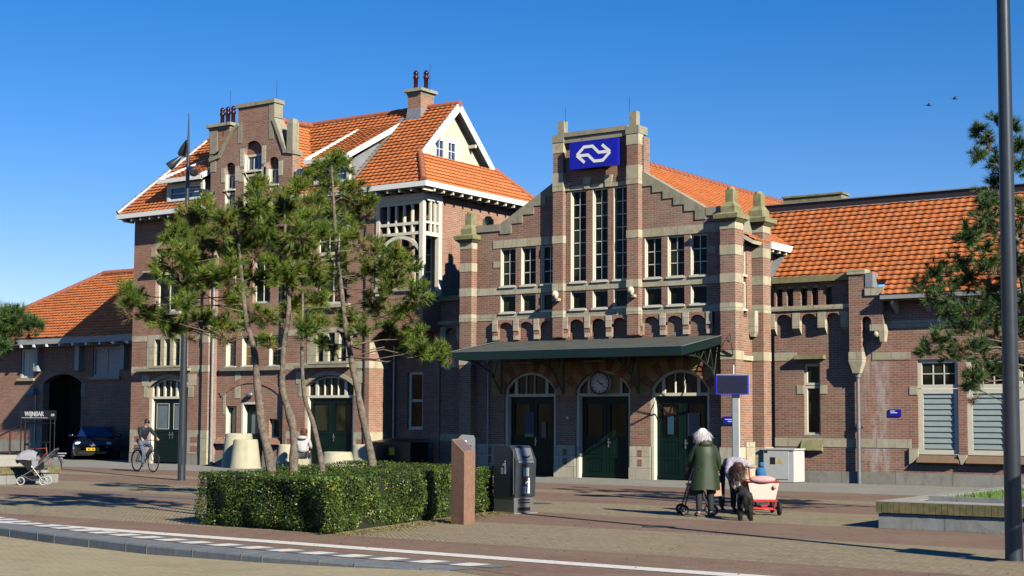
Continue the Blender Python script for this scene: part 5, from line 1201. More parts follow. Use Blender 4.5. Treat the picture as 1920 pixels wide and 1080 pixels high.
def hedge():
    rnd = random.Random(5)
    T = thing('hedge', 'clipped leafy green box hedge round the pine trunks in the plaza', 'hedge', (-17.6, 20.2, 0))
    P4 = [(-18.45, 17.25), (-15.30, 17.0), (-16.85, 23.6), (-20.6, 23.9)]; Hh = .86
    core = MB(); c = [(x*.93+(-17.7)*.07, y*.95+20.4*.05) for x, y in P4]
    core.add([(x, y, .0) for x, y in c]+[(x, y, Hh-.06) for x, y in c], [(4, 5, 6, 7), (0, 1, 5, 4), (1, 2, 6, 5), (2, 3, 7, 6), (3, 0, 4, 7)])
    mk('twig_core', core, plain('hedge_core', (.018, .024, .008), .95), T)
    vs, fs = [], []
    def leaf(p, nrm, s):
        d = (nrm*.7+Vector((rnd.gauss(0, .6), rnd.gauss(0, .6), rnd.gauss(.25, .5)))).normalized(); a = d.orthogonal().normalized(); a.rotate(Matrix.Rotation(rnd.uniform(0, 6.28), 3, d)); b = d.cross(a)
        n_ = len(vs); vs.extend([tuple(p-a*s), tuple(p+b*s*.5), tuple(p+a*s), tuple(p-b*s*.5)]); fs.append((n_, n_+1, n_+2, n_+3))
    for i in range(4):
        a = Vector((*P4[i], 0)); b = Vector((*P4[(i+1) % 4], 0)); L = (b-a).length; t = (b-a)/L; nn = Vector((t.y, -t.x, 0))
        N = int(L*Hh*(3600 if i < 2 else 500))
        for k in range(N):
            u = rnd.uniform(-.02, 1.02); z = rnd.uniform(.03, Hh+.01); wob = .05*math.sin(u*L*2.1+i)+.04*math.sin(z*7+u*L*3.3)+.03*math.sin(u*L*9)
            tuck = -.10*max(0, (.18-z)/.18)-.05*max(0, (z-Hh+.06)/.06)
            leaf(a+t*u*L+nn*(wob+tuck+rnd.uniform(-.08, .015))+Vector((0, 0, z)), nn, rnd.uniform(.013, .025))
    A_, B_, C_, D_ = [Vector((*p, 0)) for p in P4]
    for k in range(24000):
        u, v = rnd.random(), rnd.random()**1.2; p = (A_*(1-u)+B_*u)*(1-v)+(D_*(1-u)+C_*u)*v
        wob = .03*math.sin(p.x*3.1)+.03*math.sin(p.y*2.3+p.x)+rnd.uniform(-.05, .015)+(.05*rnd.random() if rnd.random() < .03 else 0)
        leaf(p+Vector((0, 0, Hh+wob)), Vector((0, 0, 1)), rnd.uniform(.013, .025))
    me = bpy.data.meshes.new('foliage'); me.from_pydata([(v[0]+17.6, v[1]-20.2, v[2]) for v in vs], [], fs); me.materials.append(HEDGE)
    o = bpy.data.objects.new('foliage', me); COL.objects.link(o); o.parent = T
    # dry leaves and moss at its foot
    vs, fs = [], []
    for k in range(2600):
        u = rnd.random(); a = Vector((-15.25, 17.0, 0)); b = Vector((-16.7, 23.6, 0)); p = a+(b-a)*u+Vector((abs(rnd.gauss(0, .28)), 0, .012+rnd.random()*.015))
        a1 = Vector((rnd.gauss(0, 1), rnd.gauss(0, 1), rnd.gauss(0, .4))).normalized()*.022; b1 = a1.cross(Vector((0, 0, 1)))*.6; n_ = len(vs); vs += [tuple(p-a1), tuple(p+b1), tuple(p+a1), tuple(p-b1)]; fs.append((n_, n_+1, n_+2, n_+3))
    me = bpy.data.meshes.new('ground_moss'); me.from_pydata(vs, [], fs); me.materials.append(plain('moss', (.26, .26, .05), .9, c2=(.24, .15, .07), sc=20))
    o = bpy.data.objects.new('ground_moss', me); COL.objects.link(o); tag(o, 'moss and dry leaves scattered on the paving at the foot of the hedge', 'moss', kind='stuff')
hedge()

# ================================================================== STREET FURNITURE
RS = R(35.1)                              # local x = to the right as seen, local y = away
# ---- lamp posts
def lamp_post(loc, label, h, r, grp=None):
    T = thing('street_lamp', label, 'lamp post', loc, RS, local=True, group=grp)
    mk('post', MB().lathe((0, 0, 0), [(r*1.15, 0), (r*1.12, .02), (r*1.08, 1.1), (r*.8, h*.62), (r*.52, h*.84), (.012, h)], 20).add([], []), LAMP, T)
    mk('door_plate', MB().box(-.05, .05, -r*1.14, -r*1.02, .45, .95), LAMP, T)
    for (z, az, tl, al) in ((9.70, 125, 50, .16), (9.22, 183, 42, .18), (8.90, -60, 30, .18), (8.28, 4, 24, .28)):
        z = z*h/10.5; dr = Vector((math.cos(R(az)), math.sin(R(az)), 0)); A = dr*al+Vector((0, 0, z+.03)); ax = (dr*math.cos(R(tl))-Vector((0, 0, 1))*math.sin(R(tl))).normalized()
        a = mk('lamp_arm', MB().tube([(0, 0, z), tuple(A), tuple(A+ax*.1)], .020, 6), LAMP, T)
        u = ax.orthogonal().normalized(); v = ax.cross(u); m = MB(); N_ = 14; ring = []
        for s_, r_ in ((0, .015), (.05, .035), (.16, .07), (.32, .11), (.46, .13), (.49, .12), (.44, .0)):
            ring += [A+ax*s_+(u*math.cos(2*math.pi*k/N_)+v*math.sin(2*math.pi*k/N_))*r_ for k in range(N_)]
        m.add(ring, [(i*N_+k, i*N_+(k+1) % N_, (i+1)*N_+(k+1) % N_, (i+1)*N_+k) for i in range(6) for k in range(N_)], True); mk('lamp_shade', m, LAMP, a)
    return T
lamp_post((-31.9, 29.2, 0), 'slender tapering lamp post with four shell shaped lamps behind the cyclist', 10.5, .10, 'tapering lamp posts')
lamp_post((-5.72, 19.22, 0), 'thick dark lamp post crossing the right edge of the picture', 13.5, .098, 'tapering lamp posts')
# traffic sign standing just outside the picture, its shadow falls across the paving
T = thing('traffic_sign', 'traffic sign on a post just outside the right edge', 'sign', (-2.75, 18.15, 0))
mk('post', MB().tube([(-2.75, 18.15, 0), (-2.75, 18.15, 2.9)], .03), MET, T)
mk('sign_plate', MB().box(-2.80, -2.77, 17.80, 18.50, 2.15, 2.75).box(-2.80, -2.77, 17.75, 18.15, 1.85, 2.12), BLUE, T)

# ---- granite marker post
T = thing('granite_post', 'square pink granite post with a sloping top at the hedge corner', 'post', (-15.15, 20.15, 0), RS-R(2), local=True)
m = MB(); hw, hd = .125, .185
rot = Matrix.Rotation(R(38), 3, 'Z')
b = [(-.20, -.02), (.03, -.22), (.20, .00), (-.03, .20)]
m.add([(x, y, 0) for x, y in b]+[(b[0][0], b[0][1], 1.42), (b[1][0], b[1][1], 1.20), (b[2][0], b[2][1], 1.22), (b[3][0], b[3][1], 1.44)], [(4, 5, 6, 7), (0, 1, 5, 4), (1, 2, 6, 5), (2, 3, 7, 6), (3, 0, 4, 7)])
mk('shaft', m, RSTONE, T)
def lerp(a, b, t): return tuple(a[i]+(b[i]-a[i])*t for i in range(3))
tv = m.v[4:8]; cc = tuple(sum(v[i] for v in tv)/4 for i in range(3))
mk('inscription_plate', MB().add([tuple(lerp(cc, v, .78)[i]+(.004 if i == 2 else 0) for i in range(3)) for v in tv], [(0, 1, 2, 3)]), plain('dark_granite', (.16, .12, .12), .4), T)

# ---- litter bins
def picto(G, s):
    """tidy man throwing litter into a basket, drawn in the plane G(u, z)"""
    m = MB()
    def pl(pts): n_ = len(m.v); m.v += [G(u*s, z*s) for u, z in pts]; m.f.append(tuple(range(n_, n_+len(pts)))); m.sm.append(False)
    pl([(.13+.075*math.cos(R(a)), .90+.075*math.sin(R(a))) for a in range(0, 360, 30)])
    pl([(.06, .80), (.21, .80), (.22, .42), (.07, .42)]); pl([(.07, .415), (.135, .415), (.13, 0), (.05, 0)]); pl([(.15, .415), (.22, .415), (.24, 0), (.16, 0)])
    pl([(.055, .79), (.055, .70), (-.12, .56), (-.16, .62)]); pl([(-.13, .66), (-.07, .66), (-.07, .72), (-.13, .72)])
    pl([(-.36, .42), (-.06, .42), (-.06, .38), (-.36, .38)])
    for k in range(4): u = -.345+.08*k; pl([(u, .375), (u+.035, .375), (u+.05-.01*k, 0), (u+.02-.01*k, 0)])
    pl([(-.31, .04), (-.08, .04), (-.08, .0), (-.31, .0)])
    return m
T = thing('litter_bin', 'tall anthracite litter bin with grey front panel and white tidy man pictograms', 'bin', (-16.2, 23.15, 0), RS+R(40), local=True)
# local: front faces -y, side faces -x
W_b, D_b = .50, .62
m = MB().add([(-W_b/2, y, z) for y, z in ((-D_b/2, .32), (-D_b/2-.03, 1.0), (-D_b/2+.10, 1.22), (-D_b/2+.16, 1.27), (D_b/2, 1.27), (D_b/2, .32))]+[(W_b/2, y, z) for y, z in ((-D_b/2, .32), (-D_b/2-.03, 1.0), (-D_b/2+.10, 1.22), (-D_b/2+.16, 1.27), (D_b/2, 1.27), (D_b/2, .32))],
   [(0, 1, 2, 3, 4, 5), (6, 7, 8, 9, 10, 11)]+[(i, (i+1) % 6, (i+1) % 6+6, i+6) for i in range(6)])
mk('housing', m, ANTH, T)
mk('base', MB().box(-W_b/2+.01, W_b/2-.01, -D_b/2+.03, D_b/2-.01, .02, .32), STEEL, T)
mk('foot_plate', MB().box(-.28, .30, -D_b/2-.03, D_b/2, 0, .022), CON, T)
mk('flap_panel', MB().add([(-.19, -D_b/2-.022, .93), (.19, -D_b/2-.022, .93), (.19, -D_b/2+.10, 1.215), (-.19, -D_b/2+.10, 1.215), (-.19, -D_b/2-.05, .95), (.19, -D_b/2-.05, .95), (.19, -D_b/2+.07, 1.225), (-.19, -D_b/2+.07, 1.225)], [(4, 5, 6, 7), (0, 1, 5, 4), (1, 2, 6, 5), (2, 3, 7, 6), (3, 0, 4, 7)]), STEEL, T)
mk('flap_handle', MB().tube([(-.10, -D_b/2-.03, 1.08), (0, -D_b/2-.06, 1.06), (.10, -D_b/2-.03, 1.08)], .012), BLK, T)
mk('sticker', MB().box(-.07, .07, -D_b/2-.036, -D_b/2-.03, .70, .86), plain('sticker_grey', (.45, .48, .42)), T)
mk('lower_slot', MB().box(-.15, .15, -D_b/2+.015, -D_b/2+.028, .06, .12).box(-.14, .14, -D_b/2+.015, -D_b/2+.028, .20, .22).box(-.14, .14, -D_b/2+.015, -D_b/2+.028, .25, .27), BLK, T)
mk('pictogram', picto(lambda u, z: (.04+u, -D_b/2-.008-.032*min(1, (z+.06)/.68), .38+z), .30), WSG, T)
mk('pictogram', picto(lambda u, z: (-W_b/2-.004, -u, .74+z), .26), WSG, T)
mk('hinge', MB().tube([(-W_b/2-.004, -D_b/2+.03, .36), (-W_b/2-.004, -D_b/2+.03, 1.2)], .006, 6), STEEL, T)
T = thing('litter_bin', 'narrow grey metal bin with rounded top just behind the granite post', 'bin', (-22.45, 30.0, 0), RS, local=True)
m = MB(); pr = [(-.21, 0), (.21, 0), (.21, 1.28), (.17, 1.36), (-.12, 1.38), (-.19, 1.32), (-.21, 1.25)]
m.add([(x, -.18, z) for x, z in pr]+[(x, .18, z) for x, z in pr], [tuple(range(7)), tuple(range(13, 6, -1))]+[(i, (i+1) % 7, (i+1) % 7+7, i+7) for i in range(7)]); mk('housing', m, MET, T)
mk('opening', MB().box(-.12, .12, -.186, -.18, 1.02, 1.12), BLK, T); mk('emblem', MB().box(-.06, .0, -.186, -.18, 1.17, 1.24), WSG, T)

# ---- utility cabinet
T = thing('utility_cabinet', 'pale grey metal utility cabinet with warning stickers against the station wall', 'cabinet', (-18.4, 39.75, 0))
CABM = plain('cabinet_paint', (.62, .63, .62), .45, vary=.1)
mk('housing', MB().box(-18.86, -17.90, 39.45, 40.2, .02, .93).box(-18.90, -17.86, 39.42, 40.22, .93, .97), CABM, T)
mk('door', MB().box(-18.82, -18.05, 39.435, 39.45, .10, .90), CABM, T); mk('vent', MB().box(-18.80, -18.70, 39.43, 39.436, .84, .90), BLK, T)
mk('sticker', MB().box(-18.62, -18.46, 39.43, 39.436, .52, .72), BLK, T); mk('warning_sticker', MB().add([(-18.40, 39.432, .54), (-18.24, 39.432, .54), (-18.32, 39.432, .70)], [(0, 1, 2)]), plain('warn_yellow', (.75, .50, .10)), T)

SCRN = plain('dark_screen', (.006, .008, .035), .2)
# ---- travel information display on a pole
T = thing('information_display', 'blue travel display box on a grey pole beside the turret', 'display', (-14.05, 28.1, 0), RS, local=True)
mk('pole', MB().box(-.065, .065, -.05, .05, 0, 2.35), MET, T); mk('pole_edge', MB().box(.066, .085, -.05, .05, 0, 2.3), WHT, T)
mk('housing', MB().box(-.42, .26, -.16, .16, 2.30, 2.70), BLUE, T); mk('screen', MB().box(-.395, .225, -.166, -.16, 2.325, 2.685), SCRN, T)
mk('cap', MB().box(-.41, .25, -.14, .17, 2.701, 2.722), MET, T); mk('side_panel', MB().box(.262, .275, -.13, .13, 2.33, 2.68), plain('panel_lightblue', (.25, .40, .60)), T)
mk('antenna', MB().tube([(-.03, 0, 2.73), (-.03, 0, 2.92)], .012), WHT, T)

# ---- planters, benches
def bench(name, label, x0, x1, y0, y1, sx, sy, grp=None):
    T = thing(name, label, 'planter', ((x0+x1)/2, y0, 0), group=grp)
    mk('concrete_base', MB().box(x0+.03, x1-.03, y0+.03, y1-.03, 0, .25), CON, T)
    m = MB(); slat = STG; 
    x = x0
    while x < x1-.05: m.box(x, min(x+.092, x1), y0-.01-.004*((x*7) % 1), y0+.55, .265, .44); x += .10
    y = y0+.56
    while y < y1-.05: m.box(x0-.01, x0+.5, y, y+.068, .265, .44); y += .075
    if sx: 
        y = y0+.0
        while y < y1-.05: m.box(x1-.5, x1+.01, y, y+.068, .266, .441); y += .075
    mk('coping_row', m, SLAT, T)
    mk('cap_slab', MB().box(x0, x1, y0, y0+.55, .442, .452).box(x0, x0+.5, y0+.55, y1, .442, .452), CON2, T)
    return T
SLAT = plain('mossy_brick_edge', (.24, .20, .10), .9, c2=(.07, .08, .025), sc=7); CON2 = plain('weathered_slab', (.42, .40, .36), .85, vary=.25)
T = bench('planter_bench', 'low concrete planter with mossy brick coping in the lower right', -9.26, -3.0, 23.62, 33.0, 0, 0)
mk('inner_kerb', MB().box(-8.6, -3.0, 24.25, 24.35, .44, .53).box(-8.6, -8.5, 24.35, 33, .44, .53), CON, T)
mk('soil', MB().box(-8.5, -3.0, 24.35, 33, .1, .47), SOIL, T)
rnd = random.Random(11); vs, fs = [], []
for k in range(9000):
    p = Vector((rnd.uniform(-8.45, -4.5), rnd.uniform(24.4, 29), .46)); hh = rnd.uniform(.04, .13); d = Vector((rnd.gauss(0, .03), rnd.gauss(0, .03), hh)); a = Vector((rnd.gauss(0, 1), rnd.gauss(0, 1), 0)).normalized()*.008
    n_ = len(vs); vs += [tuple(p-a), tuple(p+a), tuple(p+d)]; fs.append((n_, n_+1, n_+2))
me = bpy.data.meshes.new('planter_grass'); me.from_pydata(vs, [], fs); me.materials.append(GRASS); o = bpy.data.objects.new('planter_grass', me); COL.objects.link(o); tag(o, 'bright green grass growing in the concrete planter', 'grass', kind='stuff')
T = bench('planter_bench', 'low concrete bench wall behind the pram at the left edge', -42.0, -33.2, 23.0, 26.05, 1, 0)
mk('upper_step', MB().box(-41, -33.9, 23.9, 25.6, .45, .62).box(-41, -34.2, 24.3, 25.4, .62, .74), CON2, T)

# ---- concrete cone planters near the house
def cone(x, y, r, h, label):
    T = thing('concrete_planter', label, 'planter', (x, y, 0), group='tapered concrete planters by the house wall')
    mk('pot', MB().lathe((x, y, 0), [(r*1.05, 0), (r*1.02, .04), (r*.80, h-.05), (r*.77, h-.01), (r*.72, h), (r*.62, h), (r*.60, h-.10)], 28), CONP, T); mk('soil', MB().lathe((x, y, 0), [(0, h-.10), (r*.61, h-.10)], 20), SOIL, T)
cone(-38.15, 37.9, .54, 1.02, 'tall tapered concrete planter with a mossy left flank, nearest the leaning trunk')
cone(-39.05, 38.45, .60, 1.22, 'tallest and widest tapered concrete planter, half hidden behind another')
cone(-36.5, 38.3, .40, .86, 'narrow mossy concrete planter left of the seated person')
cone(-33.45, 37.5, .60, .66, 'lowest wide concrete planter in front of the dark double door')
cone(-32.95, 38.25, .48, .90, 'pale concrete planter against the thick pine trunk right of the double door')

# ---- dark container by the shaded wall
T = thing('waste_container', 'black waste container with a yellow sticker in the shade by the downpipe', 'container', (-32.2, 39.4, 0))
mk('body', MB().box(-33.2, -31.5, 38.95, 39.9, .12, .98), BLK, T); mk('lid', MB().add([(-33.25, 38.9, .98), (-31.45, 38.9, .98), (-31.45, 39.95, 1.10), (-33.25, 39.95, 1.10), (-33.25, 38.9, .94), (-31.45, 38.9, .94)], [(0, 1, 2, 3), (0, 1, 5, 4)]), BLK, T)
mk('sticker', MB().box(-32.42, -32.18, 38.935, 38.949, .55, .80), plain('sticker_yellow', (.70, .45, .03)), T)
for x in (-33.0, -31.7): mk('wheel', MB().lathe((x, 39.0, .08), [(0, -.03), (.08, -.03), (.08, .03), (0, .03)], 12, 'Y'), RUB, T)

# ---- wine bar sign, terrace deck, railing, steps
T = thing('wine_bar_sign', 'black wine bar sign board lettered WIJNBAR on thin posts over the deck', 'sign', (-53.8, 41, 0))
SF2 = FY(41.0)
mk('board', MB().fb(SF2, -55.12, -52.65, 0, .04, 1.68, 2.06), BLK, T)
t_ = text_mesh('WIJNBAR', .30); m = MB(); m.add([SF2(-54.1+v[0]*1.05, -.006-v[2], 1.90+v[1]) for v in t_.v], t_.f); mk('lettering', m, WSG, T)
t_ = text_mesh('110', .15); m = MB(); m.add([SF2(-52.86+v[0], -.006-v[2], 1.86+v[1]) for v in t_.v], t_.f); mk('house_number', m, WSG, T)
mk('underline', MB().fb(SF2, -54.95, -53.2, -.008, -.001, 1.735, 1.755), WSG, T)
for x in (-55.0, -54.7, -53.0, -52.72): mk('post', MB().tube([(x, 41.02, -.0), (x, 41.02, 1.7)], .025, 6), BLK, T)
T = thing('terrace_deck', 'dark raised terrace deck with white edged steps under the wine bar sign', 'deck', (-54.5, 42, 0))
mk('deck', MB().box(-60, -52.6, 41.3, 43.9, 0, .10).box(-60, -52.6, 41.4, 43.9, .1, .16), BLK, T)
for k in range(3): mk('step', MB().box(-52.55, -52.0, 40.9+.1*k, 41.9, -.0+.1*k, .06+.1*k), BLK, T); mk('step_edge', MB().box(-52.55, -52.0, 40.88+.1*k, 40.90+.1*k, .02+.1*k, .06+.1*k), WSG, T)
T = thing('stair_railing', 'dark red brown handrail rising to the left of the wine bar sign', 'railing', (-55.5, 41.2, 0))
mk('handrail', MB().tube([(-57.3, 41.2, .75), (-54.95, 41.2, 1.52), (-53.0, 41.2, 1.52)], .035, 6), plain('rust_paint', (.07, .02, .015)), T)
for x, z in ((-54.95, 1.5), (-56.0, 1.18)): mk('baluster', MB().tube([(x, 41.2, .0), (x, 41.2, z)], .045, 6), MATS['rust_paint'], T)

# ================================================================== VEHICLES
def wheel(parent, c, r, wd, ax='Y', spokes=0, rimmat=None, tyre=RUB, tr=.02):
    w_ = mk('wheel', MB().torus(c, r-tr, tr, ax, 26, 7), tyre, parent)
    m = MB()
    if spokes:
        m.torus(c, r-tr*2.2, tr*.45, ax, 26, 5)
        for k in range(spokes):
            a = 2*math.pi*k/spokes; q = {'Y': (math.cos(a), 0, math.sin(a)), 'X': (0, math.cos(a), math.sin(a))}[ax]; cv = Vector(c)
            m.tube([cv, cv+Vector(q)*(r-tr*2)], wd, 4, False)
        m.ell(c, (.02, .02, .02), 8, 6)
    else: m.lathe(c, [(0, -wd), (r*.72, -wd), (r*.78, -wd*.6), (r*.78, wd*.6), (r*.72, wd), (0, wd)], 16, ax)
    mk('rim', m, rimmat or STEEL, w_); return w_
def bicycle(loc, rz, label, col, group=None):
    T = thing('bicycle', label, 'bicycle', loc, rz, local=True, group=group); r = .36
    wheel(T, (-.53, 0, r), r, .0022, 'Y', 20); wheel(T, (.53, 0, r), r, .0022, 'Y', 20)
    bb = (-.05, 0, .30); st = (-.20, 0, .82); hd = (.36, 0, .88); hb = (.39, 0, .72)
    mk('frame', MB().tube([bb, st], .017).tube([st, (.365, 0, .86)], .016).tube([bb, hb], .019).tube([hd, hb], .02).tube([bb, (-.53, .05, r)], .011).tube([bb, (-.53, -.05, r)], .011).tube([st, (-.53, .05, r)], .009).tube([st, (-.53, -.05, r)], .009), col, T)
    mk('fork', MB().tube([hb, (.46, .045, .5), (.53, .05, r)], .013).tube([hb, (.46, -.045, .5), (.53, -.05, r)], .013), col, T)
    mk('saddle', MB().ell((-.24, 0, .97), (.14, .075, .035), 12, 6).tube([st, (-.22, 0, .95)], .013), BLK, T)
    mk('handlebar', MB().tube([hd, (.34, 0, 1.02)], .014).tube([(.26, .29, 1.04), (.36, .12, 1.04), (.36, -.12, 1.04), (.26, -.29, 1.04)], .013), BLK, T)
    mk('mudguard', MB().tube([(-.53+.385*math.cos(a), 0, r+.385*math.sin(a)) for a in [R(q) for q in range(20, 200, 15)]], .012).tube([(.53+.385*math.cos(a), 0, r+.385*math.sin(a)) for a in [R(q) for q in range(10, 150, 15)]], .012), BLK, T)
    mk('crank', MB().lathe(bb, [(0, -.05), (.09, -.05), (.09, -.04), (0, -.04)], 16, 'Y').tube([(-.05, -.06, .30), (.06, -.08, .18)], .01).tube([(.02, -.13, .18), (.10, -.13, .18)], .014).tube([(-.05, .06, .30), (-.16, .08, .42)], .01).tube([(-.20, .13, .42), (-.12, .13, .42)], .014), STEEL, T)
    mk('carrier', MB().tube([(-.25, .05, .76), (-.78, .05, .76), (-.78, -.05, .76), (-.25, -.05, .76)], .008).tube([(-.7, .05, .76), (-.53, .05, r)], .006), BLK, T)
    return T
bicycle((-37.78, 33.0, 0), R(-12), 'black bicycle being ridden towards the right past the lamp post', BLK)
bicycle((-36.6, 27.8, 0), R(22), 'parked bicycle with a rusty red frame behind the pram', plain('rusty_red', (.22, .05, .03), .5))

def car():
    T = thing('parked_car', 'black hatchback with yellow number plate parked nose out before the annex archway', 'car', (-51.2, 42.05, 0), R(-44), local=True)
    BODY = plain('dark_blue_car_paint', (.005, .005, .012), .12, 0, .6, vary=.1); BODY.node_tree.nodes['Principled BSDF'].inputs['Coat Weight'].default_value = .8
    # stations along x (front = +x): (x, zbottom, zbelt, half width, ztop-of-bonnet/shoulder)
    st = [(1.98, .42, .50, .52, .58), (1.92, .24, .56, .72, .68), (1.72, .18, .62, .83, .78), (1.30, .18, .70, .87, .88), (.80, .18, .76, .88, .97), (.2, .18, .80, .89, 1.0), (-.8, .18, .82, .89, 1.02), (-1.5, .2, .82, .87, 1.02), (-1.88, .26, .80, .80, .98), (-1.98, .40, .74, .66, .86)]
    ring = []
    for x, zb, zm, hw, zt in st:
        ring.append([(x, s_*hw*f, z) for s_, l in ((-1, ((.0, zt+.035), (.55, zt+.02), (.90, zt-.04), (1.0, zm), (1.0, zb+.22), (.93, zb), (.0, zb))),) for f, z in l]+[(x, hw*f, z) for f, z in ((.93, zb), (1.0, zb+.22), (1.0, zm), (.90, zt-.04), (.55, zt+.02))])
    n = 12; vs = [p for r_ in ring for p in r_]; fs = [(i*n+k, i*n+(k+1) % n, (i+1)*n+(k+1) % n, (i+1)*n+k) for i in range(len(ring)-1) for k in range(n)]+[tuple(range(n)), tuple((len(ring)-1)*n+k for k in range(n-1, -1, -1))]
    mk('body', MB().add(vs, fs, True), BODY, T)
    # cabin
    def cab(mm, xs, sc=1.0, g=0):
        rr = []
        for x, z0, hw0, z1, hw1 in xs: rr.append([(x, -hw0*sc, z0), (x, -hw1*sc, z1), (x, hw1*sc, z1), (x, hw0*sc, z0)])
        return rr
    g = [(.98, .96, .76), (.35, 1.36, .62), (-.2, 1.44, .62), (-1.2, 1.42, .60), (-1.62, 1.25, .58), (-1.86, .98, .70)]
    roof = MB().add([(.32, -.60, 1.37), (.32, .60, 1.37), (-.2, .61, 1.455), (-.2, -.61, 1.455), (-1.2, .59, 1.435), (-1.2, -.59, 1.435), (-1.6, .56, 1.30), (-1.6, -.56, 1.30)], [(0, 1, 2, 3), (3, 2, 4, 5), (5, 4, 6, 7)], True)
    mk('roof', roof, BODY, T)
    mk('windscreen', MB().add([(.96, -.76, .97), (.96, .76, .97), (.33, .60, 1.365), (.33, -.60, 1.365)], [(0, 1, 2, 3)]), plain('windscreen_glass', (.008, .018, .085), .05, 0, .8), T)  # bluish reflection painted into the windscreen's base colour
    for s_ in (-1, 1): mk('side_window', MB().add([(.93, s_*.79, .96), (-1.80, s_*.76, .97), (-1.6, s_*.58, 1.29), (-1.2, s_*.60, 1.42), (-.2, s_*.62, 1.445), (.31, s_*.61, 1.36)], [(0, 1, 2, 3, 4, 5)]), GLS, T)
    mk('rear_window', MB().add([(-1.86, -.70, .98), (-1.86, .70, .98), (-1.61, .56, 1.29), (-1.61, -.56, 1.29)], [(0, 1, 2, 3)]), GLS, T)
    HL = plain('headlight_glass', (.95, .92, .80), .15)
    for s_ in (-1, 1):
        mk('headlight', MB().ell((1.76, s_*.60, .68), (.13, .17, .085), 14, 8, Matrix.Rotation(s_*R(-28), 3, 'Z') @ Matrix.Rotation(R(0), 3, 'X')), HL, T)
        m_ = mk('wing_mirror', MB().ell((.72, s_*.98, 1.02), (.07, .11, .07), 10, 6).tube([(.78, s_*.82, .98), (.72, s_*.95, 1.0)], .02), BODY, T)
        mk('fog_light', MB().ell((1.91, s_*.58, .36), (.03, .07, .04), 10, 6), HL, T)
        for x in (1.22, -1.22): wheel(T, (x, s_*.80, .31), .31, .09, 'Y', 0, STEEL, RUB, .085)
    mk('grille', MB().box(1.90, 1.955, -.40, .40, .40, .50).box(1.90, 1.965, -.55, .55, .27, .36), BLK, T)
    mk('chrome_bar', MB().tube([(1.86, -.42, .66), (1.955, -.2, .62), (1.985, 0, .61), (1.955, .2, .62), (1.86, .42, .66)], .018), STEEL, T)
    mk('badge', MB().torus((2.0, 0, .625), .05, .008, 'X', 20, 6).box(1.99, 2.0, -.06, .06, .618, .632), STEEL, T)
    mk('number_plate', MB().box(1.985, 2.0, -.26, .26, .40, .515), plain('plate_yellow', (.80, .52, .02), .5), T)
    m = MB()
    for k in range(8): m.box(2.0, 2.004, -.19+k*.05, -.155+k*.05, .425, .49) if k not in (2, 5) else m.box(2.0, 2.004, -.19+k*.05, -.165+k*.05, .455, .465)
    mk('plate_characters', m, BLK, T)
car()

WTY = plain('white_tyre', (.5, .5, .5), .6)
# ---- pram at the left
T = thing('pram', 'pram with pale grey hood and white rimmed wheels by the low bench wall', 'pram', (-32.6, 24.75, 0), RS+R(4), local=True)
PG = plain('pram_fabric', (.30, .30, .34), .8, vary=.12)
m = MB(); hd_ = []
for i in range(7):      # folding hood ribs
    a = R(205-i*27); hd_.append([(-.30+.30*math.cos(a)*1.0+.13, .22*math.cos(b_), .62+.30*math.sin(a)*abs(math.sin(b_+1e-6))*1.0+.0) if False else (-.14+.31*math.cos(a), .22*math.cos(b_), .66+.26*math.sin(a)*math.sin(b_)) for b_ in [math.pi*k/8 for k in range(9)]])
m.add([p for r_ in hd_ for p in r_], [(i*9+k, i*9+k+1, (i+1)*9+k+1, (i+1)*9+k) for i in range(6) for k in range(8)], False)
mk('hood', m, PG, T)
m = MB().add([(-.42, y, .66) for y in (-.2, .2)]+[(-.05, y, .36) for y in (-.2, .2)]+[(.22, y, .40) for y in (-.2, .2)]+[(.20, y, .60) for y in (-.2, .2)], [(0, 1, 3, 2), (2, 3, 5, 4), (4, 5, 7, 6), (0, 2, 4, 6), (1, 3, 5, 7)])
mk('seat', m, BLK, T); mk('seat_side', MB().add([(-.02, -.205, .66), (.16, -.205, .62), (.12, -.205, .46), (.0, -.205, .44)], [(0, 1, 2, 3)]), PG, T)
mk('basket', MB().add([(-.30, -.18, .24), (.22, -.18, .24), (.16, -.18, .12), (-.22, -.18, .12), (-.30, .18, .24), (.22, .18, .24), (.16, .18, .12), (-.22, .18, .12)], [(0, 1, 2, 3), (4, 5, 6, 7), (2, 3, 7, 6), (0, 3, 7, 4), (1, 2, 6, 5)]), BLK, T)
mk('bag', MB().ell((.26, 0, .34), (.12, .13, .06), 12, 8), PG, T)
m = MB()
for y in (-.22, .22): m.tube([(-.30, y, .20), (.05, y, .42), (.56, y, .92)], .014).tube([(-.02, y, .5), (.28, y, .12)], .012).tube([(-.28, y*.9, .26), (.0, y*.9, .13), (.28, y*.9, .16)], .010)
m.tube([(.56, -.22, .92), (.60, 0, .95), (.56, .22, .92)], .018); mk('frame', m, STEEL, T)
for x, y, r in ((-.28, -.23, .11), (-.34, .20, .11), (.30, -.25, .115), (.30, .25, .115)): wheel(T, (x, y, r), r, .005, 'Y', 5, STEEL, WTY, .014)

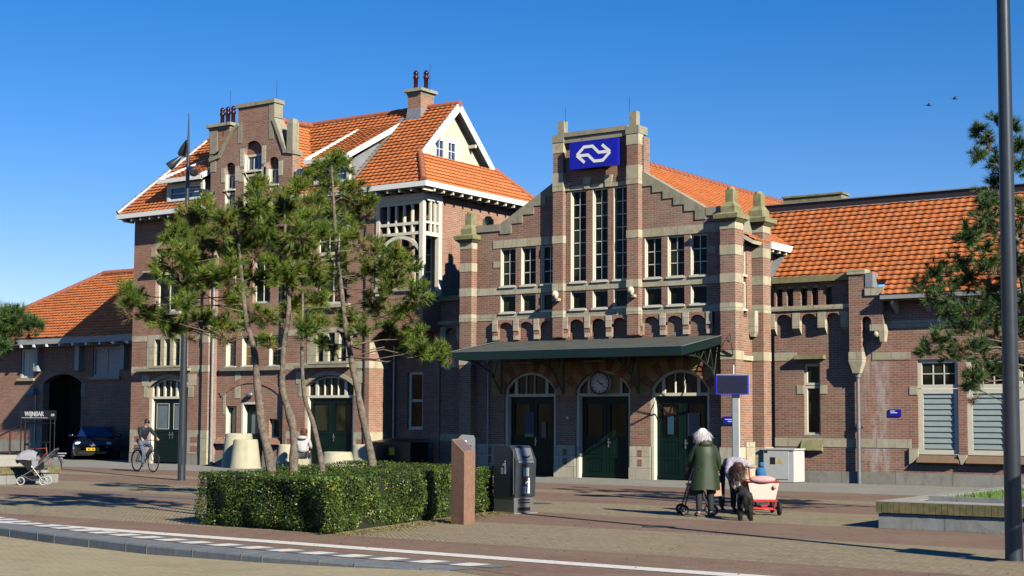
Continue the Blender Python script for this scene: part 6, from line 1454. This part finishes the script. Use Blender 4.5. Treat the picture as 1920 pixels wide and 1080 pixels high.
# ---- walker with seat in front of the woman
T = thing('wheeled_walker', 'black wheeled walker half hidden beyond the woman in the green coat', 'walker', (-13.25, 24.85, 0), RS, local=True)
m = MB()
for y in (-.2, .25):
    m.tube([(-.25, y, .10), (-.12, y, .55), (-.02, y, .86), (.10, y, .88)], .013).tube([(.28, y, .10), (.10, y, .5), (-.06, y, .6)], .013)
m.tube([(-.12, -.2, .55), (-.12, .25, .55)], .012).tube([(.1, -.2, .5), (.1, .25, .5)], .012); mk('frame', m, BLK, T)
mk('seat', MB().box(-.16, .16, -.18, .24, .54, .58), BLK, T); mk('bag', MB().box(-.14, .12, -.16, .2, .36, .52), BLK, T)
for x, y in ((-.25, -.22), (-.25, .27), (.29, -.22), (.29, .27)): wheel(T, (x, y, .10), .10, .006, 'Y', 5, STEEL, RUB, .02)

# ---- red and white pull wagon
T = thing('pull_wagon', 'white pull wagon with red chassis and T handle carrying a child', 'wagon', (-12.15, 25.45, 0), R(125), local=True)
WPL = plain('white_plastic', (.74, .60, .52), .35, vary=.06)
def tub(x0, x1, wb, wt, z0, z1, th=.02):
    o_ = [(x0+.05, -wb, z0), (x0+.05, wb, z0), (x1-.05, wb, z0), (x1-.05, -wb, z0), (x0, -wt, z1), (x0, wt, z1), (x1, wt, z1), (x1, -wt, z1)]
    return MB().add(o_, [(0, 1, 2, 3)])
o_ = tub(0, 1.0, .22, .29, .28, .62).v
mk('rear_panel', MB().add([o_[0], o_[1], o_[5], o_[4]]+[(p[0]+.03, p[1]*.96, p[2]) for p in (o_[0], o_[1], o_[5], o_[4])], [(0, 1, 2, 3), (4, 5, 6, 7), (0, 1, 5, 4), (1, 2, 6, 5), (2, 3, 7, 6), (3, 0, 4, 7)]), WPL, T)
mk('front_panel', MB().add([o_[3], o_[2], o_[6], o_[7]], [(0, 1, 2, 3)]), WPL, T)
for a, b_ in ((0, 4), (1, 5)):
    c_, d_ = (3, 7) if a == 0 else (2, 6); mk('side_panel', MB().add([o_[a], o_[c_], o_[d_], o_[b_]], [(0, 1, 2, 3)]), plain('wagon_side_red', (.60, .09, .06)) if 'wagon_side_red' not in MATS else MATS['wagon_side_red'], T)
mk('floor', MB().box(.05, .95, -.22, .22, .28, .30), BLK, T); mk('rim_trim', MB().tube([(-.005, -.30, .625), (-.005, .30, .625), (1.0, .30, .625), (1.0, -.30, .625), (-.005, -.30, .625)], .016), REDP, T)
m = MB()
for x in (.08, .85): m.tube([(x, -.27, .13), (x, .27, .13)], .016).tube([(x, -.20, .13), (x, -.24, .28)], .016).tube([(x, .20, .13), (x, .24, .28)], .016)
m.box(-.02, .03, -.25, .25, .26, .30).tube([(.08, -.2, .14), (-.03, -.2, .12), (-.03, .2, .12), (.08, .2, .14)], .016).tube([(.08, 0, .14), (.85, 0, .14)], .02); mk('chassis', m, REDP, T)
mk('handle', MB().tube([(.9, 0, .15), (1.08, .06, .40), (1.12, .10, .86)], .018).tube([(1.12, -.02, .87), (1.12, .20, .88)], .022), REDP, T)
for x in (.08, .85):
    for y in (-.30, .30): wheel(T, (x, y, .13), .13, .03, 'Y', 0, BLK, RUB, .038)
mk('badge', MB().lathe((-.005+.0, -.20, .53), [(0, -.012), (.04, -.012), (.04, 0)], 12, 'X'), plain('badge_pink', (.6, .35, .28)), T)
PINK = plain('pink_blanket', (.70, .36, .36), .8, vary=.15)
o = mk('blanket', MB().ell((.02, .02, .665), (.09, .25, .075), 14, 8), PINK); 
w_ = Matrix.Translation((-12.15, 25.45, 0)) @ Matrix.Rotation(R(125), 4, 'Z'); o.matrix_world = w_; tag(o, 'rolled pink blanket lying over the rear edge of the wagon', 'blanket')

# ================================================================== PEOPLE AND DOG
def skin_mesh(nodes, edges, root=0, sub=2):
    bm = bmesh.new(); ly = bm.verts.layers.skin.verify(); vs = []
    for i, (p, r) in enumerate(nodes):
        v = bm.verts.new(p); v[ly].radius = (r, r) if not isinstance(r, tuple) else r; v[ly].use_root = (i == root); vs.append(v)
    for a, b in edges: bm.edges.new((vs[a], vs[b]))
    me = bpy.data.meshes.new('tmp'); bm.to_mesh(me); bm.free()
    o = bpy.data.objects.new('tmp', me); COL.objects.link(o)
    s = o.modifiers.new('s', 'SKIN'); s.use_smooth_shade = True; s.branch_smoothing = .5
    u = o.modifiers.new('u', 'SUBSURF'); u.levels = sub; u.render_levels = sub
    dg = bpy.context.evaluated_depsgraph_get(); dg.update()
    out = bpy.data.meshes.new_from_object(o.evaluated_get(dg)); bpy.data.objects.remove(o); bpy.data.meshes.remove(me)
    mb = MB(); mb.add([v.co.copy() for v in out.vertices], [tuple(p.vertices) for p in out.polygons], True); bpy.data.meshes.remove(out)
    return mb
def chain_skin(chains, sub=2):
    """chains: list of lists of (point, radius); points shared by position join up"""
    nodes, edges, idx = [], [], {}
    for ch in chains:
        prev = None
        for p, r in ch:
            k = tuple(round(x, 4) for x in p)
            if k not in idx: idx[k] = len(nodes); nodes.append((Vector(p), r))
            if prev is not None and prev != idx[k] and (prev, idx[k]) not in edges: edges.append((prev, idx[k]))
            prev = idx[k]
    return skin_mesh(nodes, edges, 0, sub)
def hand(wr, el, curl=.5, side=1):
    """finger chains from the wrist, direction forearm"""
    wr, el = Vector(wr), Vector(el); d = (wr-el).normalized(); a = d.orthogonal().normalized(); b = d.cross(a); out = []
    palm = wr+d*.055; out.append([(tuple(wr), .026), (tuple(palm), .030)])
    for k, L in enumerate((.062, .070, .066, .052)):
        o = a*(-.027+.018*k); p1 = palm+d*L*.5+o; p2 = p1+(d*(1-curl)+b*curl*side).normalized()*L*.55
        out.append([(tuple(palm), .030), (tuple(p1), .0095), (tuple(p2), .008)])
    t = wr+d*.02-a*.035; t2 = t+(d*.7+b*.5*side).normalized()*.05; out.append([(tuple(wr), .026), (tuple(t), .012), (tuple(t2), .009)])
    return out
def figure(name, label, loc, rz, J, top, bottom, shoe, topr=1.0, group=None, hair=None, skin=None, sleeves=True):
    T = thing(name, label, 'person', loc, rz, local=True, group=group)
    P = {k: tuple(v) for k, v in J.items()}
    hd = Vector(P['head']); nk = Vector(P['neck']); up_ = (hd-nk).normalized(); fc = Vector(P['face']).normalized()
    ch = [[(P['pelvis'], .09), (P['spine'], .085), (P['chest'], .09), (P['neck'], .048), (tuple(hd-up_*.05), .068), (tuple(hd+up_*.04), .078), (tuple(hd+up_*.085), .055)]]
    ch += [[(tuple(hd-up_*.05), .068), (tuple(hd-up_*.035+fc*.085), .018)]]
    for s in 'lr':
        ch.append([(P['chest'], .09), (P[s+'sh'], .045), (P[s+'el'], .036), (P[s+'wr'], .026)])
        ch.append([(P['pelvis'], .09), (P[s+'hip'], .075), (P[s+'kn'], .052), (P[s+'an'], .035), (P[s+'toe'], .030)])
        ch += hand(P[s+'wr'], P[s+'el'], .6, 1 if s == 'l' else -1)
    mk('body', chain_skin(ch), skin or SKIN, T)
    if top:
        ch = [[(P['pelvis'], .135*topr), (P['spine'], .13*topr), (P['chest'], .145*topr), (tuple(Vector(P['chest']).lerp(nk, .85)), .082)]]
        for s in 'lr': ch.append([(P['chest'], .145*topr), (P[s+'sh'], .092), (P[s+'el'], .055), (tuple(Vector(P[s+'el']).lerp(Vector(P[s+'wr']), .88)), .042)])
        mk('jacket', chain_skin(ch), top, T)
    ch = []
    for s in 'lr': ch.append([(P['pelvis'], .115), (P[s+'hip'], .098), (P[s+'kn'], .068), (P[s+'an'], .056)])
    mk('trousers', chain_skin(ch), bottom, T)
    for s in 'lr': mk('shoe', chain_skin([[(tuple(Vector(P[s+'an'])+Vector((0, 0, -.02))), .046), (tuple(Vector(P[s+'an']).lerp(Vector(P[s+'toe']), .6)), .046), (P[s+'toe'], .040)]]), shoe, T)
    # eyes and mouth
    sd_ = fc.cross(up_).normalized(); m = MB()
    for s in (-1, 1): m.ell(tuple(hd+fc*.078+sd_*s*.03+up_*.005), (.010, .010, .008), 8, 6)
    m.ell(tuple(hd+fc*.080-up_*.062), (.016, .016, .005), 8, 6); mk('facial_features', m, plain('eye_dark', (.05, .02, .02)) if 'eye_dark' not in MATS else MATS['eye_dark'], T)
    m = MB()
    for s in (-1, 1): m.ell(tuple(hd+sd_*s*.078-up_*.01), (.015, .015, .028), 8, 6)
    mk('ears', m, skin or SKIN, T)
    return T, P, hd, up_, fc, sd_
def hair_mesh(hd, up_, fc, r=.10, length=.0, n=420, seed=1, volume=1.0, back=.03):
    rnd = random.Random(seed); m = MB(); c = hd+up_*.03-fc*back
    m.ell(tuple(c), (r*.92*volume, r*.92*volume, r*.95*volume), 16, 10)
    for k in range(n):
        d = Vector((rnd.gauss(0, 1), rnd.gauss(0, 1), rnd.gauss(0, 1))).normalized()
        if d.dot(fc) > .45 and d.dot(up_) < .6: continue
        p = c+d*r*.9*volume; t = (d*.5-Vector((0, 0, 1))*(1.0)+Vector((rnd.uniform(-.4, .4), rnd.uniform(-.4, .4), rnd.uniform(-.4, .2)))).normalized()
        q = p+t*(.05+length*rnd.uniform(.6, 1.0)); w_ = t.cross(d).normalized()*.005
        m.add([tuple(p-w_), tuple(p+w_), tuple(q+d*.01)], [(0, 1, 2)])
    return m
WH = plain('white_hair', (.78, .76, .76), .7, vary=.12); BH = plain('brown_hair', (.07, .03, .018), .5, vary=.3); DH = plain('dark_hair', (.015, .01, .008), .5)
COAT = plain('green_wax_coat', (.026, .046, .016), .55, .0, .35, vary=.45, sc=5); NAVY = plain('navy_jacket', (.008, .012, .032), .7, vary=.3); JEAN = plain('blue_jeans', (.11, .15, .23), .8, vary=.3, sc=8)
DTR = plain('dark_trousers', (.018, .02, .03), .8, vary=.3); GTR = plain('grey_trousers', (.05, .055, .065), .8, vary=.3); SHO = plain('dark_shoe', (.03, .025, .025), .6); GSH = plain('grey_shoe', (.20, .19, .17), .6)
PATT = plain('mottled_blouse', (.55, .50, .55), .8, c2=(.16, .12, .22), sc=22); PUR = plain('pale_jacket', (.50, .50, .50), .8, vary=.12)

# ---- woman in the long green coat, seen from behind (local x right, y away)
H_ = 1.0
J = dict(pelvis=(0, 0, .86), spine=(0, .02, 1.03), chest=(0, .03, 1.22), neck=(-.01, .06, 1.37), head=(-.03, .10, 1.48), face=(-.45, .9, -.35),
    lsh=(-.17, .04, 1.27), lel=(-.255, .14, 1.02), lwr=(-.24, .33, .90), rsh=(.17, .04, 1.27), rel=(.26, .06, 1.02), rwr=(.27, .16, .80),
    lhip=(-.09, 0, .80), lkn=(-.12, .03, .45), lan=(-.14, -.04, .09), ltoe=(-.17, .10, .035), rhip=(.09, 0, .80), rkn=(.09, .04, .45), ran=(.10, .0, .09), rtoe=(.10, .15, .035))
T, P, hd, up_, fc, sd_ = figure('person', 'white haired woman in a long dark green hooded coat seen from behind', (-12.78, 24.35, 0), RS+R(8), J, None, DTR, GSH)
mk('hair', hair_mesh(hd, up_, fc, .108, .12, 2600, 2, 1.05, .015), WH, T)
m = MB(); rings = []
for z, rx, ry, cy, cx in ((.50, .265, .20, .02, -.01), (.62, .255, .19, .02, -.01), (.80, .235, .175, .02, 0), (.98, .205, .155, .025, 0), (1.12, .205, .15, .03, 0), (1.24, .215, .14, .035, 0), (1.33, .16, .11, .045, 0), (1.38, .09, .085, .05, 0)):
    rings.append([(cx+rx*math.cos(a)*(1+(.07*math.sin(5*a+z*3)+.05*math.sin(9*a+z*5))*max(.08, 1.2-z)*1.4), cy+ry*math.sin(a)*(1+.06*math.sin(6*a+1)*max(0, 1.15-z)), z+.012*math.sin(3*a)*(z < .55)) for a in [2*math.pi*k/36 for k in range(36)]])
m.add([p for r_ in rings for p in r_], [(i*36+k, i*36+(k+1) % 36, (i+1)*36+(k+1) % 36, (i+1)*36+k) for i in range(len(rings)-1) for k in range(36)], True)
mk('coat', m, COAT, T)
for s in 'lr': mk('coat_sleeve', chain_skin([[(tuple(Vector(P['chest']).lerp(Vector(P[s+'sh']), .7)), .07), (P[s+'sh'], .078), (P[s+'el'], .066), (tuple(Vector(P[s+'el']).lerp(Vector(P[s+'wr']), .85)), .052)]]), COAT, T)
mk('coat_hood', MB().ell((0, -.035, 1.33), (.13, .07, .075), 16, 8), COAT, T)
o = mk('shopping_bag', MB().add([(.20, .10, .62), (.32, .12, .62), (.34, .14, .38), (.19, .12, .38), (.21, .22, .62), (.31, .22, .62), (.33, .24, .38), (.19, .22, .38)], [(0, 1, 2, 3), (4, 5, 6, 7), (3, 2, 6, 7), (0, 3, 7, 4), (1, 2, 6, 5)]).tube([(.22, .15, .62), (.25, .16, .80), (.30, .16, .62)], .006), plain('peach_plastic', (.66, .38, .28), .4))
o.matrix_world = Matrix.Translation((-12.78, 24.35, 0)) @ Matrix.Rotation(RS+R(8), 4, 'Z'); tag(o, 'peach coloured carrier bag hanging from the hand of the woman in green', 'bag')

# ---- person bending down to the wagon
J = dict(pelvis=(.02, .10, .88), spine=(.09, -.02, .98), chest=(.20, -.16, .98), neck=(.24, -.30, .92), head=(.20, -.40, .84), face=(.0, -.55, -.85),
    lsh=(.06, -.20, .98), lel=(.0, -.30, .76), lwr=(.10, -.34, .58), rsh=(.33, -.14, .98), rel=(.46, -.10, .90), rwr=(.56, .06, .88),
    lhip=(-.06, .08, .82), lkn=(-.06, .03, .46), lan=(-.05, .05, .09), ltoe=(-.03, -.10, .035), rhip=(.12, .10, .82), rkn=(.17, .06, .46), ran=(.18, .12, .09), rtoe=(.22, -.02, .035))
T, P, hd, up_, fc, sd_ = figure('person', 'person with long brown hair bending forward over the wagon handle in a mottled top', (-13.08, 25.7, 0), RS, J, PATT, GTR, SHO)
mk('hair', hair_mesh(hd, Vector((0, 0, 1)), Vector((0, .3, .3)).normalized(), .112, .20, 900, 5, 1.05, .0), BH, T)
mk('scarf', MB().torus(tuple(Vector(P['neck'])), .07, .035, 'Y', 16, 8), PATT, T)

# ---- child in the wagon
T = thing('person', 'small child with a blue bobble hat sitting in the wagon', 'person', (-12.32, 25.68, .30), RS, local=True)
mk('body', chain_skin([[((0, 0, .06), .10), ((0, 0, .22), .10), ((0, 0, .33), .04), ((0, 0, .40), .075), ((0, 0, .47), .07)], [((0, 0, .22), .10), ((-.12, -.02, .26), .04), ((-.15, -.10, .16), .03), ((-.12, -.16, .14), .022)], [((0, 0, .22), .10), ((.12, -.02, .26), .04), ((.15, -.10, .16), .03), ((.12, -.16, .14), .022)], [((0, 0, .06), .10), ((-.08, .20, .07), .045), ((-.09, .34, .06), .035)], [((0, 0, .06), .10), ((.08, .20, .07), .045), ((.09, .34, .06), .035)]]), SKIN, T)
mk('jacket', chain_skin([[((0, 0, .05), .13), ((0, 0, .22), .125), ((0, 0, .31), .07)], [((0, 0, .22), .125), ((-.12, -.02, .26), .055), ((-.15, -.10, .16), .042)], [((0, 0, .22), .125), ((.12, -.02, .26), .055), ((.15, -.10, .16), .042)]]), plain('mustard_coat', (.35, .24, .06), .8), T)
mk('hat', MB().lathe((0, 0, .45), [(.098, -.02), (.105, .0), (.10, .06), (.07, .12), (.0, .145)], 18), plain('blue_knit', (.03, .20, .42), .95, c2=(.02, .09, .24), sc=30), T)
mk('bobble', MB().ell((.02, 0, .63), (.055, .055, .055), 12, 8), MATS['blue_knit'], T)

# ---- cyclist (local x forward)
J = dict(pelvis=(-.20, 0, 1.02), spine=(-.14, 0, 1.18), chest=(-.05, 0, 1.36), neck=(.0, 0, 1.50), head=(.05, 0, 1.61), face=(1, -.25, -.05),
    lsh=(-.03, .18, 1.40), lel=(.12, .27, 1.20), lwr=(.27, .28, 1.09), rsh=(-.03, -.18, 1.40), rel=(.12, -.27, 1.18), rwr=(.27, -.28, 1.09),
    lhip=(-.19, .10, .97), lkn=(.20, .12, .80), lan=(-.14, .13, .50), ltoe=(.0, .13, .46), rhip=(-.19, -.10, .97), rkn=(.14, -.12, .62), ran=(.02, -.13, .27), rtoe=(.15, -.13, .23))
T, P, hd, up_, fc, sd_ = figure('person', 'cyclist in a navy jacket, jeans and sunglasses riding past the green door', (-37.78, 33.0, 0), R(-12), J, NAVY, JEAN, SHO, 1.15)
mk('hair', MB().ell(tuple(hd+up_*.035-fc*.025), (.088, .088, .082), 14, 10), DH, T)
mk('sunglasses', MB().tube([tuple(hd+fc*.05-sd_*.085+up_*.01), tuple(hd+fc*.092-sd_*.045+up_*.01), tuple(hd+fc*.092+sd_*.045+up_*.01), tuple(hd+fc*.05+sd_*.085+up_*.01)], .018, 8), BLK, T)

# ---- seated person behind the hedge, back to us
J = dict(pelvis=(0, 0, .50), spine=(0, .02, .66), chest=(0, .04, .88), neck=(.02, .05, 1.02), head=(.03, .07, 1.13), face=(.2, 1, -.2),
    lsh=(-.17, .04, .92), lel=(-.21, .10, .70), lwr=(-.10, .30, .62), rsh=(.17, .04, .92), rel=(.23, .10, .70), rwr=(.16, .32, .60),
    lhip=(-.1, .02, .47), lkn=(-.12, .42, .48), lan=(-.12, .46, .09), ltoe=(-.12, .60, .035), rhip=(.1, .02, .47), rkn=(.16, .42, .48), ran=(.18, .46, .09), rtoe=(.18, .60, .035))
T, P, hd, up_, fc, sd_ = figure('person', 'seated person in a pale grey hooded jacket seen from behind between two pine trunks', (-34.9, 37.35, 0), RS, J, PUR, GTR, SHO, 1.45)
T.scale = (1.14, 1.14, 1.14)
mk('hair', hair_mesh(hd, up_, fc, .105, .05, 500, 9, 1.05, .02), plain('auburn_hair', (.16, .05, .025), .5, vary=.3), T)
mk('jacket_hood', MB().ell((0, -.10, .98), (.15, .07, .06), 14, 8), PUR, T)
S2 = thing('stool_block', 'low block seat under the seated person behind the hedge', 'seat', (-34.9, 37.35, 0), RS, local=True)
mk('block', MB().box(-.25, .25, -.18, .25, 0, .40), CONP, S2)

# ---- black curly dog, standing, seen from behind (local x = forward)
T = thing('dog', 'large black curly coated dog standing beside the wagon with its back to us', 'dog', (-11.90, 24.15, 0), R(118), local=True)
ch = [[((-.32, 0, .52), (.11, .10)), ((-.15, 0, .53), (.105, .115)), ((.05, 0, .51), (.115, .13)), ((.26, 0, .52), (.12, .145)), ((.40, .02, .55), .085), ((.50, .04, .58), .065), ((.58, .06, .58), .085), ((.66, .09, .54), .055), ((.74, .11, .50), .035)]]
for y in (-.09, .09):
    ch.append([((-.32, 0, .52), (.11, .10)), ((-.31, y, .44), .085), ((-.25, y*1.05, .31), .055), ((-.39, y*1.1, .19), .036), ((-.36, y*1.1, .05), .036), ((-.30, y*1.1, .03), .034)])
    ch.append([((.26, 0, .52), (.12, .145)), ((.27, y, .40), .065), ((.25, y, .22), .042), ((.27, y, .06), .036), ((.32, y, .03), .036)])
ch.append([((-.32, 0, .52), (.11, .10)), ((-.45, 0, .50), .035), ((-.50, .0, .36), .03), ((-.48, 0, .25), .02)])
dm = chain_skin(ch); rnd = random.Random(4); DOG = plain('black_curly_fur', (.018, .017, .016), .85, c2=(.045, .042, .038), sc=28)
mk('body', dm, DOG, T)
fur = MB()
for k in range(0, len(dm.v)):
    p = Vector(dm.v[k])
    for q in range(5):
        d = Vector((rnd.gauss(0, 1), rnd.gauss(0, 1), rnd.gauss(-.3, 1))).normalized(); a = d.orthogonal().normalized()*.005; c_ = p+Vector((rnd.gauss(0, .008),)*3)
        fur.add([tuple(c_-a), tuple(c_+a), tuple(c_+d*.018)], [(0, 1, 2)])
mk('curly_coat', fur, DOG, T)
for y in (-.07, .13): mk('ear', MB().ell((.56, y+.03, .55), (.035, .02, .075), 10, 8), DOG, T)
mk('nose', MB().ell((.775, .115, .50), (.018, .02, .015), 8, 6), BLK, T)
mk('eye', MB().ell((.65, .035, .60), (.01, .01, .01), 6, 5).ell((.63, .14, .60), (.01, .01, .01), 6, 5), BLK, T)

T.scale = (.9, .9, .9)

# ---- two birds
for loc, s, lab in (((-21.0, 60.0, 14.9), 1.0, 'small dark bird in flight, the lower left of two above the wing roof'), ((-19.9, 60.0, 15.05), .9, 'small dark bird gliding with level wings, right of the other')):
    T = thing('bird', lab, 'bird', loc, RS, local=True, group='birds in the sky')
    mk('body', MB().ell((0, 0, 0), (.10, .05, .04), 10, 6).add([(-.09, -.02, 0), (-.09, .02, 0), (-.18, .03, .01), (-.18, -.03, .01)], [(0, 1, 2, 3)]), BLK, T)
    for sg in (-1, 1): mk('wing', MB().add([(.05, 0, .01), (-.05, 0, .01), (-.06*s, sg*.12, .06), (-.10*s, sg*.26, .03), (-.02, sg*.14, .07)], [(0, 1, 2, 4), (4, 2, 3)]), BLK, T)

# ALBEDO: the whole palette was mixed a little light, bring every base colour down by the same factor
for m in MATS.values():
    KA = (.80,) if m.name in ('cream_paint', 'white_paint', 'sign_white', 'gablet_cream', 'white_marking', 'white_hair', 'pine_needles', 'skin', 'clay_pantile', 'sign_blue', 'white_plastic') else (.66,) if 'paving' in m.name or m.name == 'road_clinker' else (.72,)
    nt = m.node_tree; b = nt.nodes['Principled BSDF']; s = b.inputs['Base Color']
    if s.is_linked:
        src = s.links[0].from_socket; nt.links.new(mixc(nt, 1.0, src, (KA[0],)*3, 'MULTIPLY'), s)
    else: s.default_value = tuple(x*KA[0] for x in s.default_value[:3])+(1,)
